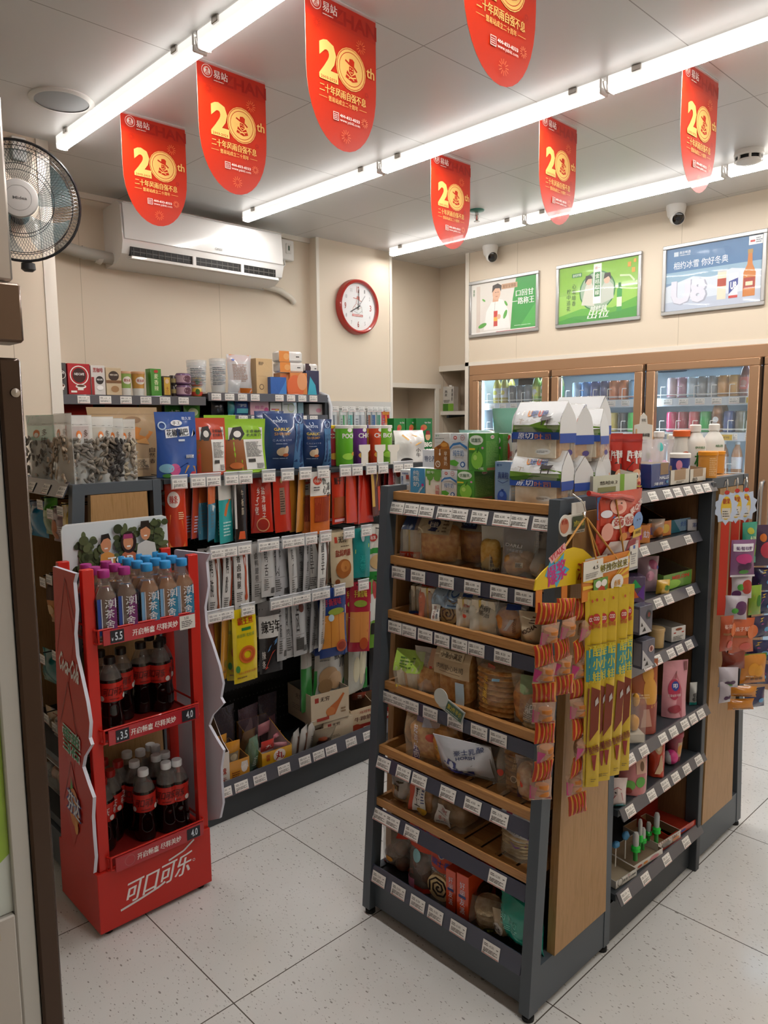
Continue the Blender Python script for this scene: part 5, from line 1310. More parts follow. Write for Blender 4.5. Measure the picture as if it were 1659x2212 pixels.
NUT = [('r',-0.5,0,0.5,0.55,'9a6534'),('p',[(-0.5,0.55),(0.5,0.55),(0.4,0.72),(0.1,0.8),(-0.1,0.7),(-0.46,0.6)],'b8742c'),('c',0.15,0.68,0.2,0.06,'d89a48'),('c',-0.18,0.62,0.14,0.04,'8a4a20'),('l',[(-0.12,0.56),(-0.12,0.44)],0.04,'e8e4dc'),('c',-0.12,0.42,0.06,0.04,'e8e4dc'),('t','蒙牛',-0.26,0.93,0.26,0.05,'3f8a5c',0.02),('fine',-0.4,0.84,0.3,0.87,1,'7a7a7a'),('v','早餐奶',0.26,0.3,0.2,0.4,'e8dcc8',0.02),('o',-0.22,0.14,0.16,0.11,'e4d8c8'),('l',[(-0.22,0.2),(-0.22,0.13),(-0.14,0.12)],0.03,'e4d8c8')]
HEART = [('c',-0.06,0.93,0.09,0.05,'c8403c'),('c',0.06,0.93,0.09,0.05,'c8403c'),('p',[(-0.15,0.92),(0.15,0.92),(0,0.82)],'c8403c'),('c',0.0,0.5,0.14,0.26,'c8403c'),('t','甜牛奶',0,0.46,0.76,0.16,'c85a54',0.03),('c',0.1,0.16,0.3,0.1,'e0c8b8'),('r',-0.4,0.3,0.4,0.33,'d88a84')]
FANT = [('r',-0.5,0,0.5,1,'4a98cc'),('v','纯甄奶',-0.1,0.62,0.42,0.62,'e0eef6',0.02),('t','Fantasy',0.2,0.22,0.7,0.14,'d8eaf4',0.02,0,0.9),('c',0.36,0.4,0.08,0.05,'c03a8c')]
SPL = [('r',-0.5,0.72,0.5,1,'6aa84a'),('c',-0.2,0.7,0.2,0.12,'6aa84a'),('c',0.25,0.68,0.2,0.1,'6aa84a'),('l',[(-0.22,0.66),(-0.22,0.42)],0.08,'6aa84a'),('t','蒙牛',-0.15,0.88,0.5,0.1,'e8f0e4',0.03),('v','纯甄',0.28,0.25,0.24,0.44,'c0504a',0.02)]
AMX = [('t','安慕希',0,0.86,0.6,0.08,'3a5a9c',0.02),('v','IMPOSIAL',-0.28,0.4,0.16,0.7,'5a7ab0'),('r',0.1,0.62,0.4,0.8,'a8423c'),('r',0.1,0.4,0.4,0.44,'9ab0c8')]
FRU = [('r',-0.5,0,0.5,1,'7f9cc0'),('t','蒙牛',-0.22,0.92,0.36,0.06,'2f5a9c',0.02),('t','真果粒',0.02,0.68,0.66,0.16,'2c3f7c',0.02),('l',[(-0.3,0.55),(0,0.5),(0.34,0.56)],0.03,'2c3f7c'),('c',-0.02,0.18,0.3,0.16,'2f55b0'),('c',-0.05,0.24,0.13,0.06,'5a80d0'),('p',[(-0.1,0.36),(0.1,0.36),(0,0.3)],'23408c')]
DZ = TIER[0] - 0.014
MK = 'milk cartons on the bread rack'
LOW = [(865,886,1016,0.05,0.06,AMX,'d9dde4','slim white and blue yoghurt carton at the left end of the lower milk row'),(887,918,1012,0.05,0.055,FANT,'c4d8e6','bright blue carton with slanted white writing in the lower milk row'),(919,953,1014,0.05,0.05,SPL,'e0e2dc','white carton with green splash top in the lower milk row'),
       (954,987,1016,0.05,0.045,PURE,'dadfe4','white pure milk carton with a blue arc, lower row'),(988,1024,1016,0.09,0.04,GAP,'4f9a3c','green apple yoghurt carton, lower row'),(1047,1070,1018,0.05,0.13,HEART,'dcd8d4','white carton with a red heart, lower row'),(1069,1103,998,0.05,0.03,FRU,'7f9cc0','blue fruit milk carton with blueberries beside the toast bags')]
for (p0, p1, pt, d, back, ar, base, lb) in LOW:
    x = XF(TIER[0]) + back
    c, w, h = fit(0, x, p0, p1, pt, DZ)
    put(milk(ar,base,GSIDE if ar is GAP else None)(w,h,d),'milk_carton',lb,'milk',(x + d / 2,c.y,DZ + 0.001),RZ,MK)
    zt = DZ + h
z2 = DZ + fit(0, XF(TIER[0]) + 0.045, 954, 987, 1016, DZ)[2] + 0.002
UPP = [(938,972,936,0.05,0.05,NUT,'dcdcd8','brown and white breakfast milk carton, left of the upper row'),(972,1010,936,0.05,0.045,PURE,'dadfe4','white pure milk carton with a blue arc, upper row'),(1013,1048,936,0.06,0.04,GAP,'4f9a3c','green apple yoghurt carton at the front of the upper row'),(1055,1085,937,0.06,0.105,GAP,'4f9a3c','green apple yoghurt carton behind the front one, upper row'),(1082,1113,938,0.05,0.13,HEART,'dcd8d4','white carton with a red heart, upper row')]
for (p0, p1, pt, d, back, ar, base, lb) in UPP:
    x = XF(TIER[0]) + back
    c, w, h = fit(0, x, p0, p1, pt, z2)
    put(milk(ar,base,GSIDE if ar is GAP else None)(w,h,d),'milk_carton',lb,'milk',(x + d / 2,c.y,z2),RZ,MK)

def toast(w, h, d, sd):
    A = [('r',-0.5,0.6,0.5,0.99,'dedfe0'),('p',[(-0.5,0.46),(0.5,0.46),(0.5,0.64),(0.2,0.68),(-0.1,0.6),(-0.5,0.62)],'7aa83c'),('p',[(-0.5,0.46),(0.5,0.46),(0.5,0.52),(0,0.56),(-0.5,0.52)],'4f8a2c'),('r',-0.5,0.36,0.5,0.48,'2c4fa0'),('t','原切',-0.18,0.42,0.36,0.1,'e8eaf0',0.03),('t','吐司',0.18,0.405,0.3,0.1,'c87a5a',0.03),
         ('t','U',-0.16,0.79,0.08,0.1,'d88a3a',0.05),('t','吧',-0.06,0.79,0.12,0.1,'3f5590',0.05),('t','U',0.06,0.79,0.08,0.1,'c8503a',0.05),('t','吧',0.16,0.79,0.12,0.1,'3f5590',0.05),
         ('p',[(0.1,0.68),(0.3,0.68),(0.34,0.75),(0.24,0.74),(0.12,0.76)],'3a3434'),('l',[(0.14,0.69),(0.14,0.6)],0.02,'3a3434'),('l',[(0.28,0.69),(0.28,0.6)],0.02,'3a3434'),('l',[(-0.3,0.62),(-0.28,0.7)],0.015,'c8b8a8'),('l',[(-0.34,0.7),(-0.22,0.68)],0.01,'b8a898'),('c',0.2,0.16,0.14,0.05,'c8c8c4'),('fine',0.08,0.14,0.3,0.18,2,'7a7a7a')]
    SD = [('r',-0.5,0.46,0.5,0.97,'d8d9da'),('r',-0.5,0.3,0.5,0.46,'2c4fa0'),('c',0.1,0.14,0.2,0.05,'4a3f7c')]

    def inner(w_, h_, d_):
        b = MB()
        b.box(-w_ / 2, w_ / 2, -d_ / 2, d_ / 2, 0, h_, bready('a8703a', 'c89458'), c=0.008)
        b.box(-w_ / 2 + 0.004, w_ / 2 - 0.004, -d_ / 2 - 0.002, -d_ / 2 + 0.002, 0.004, h_ - 0.004, CRUMB)
        return ('toast_slices', b)
    return packed('toast_bag', w, h, d, 'gusset', A, inner, F('efe8dc', 0.2), sd, SD, fill=0.46, wob=0.7)


UB = 'white toast bags with a cow picture on the bread rack'
c0, w0, h0 = fit(0, 1.60, 1098, 1200, 968, DZ)
for i,(dx,dy,dz,lb,turn,rl) in enumerate(((0,0,0,'white toast bag with blue band, front of the lower layer by the rack corner',0.1,0.0),(0.088,-0.005,0,'white toast bag second in the lower layer, behind the corner one',-0.1,0.06),(0.172,0.0,0,'white toast bag third in the lower layer, crumpled top',0.15,-0.08),
                                           (0.012,0.005,0.118,'white toast bag with cow picture, front of the upper layer',0.0,0.0),(0.096,0.0,0.115,'white toast bag second in the upper layer, seen by its side',-0.12,0.05),(0.17,-0.01,0.112,'white toast bag third in the upper layer, folded over',0.2,-0.1),(0.235,0.03,0.135,'tallest white toast bag at the rear of the upper layer',0.0,0.0),(0.245,0.03,0.0,'white toast bag at the rear of the lower layer',0.1,0.05))):
    put(toast(w0 * (0.93 if i % 3 else 1.0),h0 * (0.95,0.86,0.8,1.0,0.98,0.9,1.0,0.9)[i],0.08,i),'toast_bag',lb,'bread',(1.645 + dx,c0.y + dy,DZ + 0.002 + dz),RZ + turn,UB,0.0,rl * 0.5)
# standing behind the cartons
b = pouch(0.15,0.17,0.05,'pillow','74a894',[('p',[(-0.05,0),(0.5,0),(0.5,1),(0.2,1)],'d8a860'),('p',[(-0.12,0),(-0.02,0),(0.24,1),(0.14,1)],'d8d2b8'),('v','豆奶粉',0.22,0.5,0.16,0.5,'3a3430')],31)
c,_,_ = fit(0,1.76,1072,1120,900,1.42); put(b,'soy_bag','green and orange bag standing behind the upper milk cartons','snack bag',(1.80,c.y,1.405),RZ,None,0.1)
b = pouch(0.2,0.11,0.05,'pillow','7fa8a0',[('p',[(0.0,0),(0.5,0),(0.5,1),(0.1,1)],'d8a070'),('c',-0.2,0.5,0.2,0.3,'b8c0a8')],32)
c,_,_ = fit(0,1.76,1000,1064,922,1.40); put(b,'soy_bag','teal and peach bag peeping over the upper milk cartons','snack bag',(1.79,c.y,1.40),RZ,None,0.0)
c,_,_ = fit(0,1.70,911,938,990,DZ); put(carton(0.065,0.05,0.135,'d4d6da',[('t','特仑苏',0,0.8,0.7,0.14,'4a5a7c')],topcol='e6e6e8'),'milk_carton','pale carton with small writing behind the lower milk row','milk',(1.735,c.y,DZ),RZ,MK)
c = U(0, XF(TIER[3]) - 0.012, 972, 1530)
b = MB(); b.box(-0.045,0.045,-0.001,0.001,0,0.04,M('b8c0bc',0.3)); b.lathe([(0.026,0),(0.026,0.002)],M('c9cdc8',0.3),24,Matrix.Translation((-0.045,-0.0006,0.03)) @ Matrix.Rotation(PI / 2,4,'X'))
b.art(lambda x,z,e: (x,-0.0012 - e,z),0.09,0.04,[('r',-0.22,0.1,0.46,0.9,'4a6a5c'),('t','第2件半价',0.12,0.56,0.6,0.4,'c8b83a',0.02),('fine',-0.2,0.16,0.4,0.28,1,'c8d0c8')])
put(b,'offer_tag','green half price tag clipped over the third bread tray edge','sign',(c.x,c.y,c.z - 0.02),RZ,None,0,0.35)
# ---------------------------------------------------------------- the red drinks stand
CR = 'c2261b'
REDM = M(CR, 0.4, coat=0.1, name='red_stand_paint')
cs = thing('drinks_stand','red drinks display stand with three shelves of bottles','display stand',(1.0,2.24,0))
b = MB(); b.box(0.807, 1.187, 2.085, 2.385, 0.014, 0.205, REDM, c=0.002)
b.art(lambda x, z, e: (0.997 + x, 2.0848 - e, z + 0.014), 0.38, 0.191, [
    ('t','可口可乐',0.02,0.53,0.6,0.36,'f0eae8',0.03,0.45,0.06),('l',[(-0.33,0.26),(-0.18,0.3),(0.0,0.36),(0.06,0.4)],0.018,'e2dcda'),('l',[(0.1,0.74),(0.24,0.8),(0.34,0.92)],0.016,'e2dcda'),('o',0.33,0.56,0.012,0.008,'e2dcda')])
kid(b, 'plinth', cs)
for x in (0.84, 1.155):
    for y in (2.11, 2.36):
        b = MB(); b.lathe([(0.014,0),(0.014,0.016)],BLACK,12,Matrix.Translation((x,y,0))); kid(b,'foot',cs)
for (x0, x1) in ((0.818, 0.852), (1.153, 1.187)):
    for (y0, y1) in ((2.095, 2.118), (2.272, 2.295)):
        b = MB(); b.box(x0, x1, y0, y1, 0.205, 1.125, REDM, c=0.002); kid(b, 'post', cs)
EDGE = [(168,1238),(163,1258),(168,1317),(165,1368),(169,1416),(180,1464),(191,1515),(198,1560),(196,1593),(201,1608),(186,1633),(182,1656),(194,1692),(205,1722),(203,1763),(205,1800),(209,1850),(206,1885)]
pr = [U(0, 0.80, px, py) for (px, py) in EDGE]
dep = [(2.395 - p.y, p.z) for p in pr]
bk_ = [(2.395 - p.y,p.z) for p in [U(0,0.80,*q) for q in ((140,1885),(136,1800),(133,1700),(130,1600),(126,1450),(122,1320),(118,1226))]]
poly = bk_ + [(bk_[-1][0] + 0.004, 1.12), (dep[0][0] - 0.01, 1.122)] + dep
WB = M('d2d2de', 0.35, name='white_board_edge')
for sx, nm in ((0.80, 0), (1.197, 1)):
    b = MB()
    X = Matrix.Translation((sx - 0.03 * nm, 2.395, 0)) @ Matrix.Rotation(-PI / 2 + 0.2 * nm, 4, 'Z')
    pp = list(reversed(poly))
    b.prism(pp, -0.006, 0.004, REDM if nm == 0 else WB, X, WB)
    if nm == 0:
        w_, h_ = 0.185, 0.9
        S = lambda x, z, e: X @ Vector((x + 0.225 - 0.03 * (1 - z / 0.9), -0.0062 - e, z + 0.215))
        A = [('p',[(0.0,0.62),(0.32,0.8),(0.06,0.96),(-0.4,0.86),(-0.42,0.7)],'c22a1e'),('p',[(-0.05,0.28),(0.25,0.43),(0.0,0.62),(-0.42,0.46)],'c12a1d'),('p',[(-0.1,0.04),(0.28,0.16),(-0.02,0.34),(-0.44,0.2)],'bf2a1f'),
             ('l',[(-0.44,0.7),(0.05,0.98),(0.36,0.86)],0.02,'9c1c18'),('l',[(-0.44,0.46),(-0.02,0.63),(0.3,0.44)],0.02,'9c1c18'),('l',[(-0.44,0.18),(-0.05,0.35),(0.3,0.18)],0.02,'9c1c18'),
             ('t','Coca-Cola',0.06,0.685,0.8,0.07,'f0eae8',0.03,0.3,-0.12),('t','雪碧',0.02,0.42,0.66,0.1,'dfe4e0',0.12,0,-0.1),('t','雪碧',0.02,0.42,0.62,0.092,'2c8a5c',0.04,0,-0.1),
             ('c',0.02,0.19,0.2,0.07,'d8843a'),('t','芬达',0.02,0.2,0.54,0.085,'27408c',0.12,0,-0.15),('t','芬达',0.02,0.2,0.5,0.08,'e4e6ec',0.03,0,-0.15),('c',0.1,0.125,0.07,0.025,'e09a4a'),('p',[(-0.08,0.25),(0.02,0.26),(-0.02,0.3)],'4f9a3c')]
        b.art(S, w_, h_, A)
    kid(b, 'side_board', cs)
# header with a printed summer picture
b = MB(); hw, hh = 0.35, 0.148
r_ = 0.018
hp = [(-hw / 2,0),(hw / 2,0),(hw / 2,hh - r_),(hw / 2 - r_ * 0.3,hh - r_ * 0.3),(hw / 2 - r_,hh),(-hw / 2 + r_,hh),(-hw / 2 + r_ * 0.3,hh - r_ * 0.3),(-hw / 2,hh - r_)]
b.prism(hp, -0.003, 0.003, M('d9dee0', 0.35))
sk = 'c98a64'
rg = random.Random(4)
A = [('r',-0.49,0.02,0.49,0.97,'cdd6da')] + [('c',*(lambda q: (q[0] + rg.gauss(0,q[2]),min(0.86,q[1] + rg.gauss(0,q[3]))))(((-0.3,0.3,0.06,0.18),(0.38,0.5,0.045,0.24),(0.06,0.5,0.06,0.16))[i % 3]),rg.uniform(0.02,0.045),rg.uniform(0.05,0.11),('3d472c','4a5434','586340','2f3822')[rg.randrange(4)]) for i in range(150)] + [ 
     ('p',[(-0.2,0),(-0.18,0.3),(-0.12,0.36),(-0.06,0.28),(-0.04,0)],'cf9148'),('c',-0.13,0.5,0.048,0.17,sk),('p',[(-0.18,0.52),(-0.17,0.72),(-0.1,0.74),(-0.08,0.58),(-0.11,0.64),(-0.15,0.62)],'1d1816'),('l',[(-0.145,0.42),(-0.115,0.42)],0.012,'f0ece8'),
     ('p',[(0.0,0),(0.02,0.26),(0.08,0.34),(0.15,0.24),(0.17,0)],'b86a4c'),('c',0.085,0.5,0.075,0.24,'2a1a18'),('c',0.08,0.5,0.048,0.17,sk),('p',[(0.03,0.58),(0.13,0.58),(0.12,0.68),(0.04,0.68)],'9a3a68'),('l',[(0.065,0.41),(0.1,0.41)],0.014,'f0ece8'),
     ('p',[(0.15,0.1),(0.17,0.42),(0.25,0.5),(0.34,0.42),(0.36,0.1)],'ccc9c2'),('c',0.25,0.68,0.05,0.18,sk),('p',[(0.2,0.74),(0.21,0.93),(0.29,0.93),(0.3,0.72),(0.26,0.8)],'28201c'),('l',[(0.235,0.6),(0.265,0.6)],0.012,'f0ece8'),
     ('t', 'TOP', 0.0, 0.14, 0.24, 0.16, 'f0f0ee', 0.03)]
b.art(lambda x, z, e: (x, -0.0032 - e, z), hw, hh, A, de=0.0001)
o = kid(b, 'header_board', cs); o.location = Vector((1.018, 2.303, 1.085)) - cs.location
b = MB(); b.box(0.92, 0.94, 2.307, 2.315, 0.9, 1.12, REDM); kid(b, 'header_stay', cs)
b = MB(); b.box(1.1, 1.12, 2.307, 2.315, 0.9, 1.12, REDM); kid(b, 'header_stay', cs)
for si, z in enumerate((0.905, 0.603, 0.205)):
    b = MB(); b.box(0.84,1.165,2.10,2.375,z - 0.004,z + 0.002,M('7a1a16',0.4)); sh_ = kid(b,'shelf',cs)
    b = MB()
    for zz in (z + 0.002, z + 0.042):
        b.tube([(0.842,2.375,zz),(0.842,2.085,zz),(0.848,2.078,zz),(1.157,2.078,zz),(1.163,2.085,zz),(1.163,2.375,zz)],0.0032,REDM,6)
    for x in (0.848, 0.95, 1.055, 1.157):
        b.tube([(x, 2.078, z + 0.002), (x, 2.078, z + 0.042)], 0.0032, REDM, 6)
    kid(b, 'wire_rail', sh_)
    b = MB(); b.box(0.858, 1.152, 2.068, 2.073, z - 0.004, z + 0.04, M('b02a32', 0.2, coat=0.4))
    A = [('t','开启畅爽 尽释美妙',-0.02 if si else 0.05,0.5,0.5,0.46,'f2e4e0',0.03),('o',-0.35,0.5,0.055,0.052,'c87a78')]
    L7 = [('r', -0.43 if si < 2 else 0.3, 0.08, -0.29 if si < 2 else 0.46, 0.92, '23222a')]
    if si < 2:
        L7 += [('t','5.5' if si == 0 else '3.5',-0.345,0.5,0.075,0.55,'d4dce6',0.02),('t','¥',-0.41,0.34,0.02,0.22,'d4dce6')]
    if si > 0:
        L7 += [('r', 0.3, 0.08, 0.46, 0.92, '23222a'), ('t', '4.0', 0.39, 0.52, 0.08, 0.55, 'd4dce6', 0.02)]
    else:
        L7 += [('r',0.32,-0.05,0.5,0.95,'d8d4ce'),('fine',0.34,0.1,0.48,0.6,4,'4a4644'),('t','5.50',0.4,0.76,0.05,0.2,'4a4644')]
    b.art(lambda x, z_, e: (1.005 + x, 2.0678 - e, z - 0.004 + z_), 0.294, 0.044, A + L7, de=0.0001)
    kid(b, 'price_strip', sh_)


def tea_tree(cap, body, lab, bl):
    def fn():
        sq = lambda a,z: 1.0 / max(abs(math.cos(a)),abs(math.sin(a))) ** 0.8 if z < 0.137 else (1.0 / max(abs(math.cos(a)),abs(math.sin(a))) ** (0.8 * max(0,(0.185 - z) / 0.048)) if z < 0.185 else 1)
        rot = Matrix.Rotation(0.0, 4, 'Z')
        liq = MB(); liq.lathe([(0.024,0.003),(0.0275,0.008),(0.0275,0.135),(0.018,0.158),(0.0,0.159)],M(body,0.06,coat=1.0),24,rot,wob=sq)
        sh = MB(); sh.lathe([(0.024,0),(0.0296,0.006),(0.0296,0.05),(0.0288,0.055),(0.0296,0.06),(0.0296,0.137),(0.02,0.16),(0.0135,0.18),(0.0135,0.192)],F('e8e0d4',0.06,0.05),24,rot,wob=sq)
        w, h = 0.056, 0.125
        A = [('p',[(-0.02,0.08),(0.48,0.08),(0.48,0.98),(0.12,0.9),(0.06,0.6)],lab),('r',-0.46,0.1,-0.3,0.96,bl),('r',-0.28,0.1,-0.24,0.96,'c8d4e4'),('v','淳茶舍',0.14,0.6,0.46,0.72,'e8e6e8',0.015),('t','冷萃',0.16,0.18,0.42,0.11,'e8e6e8',0.015),('r',0.4,0.74,0.46,0.96,'e0e0e6')]
        for (dx, rz_) in ((0, 0.0), (0, PI), (0, PI / 2), (0, -PI / 2)):
            X = Matrix.Rotation(rz_, 4, 'Z')
            sh.art(lambda x,z,e: X @ Vector((x,-0.03 - e,z + 0.008)),w,h,A if rz_ in (0.0,-PI / 2) else A[:1] + [('fine',-0.4,0.2,-0.05,0.9,12,'c8c0b8')])
        cp = MB(); cp.lathe([(0.0165,0.186),(0.0172,0.188),(0.0172,0.206),(0.0158,0.209),(0,0.2092)],M(cap,0.35),24,wob=lambda a,z: 1 + 0.012 * math.cos(24 * a))
        return [('tea_bottle',sh.mesh('tea_bottle'),None,None),('tea',liq.mesh('tea'),0,(0,0,0)),('cap',cp.mesh('cap'),0,(0,0,0))]
    return fn


def cola_tree(cap, ink, lab='b8281f', s=1.0):
    def fn():
        P = [(0.024,0),(0.033,0.004),(0.0352,0.02),(0.035,0.045),(0.0305,0.075),(0.032,0.092),(0.0355,0.102),(0.0355,0.156),(0.034,0.163)]
        sh = MB(); sh.lathe(P + [(0.0325,0.169)],M('100807',0.06,coat=0.5,name='cola'),24,wob=lambda a,z: 1 + (0.035 * math.cos(5 * a) if z < 0.012 else 0))
        sh.lathe([(0.0335,0.166),(0.028,0.183),(0.019,0.201),(0.014,0.21),(0.014,0.216)],F('9a9490',0.3,0.06),24,cap=False)
        lb = MB(); lb.lathe([(0.0359,0.1),(0.0361,0.101),(0.0361,0.157),(0.0359,0.158)],M(lab,0.25),28,cap=False)
        for k in range(3):
            lb.art(wrap(0.0364,-0.5 + k * 2.1),0.064,0.258,[('t','可口可乐',0,0.51,0.95,0.1,ink,0.03,0.35),('fine',-0.2,0.415,0.3,0.43,1,ink),('c',0.6,0.43,0.13,0,'dcd4d0')])
        cp = MB(); cp.lathe([(0.0165,0.21),(0.017,0.211),(0.017,0.228),(0.0155,0.231),(0,0.2312)],M(cap,0.35),24,wob=lambda a,z: 1 + 0.012 * math.cos(24 * a))
        return [('cola_bottle',sh.mesh('cola_bottle'),None,None),('wrap_label',lb.mesh('wrap_label'),0,(0,0,0)),('cap',cp.mesh('cap'),0,(0,0,0))]
    return fn


def grid_pt(px, py, zc):
    return U(2, zc, px, py)


TEA = [('purple',222,1235,0,0),('purple',210,1227,0,1),('purple',198,1221,0,2),('purple',264,1230,1,0),('purple',252,1223,1,1),('purple',233,1220,1,2)] + \
      [('blue',px,py,2,i) for i,(px,py) in enumerate(((329,1222),(308,1216),(290,1209),(275,1204)))] + [('blue',px,py,3,i) for i,(px,py) in enumerate(((366,1216),(346,1211),(329,1205),(313,1199)))] + [('blue',px,py,4,i) for i,(px,py) in enumerate(((405,1211),(384,1205),(363,1199),(344,1194)))]
WH = ['front', 'second', 'third', 'rearmost']
for (cl, px, py, c_, i) in TEA:
    x = (0.885, 0.948, 1.019, 1.080, 1.136)[c_]; y = 2.108 + 0.063 * i
    spec = ('a0307c','46241a','702a68','24469a') if cl == 'purple' else ('2f8cc8','6e3e16','2a7ca0','6fa0c8')
    inst(tree('tea' + cl,tea_tree(*spec)),'%s capped tea bottle, %s of the %s on the red stand' % (cl,WH[i],['leftmost file','second file','middle file','fourth file','rightmost file'][c_]),'bottle',(x,y,0.9075),(0,0,-0.25),'tea bottles on the red stand')
for (px,py,lb) in ((227,1421,'foremost at the left rail'),(206,1407,'second by the left rail'),(251,1401,'third from the left'),(294,1389,'in the middle of the shelf'),(313,1372,'behind the middle one'),(333,1386,'second from the right post'),(372,1372,'nearest the right post')):
    p = grid_pt(px, py, 0.826); x = min(max(p.x, 0.888), 1.12); y = min(max(p.y - 0.03, 2.118), 2.33)
    inst(tree('colak',cola_tree('17100f','5c1410')),'black capped cola bottle on the middle red shelf, ' + lb,'bottle',(x,y,0.6055),(0,0,(px * 7 % 10) * 0.08 - 0.4),'cola bottles on the red stand')
for (cl,px,py,lb) in (('red',214,1692,'front of the red capped file'),('red',237,1671,'second red capped bottle to the right'),('red',219,1645,'rear red capped bottle by the left board'),('red',255,1651,'red capped bottle nearest the white caps'),('white',309,1669,'foremost white capped bottle'),('white',290,1651,'white cap just behind the foremost'),('white',261,1622,'white cap farthest to the rear left'),('white',303,1627,'third white cap of its file'),('white',313,1607,'white cap at the very rear'),
                         ('white',358,1654,'front bottle of the middle white capped file'),('white',337,1638,'second bottle of the middle white capped file'),('white',404,1640,'front white capped bottle by the right post'),('white',381,1623,'second white capped bottle by the right post'),('white',356,1611,'rear white capped bottle by the right post')):
    p = grid_pt(px, py, 0.425); x = min(max(p.x, 0.886), 1.12); y = min(max(p.y, 2.118), 2.34)
    inst(tree('cola' + cl,cola_tree('a8201c' if cl == 'red' else 'e6e8ea','e0d0cc' if cl == 'red' else '4a0f0c')),'cola on the lowest red shelf: ' + lb,'bottle',(x,y,0.2075),(0,0,(px * 3 % 10) * 0.06 - 0.3),'cola bottles on the red stand')

# ---------------------------------------------------------------- the peg island: hanging packs
SIL = M('8f9092', 0.3, m=0.35, coat=0.3, name='matt_silver_foil')


def pk(w, h, d, base, art=(), seed=0, kind='flat', back=None):
    return pouch(w, h, d, kind, base, art, seed, back=back or SIL, nu=8, nv=10)


def grey_art(t):
    return [('v',t,-0.22,0.62,0.2,0.5,'3c3a3a',0.01),('fine',-0.36,0.12,-0.02,0.34,6,'55534f'),('r',0.12,0.06,0.4,0.16,'4a4846'),('r',-0.36,0.36,0.2,0.365,'55534f')]


def white_pack(t, food='8a4a24'):
    return [('v',t,-0.24,0.62,0.22,0.56,'2e2a28',0.02),('p',[(0.05,0.92),(0.2,0.98),(0.3,0.8),(0.2,0.62),(0.12,0.74)],food),('l',[(0.18,0.9),(0.24,0.6),(0.2,0.4),(0.24,0.22)],0.14,food),('c',0.22,0.2,0.12,0.06,food),('fine',-0.4,0.14,0.0,0.3,5,'5a5654'),('fine',-0.3,0.05,0.1,0.08,1,'3a3836')]


# rows: (peg column px, front pack columns p0,p1, foot row, count, base, art, colour words, turn, kind)
def hang_row(rowname, zp, specs, yt=2.40, gap=0.024):
    for i, (pp, p0, p1, pb, n, base, art, words_, turn, d) in enumerate(specs):
        y = yt + 0.03 + 0.014 * (i % 2)
        pt = colm(1, y, (p0 + p1) / 2, zp)
        a, b_ = colm(1, y, p0, zp - 0.1), colm(1, y, p1, zp - 0.1)
        foot = U(1, y, (p0 + p1) / 2, pb)
        h = min(0.34,max(0.09,zp - foot.z)); w = max(0.05,abs(b_.x - a.x) / max(0.75,math.cos(turn) + math.sin(-turn) * 0.9))
        x = pt.x
        peg(g1, x, 2.69, yt, zp, i * 3 + int(zp * 10))
        mesh = [pk(w,h,d,base,art,i + int(zp * 50)).mesh('hanging_pack'),pk(w,h,d,base,art,i + 7 + int(zp * 50)).mesh('hanging_pack')]
        for k in range(n):
            o = link('hanging_pack',mesh[k % 2],None,(x + 0.004 * math.sin(3 * k + i),y + gap * k,zp - h + 0.010),0,(0.06 * math.sin(k * 2.1 + i),0.05 * math.sin(k * 1.7 + 2 * i),turn + 0.32 * math.sin(k * 2.4 + i)))
            tag(o,'%s pack on the %s peg row, %s' % (words_,rowname,'front of its peg' if k == 0 else ORD[k] + ' from the front'),'snack pack','packs on the %s peg row' % rowname)


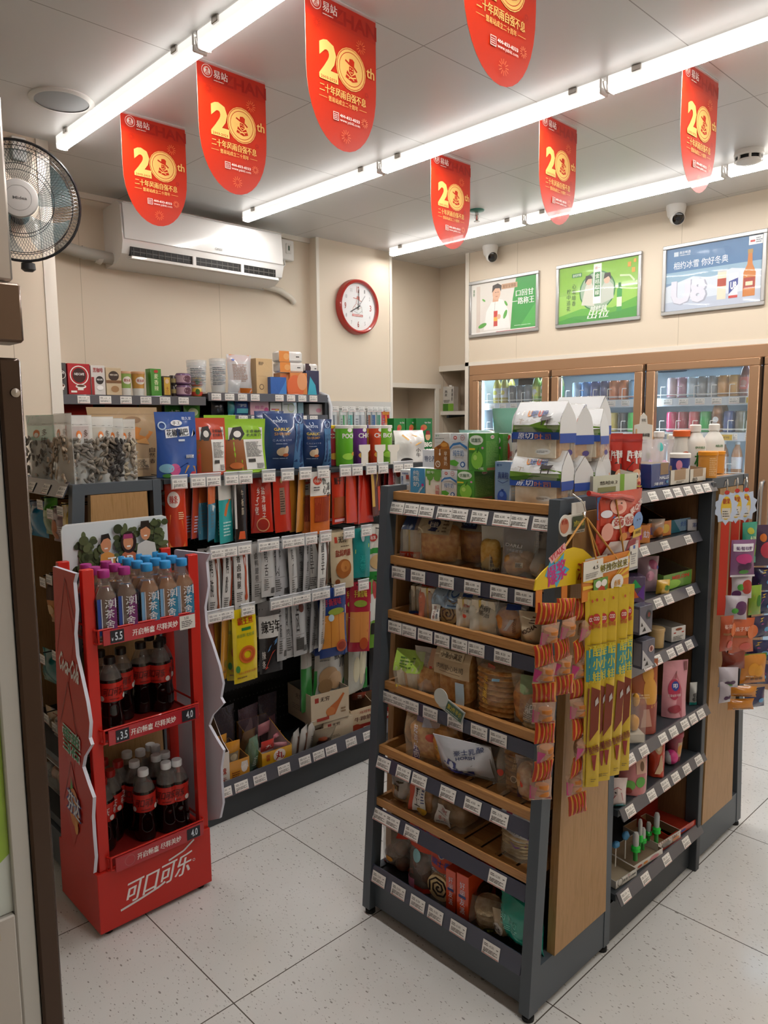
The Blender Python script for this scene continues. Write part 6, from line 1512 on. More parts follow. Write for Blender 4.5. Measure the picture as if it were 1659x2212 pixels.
chili = lambda a, c='e8e0d8': [('v', a, -0.08, 0.55, 0.24, 0.44, c, 0.02)]
hang_row('top', 1.325, [
    (365,352,402,1188,3,'c23a20',[('c',-0.1,0.72,0.3,0.12,'e4d4cc'),('t','辣条',-0.1,0.72,0.4,0.12,'b82c1c',0.03),('p',[(-0.4,0),(0.4,0),(0.3,0.4),(-0.3,0.5)],'d8762c'),('fine',0.1,0.42,0.4,0.54,4,'f0d0a0')],'big red and orange chilli',-0.35,0.03),
    (410,402,424,1170,4,'b0452c',[('p',[(-0.5,0),(0.5,0),(0.5,0.5),(-0.5,0.7)],'5c2f7a'),('fine',-0.3,0.1,0.2,0.4,6,'c8b8d0')],'brown topped purple',0.35,0.014),
    (447,438,462,1172,2,'c2602c',[('r',-0.5,0,0.5,0.6,'3c7890'),('p',[(-0.4,0.1),(0.4,0.1),(0.2,0.55),(-0.3,0.6)],'cfd0cc'),('fine',-0.3,0.2,0.1,0.5,6,'5a6a74')],'orange topped blue and white',0.3,0.014),
    (485,470,500,1178,5,'2f9a98',[('r',-0.5,0.66,0.5,1,'c9c6be'),('p',[(-0.5,0.5),(0.1,0.62),(0.5,0.9),(0.5,0.66),(-0.1,0.4)],'c2672c'),('fine',-0.3,0.1,0.3,0.34,5,'9ed0cc')],'teal, orange and white',0.3,0.014),
    (517,508,530,1176,4,'26201e',[('r',-0.5,0.2,-0.38,0.95,'c9c6c2'),('p',[(-0.3,0.04),(0.3,0.04),(0.2,0.16),(-0.2,0.16)],'c8562c'),('v','牛板筋',0.05,0.6,0.2,0.4,'b8a890')],'black and white edged spicy strip',0.4,0.012),
    (548,542,588,1156,2,'b22a1c',[('v','乡巴佬',-0.2,0.55,0.16,0.5,'e8d8cc',0.02),('v','盐津铺子',0.12,0.5,0.16,0.6,'e8d8cc',0.01),('c',0.05,0.14,0.3,0.12,'d8a070'),('c',0.05,0.14,0.26,0.1,'9a2418')],'deep red shaped',-0.2,0.03),
    (609,594,626,1154,4,'b5301f',[('r',-0.2,0.3,0.1,0.76,'8a6a58'),('fine',-0.18,0.34,0.08,0.72,9,'3a2a24'),('c',-0.05,0.88,0.08,0.04,'d8b070')],'plain red',0.15,0.016),
    (643,630,658,1154,4,'c07e2c',[('v','小鱼仔',0.1,0.55,0.18,0.4,'7a4a1a')],'amber foil',0.35,0.014),
    (690,660,714,1158,5,'cf6a26',[('r',-0.5,0.62,0.5,1,'d9d4cc'),('c',-0.2,0.86,0.2,0.07,'c2402c'),('t','小油儿',-0.2,0.86,0.3,0.06,'eee0d0',0.02),('v','伤心',0.12,0.78,0.18,0.3,'1e1a1a',0.03),('v','凉皮',0.32,0.68,0.18,0.3,'1e1a1a',0.03),('r',-0.36,0.2,0.36,0.6,'8f3014')] + [('l',[(-0.34 + i * 0.075,0.22),(-0.33 + i * 0.075,0.58)],0.02,'b4522a') for i in range(10)] + [('fine',-0.4,0.7,-0.05,0.78,2,'5a5250')],'white and orange cold noodle',-0.25,0.022),
    (728,714,746,1136,3,'b8331e',[('t','辣子',-0.1,0.8,0.5,0.14,'2a1a18',0.02),('r',-0.4,0.12,0.4,0.5,'9a4a24'),('r',-0.36,0.04,0.36,0.09,'e0b0b8')],'red and brown windowed',-0.1,0.018),
    (755, 748, 772, 1134, 3, 'c23a1e', [], 'plain vermilion', 0.4, 0.014),
    (785, 770, 802, 1134, 5, 'bb2a1a', [], 'glossy scarlet', 0.35, 0.018),
    (812,806,826,1118,4,'5a2a1c',[('r',-0.5,0.2,-0.3,0.9,'c9a050'),('r',0.0,0.1,0.3,0.6,'b8432c')],'brown and gold',0.4,0.012),
    (843, 832, 856, 1105, 4, '8f2420', [('v', '辣片', 0.0, 0.6, 0.2, 0.4, 'c8a8a0')], 'maroon', 0.3, 0.014),
    (868,860,880,1095,3,'c9c6c2',[('c',0,0.8,0.2,0.1,'b8382c'),('r',-0.3,0.2,0.3,0.5,'b8503c')],'white with red badge',0.2,0.014),
])
hang_row('second', 1.055, [
    (450, 448, 470, 1350, 3, 'c9c6c2', white_pack('鸭肫', '7a3a1c'), 'white gizzard', -0.1, 0.02),
    (487, 470, 494, 1338, 3, 'cfccc8', white_pack('鸭胗', '9a3f20'), 'white duck gizzard', -0.1, 0.02),
    (517, 498, 536, 1322, 3, 'd0cdc9', white_pack('香卤鸭腿', 'a8421c'), 'white duck leg', -0.25, 0.02),
    (558, 540, 572, 1308, 4, '9d9a97', grey_art('卤鸭翅根'), 'grey duck wing', 0.1, 0.022),
    (578, 566, 590, 1294, 2, 'b3b1ae', grey_art('鸭舌'), 'pale grey tongue', 0.35, 0.02),
    (604, 594, 620, 1296, 4, 'a9a9ab', grey_art('牛肉'), 'silver grey beef', 0.3, 0.022),
    (632, 624, 642, 1298, 3, 'b5b2ae', grey_art('鸡爪'), 'crinkled silver', 0.4, 0.022),
    (655, 645, 668, 1290, 4, 'a5a4a4', grey_art('鸭掌'), 'silver duck foot', 0.35, 0.022),
    (690, 676, 708, 1288, 4, 'd2cfca', white_pack('卤豆干', '5a3a2a'), 'white bean curd', 0.05, 0.022),
    (735,712,764,1276,4,'c9b797',[('r',-0.34,0.82,-0.22,0.92,'b8402c'),('t','无穷',0.0,0.87,0.34,0.11,'3a2a20',0.03),('t','盐焗鸡腿',0.0,0.64,0.66,0.12,'8a2c1c',0.03),('c',0.0,0.36,0.34,0.17,'9a5a28'),('c',0.06,0.4,0.2,0.1,'b8783c'),('c',-0.28,0.14,0.1,0.05,'8a4a24'),('fine',-0.1,0.74,0.3,0.77,1,'5a4a3a')],'beige chicken leg',-0.3,0.03),
    (779,764,796,1252,3,'1f7f7c',[('p',[(-0.4,0.5),(0.4,0.62),(0.4,0.7),(-0.4,0.58)],'b8c04a'),('c',0,0.84,0.1,0.1,'c0c8cc'),('v','海带',0.0,0.3,0.26,0.36,'2fa8a0')],'teal kelp',0.0,0.024),
    (812,796,836,1256,4,'cfcac0',[('r',-0.5,0,0.5,0.16,'2f8a3c'),('r',-0.5,0.5,0.5,0.6,'2f8a3c'),('c',-0.2,0.8,0.22,0.07,'b8332c'),('t','有友',-0.2,0.8,0.3,0.07,'f0e8e0',0.02),('v','泡椒',0.3,0.75,0.2,0.36,'1c1c1c',0.03),('c',0,0.34,0.36,0.14,'c8a878'),('c',0.1,0.36,0.16,0.08,'d8bc90')],'green edged chicken feet',-0.1,0.026),
])
hang_row('third', 0.815, [
    (450, 444, 462, 1470, 3, '7a3420', [], 'dark red foil', 0.4, 0.014),
    (480,464,486,1476,5,'b57d2a',[('c',0,0.24,0.16,0.05,'7a6a1c'),('fine',-0.3,0.1,0.3,0.16,1,'7a5a1c')],'ochre foil',0.3,0.014),
    (522,494,556,1478,4,'d9bf1c',[('t','霸王丝',0.02,0.84,0.64,0.1,'b8301c',0.04),('r',-0.16,0.71,0.22,0.75,'2f7a3c'),('t','丝丝鲜 粒粒香',0.0,0.65,0.72,0.05,'3a7a3c',0.01),('o',0.04,0.38,0.34,0.14,'cf6a2a'),('o',0.04,0.38,0.28,0.2,'b8501c'),('t','本品没有鱼翅只有美味',0.05,0.14,0.8,0.035,'b8301c',0.01),('c',-0.36,0.2,0.08,0.05,'3f8a3c'),('fine',-0.4,0.06,0.1,0.1,1,'8a6a1c')],'bright yellow silk',-0.35,0.02),
    (582,556,608,1458,3,'1f1d20',[('r',-0.5,0.5,0.5,0.8,'c8c6c2'),('r',-0.5,0.8,0.5,1,'6a6866'),('t','辣写年',0.0,0.65,0.8,0.17,'1a1818',0.04),('p',[(-0.3,0.06),(0.4,0.16),(0.42,0.36),(0.0,0.3)],'c23a24'),('p',[(-0.2,0.3),(0.2,0.42),(0.24,0.48),(-0.1,0.38)],'5a8ab8'),('v','辣条',-0.34,0.2,0.14,0.26,'d8d0c8')],'black and white spicy',-0.2,0.026),
    (605, 598, 616, 1432, 3, 'a3a2a2', grey_art('牛筋'), 'slim silver tendon', 0.4, 0.022),
    (628, 618, 638, 1424, 3, 'b3b2b2', grey_art('麻辣牛肉'), 'silver spicy beef', 0.35, 0.022),
    (645,634,660,1420,3,'ababab',[('r',-0.36,0.1,0.2,0.3,'4a4846'),('c',0.1,0.8,0.2,0.08,'5a2a20')] + grey_art('卤'),'silver with a round badge',0.15,0.024),
    (668, 660, 680, 1412, 3, '9f9e9e', grey_art('鸭脖'), 'silver duck neck', 0.4, 0.022),
    (690, 678, 700, 1408, 3, 'b6b3af', grey_art('豆腐干'), 'wavy silver tofu', 0.3, 0.022),
    (705,686,750,1422,4,'28407e',[('r',-0.44,0.14,0.42,0.62,'cf8a3a'),('r',-0.12,0.14,-0.1,0.62,'a8602a'),('r',0.18,0.14,0.2,0.62,'a8602a'),('p',[(-0.5,0.56),(0.5,0.72),(0.5,0.6),(-0.3,0.52)],'c8ccd4'),('t','手撕蟹味',0.0,0.8,0.6,0.1,'b8384a',0.02),('c',0.1,0.66,0.3,0.05,'8a9a3a'),('c',-0.1,0.58,0.1,0.05,'b8ccd8'),('c',0.26,0.14,0.2,0.09,'b8502a'),('c',0.26,0.14,0.15,0.06,'8f2f1c')],'blue crab crisp',-0.3,0.024),
    (768,752,796,1412,3,'a8283c',[('r',-0.44,0.14,0.42,0.58,'cf8a4a'),('r',0.0,0.14,0.02,0.58,'a8602a'),('p',[(-0.5,0.5),(0.5,0.7),(0.5,0.58),(-0.3,0.48)],'c8ccd4'),('t','手撕蟹味',0.0,0.84,0.6,0.1,'d8c04a',0.02),('c',0.0,0.7,0.3,0.05,'8a9a3a'),('c',0.2,0.12,0.2,0.09,'b8502a')],'red crab crisp',-0.3,0.024),
    (812,798,822,1402,3,'6a9a3a',[('r',-0.5,0.4,0.5,0.8,'d0cfc8'),('c',0.0,0.84,0.24,0.14,'b8332c'),('r',-0.3,0.2,0.3,0.36,'2c2c2c')],'green and white',0.2,0.02),
])
hang_row('lowest', 0.60, [
    (655, 648, 672, 1540, 2, '3a8a42', [('r', -0.5, 0.6, 0.5, 1, 'b8b4ac')], 'green edged white', 0.3, 0.03),
    (700,664,744,1535,2,'c9c6bf',[('p',[(-0.5,0),(-0.38,0),(-0.44,0.5),(-0.5,0.5)],'2f8a3c'),('p',[(0.5,0),(0.38,0),(0.42,0.3),(0.5,0.34)],'2f8a3c'),('c',-0.22,0.88,0.18,0.06,'b84030'),('t','小油儿',-0.22,0.88,0.26,0.05,'f0e4dc',0.02),('v','山椒',0.14,0.78,0.2,0.36,'201c1c',0.04),('v','凤爪',0.36,0.66,0.2,0.36,'201c1c',0.04),('c',-0.1,0.4,0.3,0.14,'b8946a'),('c',0.1,0.34,0.24,0.12,'c8a47c'),('c',-0.2,0.28,0.2,0.1,'a8845c'),('fine',-0.4,0.62,-0.06,0.76,4,'7a7672')],'large white and green chicken feet',-0.25,0.04),
    (772,742,796,1496,3,'b9b8ac',[('c',-0.2,0.36,0.14,0.2,'d8d0b0'),('c',0.05,0.3,0.12,0.2,'cfc6a4'),('c',0.2,0.42,0.12,0.18,'d8d0b0'),('c',0.0,0.5,0.1,0.14,'c8c09c'),('t','野山椒',0,0.84,0.6,0.14,'4a8a3c',0.03),('r',0.3,0,0.5,0.3,'2f8a3c')],'clear pickled pepper',-0.1,0.035),
    (806,796,826,1500,3,'2a2a2c',[('v','魔芋爽',0.0,0.6,0.4,0.7,'c8c8c4',0.04)],'black lettered konjac',0.1,0.03),
], 2.48)
# ---------------------------------------------------------------- goods standing on shelves
def stand(axis, z, group, rows):
    "rows: (name, label, category, plane, p0, p1, top row, depth, builder(w, h, d), turn, tilt)"
    for (nm, lb, cat, val, p0, p1, pt, d, fn, turn, tilt) in rows:
        zz = z
        if isinstance(nm, tuple):
            nm, zz = nm
        c, w, h = fit(axis, val, p0, p1, pt, zz)
        c = c.copy()
        if axis == 1 and val < 1.6:      # seen along the shelf: size from the true distance, soft packs turned to the aisle
            W = (p1 - p0) / FPX * (c - CAM).dot(_f)
            if z > 1.33 and c.x > 2.41:
                zz = c.z = 1.345
            if d < 0.09:
                d = min(d, W); w = W; turn -= 0.6
        c[axis] += d / 2; c.z = zz + 0.001
        put(fn(w, max(h, 0.02), d), nm, lb, cat, c, (RZ if axis == 0 else 0) + turn, group, tilt)


def in_bits(c1, c2, n=170, seed=0):
    def f(w, h, d):
        b = MB(); rg = random.Random(seed)
        m1, m2 = M(c1, 0.6), M(c2, 0.6)
        for i in range(n):
            X = Matrix.Translation(((rg.random() - 0.5) * w,(rg.random() - 0.75) * d * 0.9,h * 0.05 + rg.random() * h * 0.85)) @ Matrix.Rotation(rg.random() * 3,4,'Y')
            b.surf(lambda u,v: (0.0055 * math.sin(PI * v) * math.cos(2 * PI * u),0.004 * math.sin(PI * v) * math.sin(2 * PI * u),0.0115 * math.cos(PI * v)),6,4,m1 if i % 3 else m2,X)
        b.surf(lambda u,v: (w * 0.45 * math.cos(2 * PI * u) * math.sin(PI * v) ** 0.5,d * 0.3 * math.sin(2 * PI * u) * math.sin(PI * v) ** 0.5,h * 0.48 - h * 0.46 * math.cos(PI * v)),10,8,m1)
        return ('seeds', b)
    return f


def pch(kind, base, art, seed=0, **k):
    return lambda w, h, d: pouch(w, h, d, kind, base, art, seed, **k)


def crt(base, art, side=(), top=(), tc=None):
    return lambda w, h, d: carton(w, d, h, base, art, side, top, topcol=tc)


NB = [('r',-0.49,0.84,0.49,0.99,F('f2f2ee',0.5,0.3)),('r',-0.42,0.86,0.42,0.87,'8a8a86'),('c',-0.05,0.72,0.11,0.06,'d87a3a'),('c',-0.05,0.70,0.07,0.035,'e8e4dc'),('v','多味',0.22,0.68,0.16,0.24,'4a3a2c',0.03)]
T1 = 1.343
NG = 'clear bags of nuts on the first island'
FN = F('f0f2ee', 0.36, 0.2)
def nutbag(c1, c2, sd, art=NB, film=None):
    return lambda w,h,d: packed('nut_bag',w,h,d,'stand',art,in_bits(c1,c2,170,sd),film or FN,sd,fill=0.72)


stand(0, 1.336, NG, [
    ('nut_bag','mint topped clear bag of dark sunflower seeds, nearest the tall fridge','nuts',0.93,54,100,897,0.06,nutbag('6f6860','8f877c',1,[('r',-0.5,0.62,0.5,1,F('b8dcc8',0.6))] + NB),0.1,0),
    ('nut_bag','clear bag of pale pistachio nuts with an orange badge, second in the row','nuts',0.925,98,150,893,0.06,nutbag('b8a48e','8f7c68',2),-0.1,0)])
stand(1, 1.336, NG, [
    ('nut_bag','clear bag of grey seeds with an orange badge, third in the row','nuts',2.45,160,212,897,0.06,nutbag('79736b','948c80',3),-0.25,0),
    ('nut_bag','clear bag of striped seeds, fourth in the row, leaning on its neighbour','nuts',2.45,208,258,900,0.05,nutbag('857a6c','5f574e',4),-0.2,-0.05),
    ('nut_bag','clear bag of black seeds, fifth in the row, tilted','nuts',2.44,236,276,903,0.045,nutbag('3c3836','5a544e',5),-0.5,-0.08),
    ('nut_bag','clear bag of seeds at the kraft bag, last in the row','nuts',2.44,262,302,905,0.045,nutbag('8a7f70','b0a48e',6),-0.5,-0.08)])
KR = [('r',-0.46,0.9,0.46,0.905,'8a7050'),('c',0.12,0.82,0.12,0.05,'8a6a48'),('p',[(0.0,0.58),(0.3,0.5),(0.42,0.64),(0.16,0.72)],'c8803c'),('p',[(0.1,0.5),(0.36,0.46),(0.3,0.56)],'d8a060'),('r',0.06,0.12,0.34,0.26,'c9b08c'),('fine',0.07,0.13,0.33,0.25,6,'3a3028'),('v','自然香',0.4,0.3,0.1,0.24,'3a2c20')]
BLU = [('p',[(-0.5,0),(0.5,0),(0.5,0.16),(0.2,0.22),(-0.1,0.12),(-0.5,0.2)],'23408c'),('c',-0.12,0.12,0.14,0.09,'b8487c'),('c',-0.3,0.14,0.16,0.07,'7fb0c8'),('p',[(0.12,0.06),(0.46,0.05),(0.42,0.16),(0.2,0.18)],'c8903c'),('c',0.36,0.05,0.08,0.03,'b03040'),('c',-0.3,0.03,0.1,0.03,'4a8a3c'),('p',[(-0.3,0.6),(0.3,0.63),(0.3,0.78),(-0.3,0.73)],'e4e6ea'),('t','花椒锅巴',0.0,0.685,0.54,0.11,'1f2430',0.03,0,0.06),('c',0.0,0.83,0.14,0.045,'e4e6ea'),('t','手工',0.0,0.83,0.2,0.055,'1f2430',0.02),('r',0.0,0.55,0.16,0.58,'c8d4e0'),('o',-0.36,0.79,0.1,0.07,'b8d0e8'),('p',[(0.34,0.62),(0.42,0.74),(0.38,0.62),(0.46,0.66)],'e4e6ea'),('r',0.16,0.29,0.38,0.34,'d8dce4'),('fine',0.16,0.29,0.38,0.34,4,'1f2c50'),('t','歌久家',0.26,0.9,0.24,0.05,'d0dae6',0.01)]
def hero(c1):
    return [('r',-0.5,0.06,-0.06,0.62,'8a5228'),('r',-0.06,0.06,0.42,0.62,'d5d3ce'),('p',[(-0.4,0.62),(0.42,0.58),(0.42,0.84),(-0.4,0.84)],'d8d6d2'),('p',[(-0.42,0.6),(-0.3,0.84),(-0.1,0.86),(-0.02,0.72),(-0.14,0.6)],'2a2829'),('c',-0.2,0.72,0.09,0.06,'d8d4ce'),('t','主食福利',0.2,0.77,0.38,0.055,'2a2829',0.03),('t','老大来了!',0.2,0.7,0.38,0.055,'2a2829',0.03),('fine',-0.02,0.3,0.4,0.58,12,'5a5856'),('r',0.0,0.2,0.18,0.26,'3a3836'),('fine',0.2,0.08,0.4,0.18,4,'3a3836')] + c1
SHR = [('r',0.2,0,0.5,0.82,'4a74a0'),('t','FINUTE',-0.14,0.86,0.34,0.045,'b8c8dc',0.01),('o',-0.14,0.92,0.06,0.045,'b8c8dc'),('t','GARLIC',-0.14,0.72,0.38,0.055,'c8b040',0.02),('t','SHRIMP',-0.14,0.64,0.38,0.05,'b08850',0.01),('t','こんにゃくつる',-0.14,0.53,0.44,0.035,'c0cce0',0.01),('fine',-0.3,0.46,0.05,0.48,1,'b8c8dc'),('c',-0.16,0.33,0.12,0.075,'d8c0a0'),('c',-0.06,0.35,0.06,0.08,'e0ccb0'),('c',-0.06,0.27,0.08,0.03,'c86a3c'),('fine',-0.34,0.2,0.1,0.23,1,'9ab0cc'),('t','FINUTE',0.35,0.68,0.24,0.05,'2a4a78',0.02),('t','蒜味虾',0.35,0.6,0.24,0.06,'2a4a78',0.02),('o',0.34,0.9,0.1,0.08,'7f9cc0')]
PG = 'snack pouches along the top of the first island'
stand(1, T1, PG, [
    ('kraft_bag','big kraft paper bag with a window badge behind the nut bags','snack bag',2.60,205,350,880,0.06,pch('stand','b09470',KR,41),-0.1,0),
    ('snack_pouch','royal blue rice crust pouch, tallest beside the kraft bag','snack bag',2.45,351,433,890,0.06,pch('stand','27509a',BLU,42),-0.15,0),
    ('snack_pouch','red and brown pouch with a black and white comic figure','snack bag',2.45,436,497,903,0.06,pch('stand','b8422a',hero([]),43),-0.1,0),
    ('snack_pouch','lime green pouch with a black and white comic figure','snack bag',2.45,497,582,905,0.06,pch('stand','8ab82c',hero([('c',-0.28,0.14,0.14,0.06,'c8703a')]),44),-0.1,0),
    ('snack_pouch','second lime green pouch peeping over the red comic pouch','snack bag',2.55,452,520,897,0.05,pch('stand','8ab82c',[],45),0.0,0),
    ('shrimp_bag','navy garlic shrimp bag standing behind the green pouch','snack bag',2.60,562,630,888,0.09,pch('pillow','2a4270',SHR,46),0.1,0),
    ('shrimp_bag','navy garlic shrimp bag at the front with a pale blue side','snack bag',2.45,590,668,893,0.10,pch('pillow','2a4270',SHR,47),-0.2,0),
    ('shrimp_bag','navy garlic shrimp bag slumped beside the crisp tubes','snack bag',2.45,664,724,906,0.09,pch('pillow','2a4270',SHR,48),-0.3,0.08),
    ('cookie_bag','white cookie bag with a yellow wafer picture and folded top','biscuits',2.46,868,914,930,0.06,lambda w,h,d: pouch(w,h,d,'gusset','d8d6d2',[('p',[(0.0,0.62),(0.2,0.52),(0.4,0.62),(0.42,0.8),(0.1,0.86)],'d8a03c'),('p',[(-0.26,0.84),(-0.06,0.68),(-0.02,0.72),(-0.2,0.88)],'d8a860'),('v','小牛',0.3,0.3,0.16,0.3,'1f1e20',0.02),('c',-0.1,0.06,0.2,0.08,'1f1e20')],49,[('fine',-0.4,0.1,0.4,0.7,8,'5a5856')]),-0.5,0)])
GB = [('t','tao kae',0.2,0.9,0.4,0.05,'c8c4c0',0.02),('c',-0.05,0.78,0.2,0.07,'b86a3c'),('c',-0.14,0.74,0.12,0.05,'c8403c'),('c',0.2,0.56,0.16,0.1,'d8a878'),('p',[(0.06,0.6),(0.36,0.6),(0.3,0.7),(0.1,0.7)],'8f2a28'),('t','BIG',0.2,0.36,0.5,0.12,'e8e6d8',0.05),('t','ROLL',0.2,0.2,0.6,0.12,'e8e6d8',0.05)]
stand(1, T1, 'green seaweed boxes on the first island', [
    ('seaweed_box','green seaweed roll box beside the crisp tubes, leftmost of three','box',2.62,852,876,904,0.05,crt('1f7a34',GB,tc='cfd0b8'),0,0),('seaweed_box','green seaweed roll box in the middle of three','box',2.62,878,902,904,0.05,crt('1f7a34',GB,tc='cfd0b8'),0,0),('seaweed_box','widest green seaweed roll box with a cartoon cook, rightmost of three','box',2.60,900,934,904,0.07,crt('1a6c2e',GB,tc='cfd0b8'),0.0,0)])
for i,(p0,p1,y,base,lidc,tx_,lb) in enumerate(((716,736,2.52,'a82c3c','d8b820','CHI','crimson crisp tube with a yellow lid'),(728,748,2.56,'3f9a34','d8d4cc','POC','dark green crisp tube behind the front green one'),(741,770,2.46,'62b02c','d4d2cc','POCHI','bright green cucumber crisp tube at the front'),(762,782,2.58,'c8502c','d4d2cc','PO','orange crisp tube half hidden by the green one'),(778,800,2.5,'6a2f86','d4d2cc','CHIP','purple crisp tube'),(797,816,2.54,'c8a02c','5a3a86','CHIP','yellow labelled crisp tube with a purple lid'),(812,833,2.5,'c8441e','d4d2cc','CHIP','orange red crisp tube'),(830,854,2.48,'6fae2c','d4d2cc','BOY','green crisp tube with a small boy badge, last of the row'))):
    c, w, h = fit(1, y, p0, p1, 919, T1)
    r = max(0.033, w / 2)
    b = MB(); b.lathe([(r * 0.96,0),(r,0.006),(r,h - 0.012)],G(base),22); b.art(wrap(r),2 * r,h,[('t',tx_,0,0.74,0.9,0.12,'e6e4dc',0.03),('c',0,0.74 + 0.14,0.16,0.05,'e6e4dc'),('p',[(-0.7,0),(0.7,0),(0.7,0.2),(0.1,0.36),(-0.7,0.24)],base),('c',-0.1,0.24,0.36,0.08,'9ad04a' if 'green' in lb else 'e0a848'),('c',0.3,0.3,0.2,0.05,'e0a848')])
    l_ = MB(); l_.lathe([(r * 1.03,h - 0.014),(r * 1.03,h - 0.002),(r * 0.98,h),(0,h)],M(lidc,0.35),22)
    put([('crisp_tube',b.mesh('crisp_tube'),None,None),('lid',l_.mesh('lid'),0,(0,0,0))],'crisp_tube',lb + ' on the first island','crisps',(c.x,y + 0.035,T1 + 0.001),0,'crisp tubes on the first island')
for i, (p0, p1) in enumerate(((776, 799), (810, 832), (838, 862))):
    c, w, h = fit(1, 2.425, p0, p1, 961, T1)
    b = MB(); b.prism([(-w / 2 * 0.6,0),(w / 2 * 0.6,0),(w / 2 * 0.6,h * 0.62),(w / 2,h * 0.75),(w / 2,h),(-w / 2,h),(-w / 2,h * 0.75),(-w / 2 * 0.6,h * 0.62)],0,0.004,M('d9d4c8',0.4)); b.box(-w / 2 * 0.6,w / 2 * 0.6,0.004,0.02,0,0.003,M('d9d4c8',0.4))
    put(b,'shelf_stop','cream plastic stop %s' % ('in front of the purple crisp tube','in front of the orange red crisp tube','at the end of the crisp tubes')[i],'shelf stop',(c.x,2.422,T1 + 0.001),0,'cream stops before the crisp tubes')
# --- floor level of the first island
B1 = 0.126
FG = 'boxes and packs on the lowest shelf of the first island'
CB = 'c9b79c'
def sach(base, art, n=0, film=None):
    return lambda w, h, d: pouch(w, h, d, 'flat', base, art, n, nu=8, nv=8)


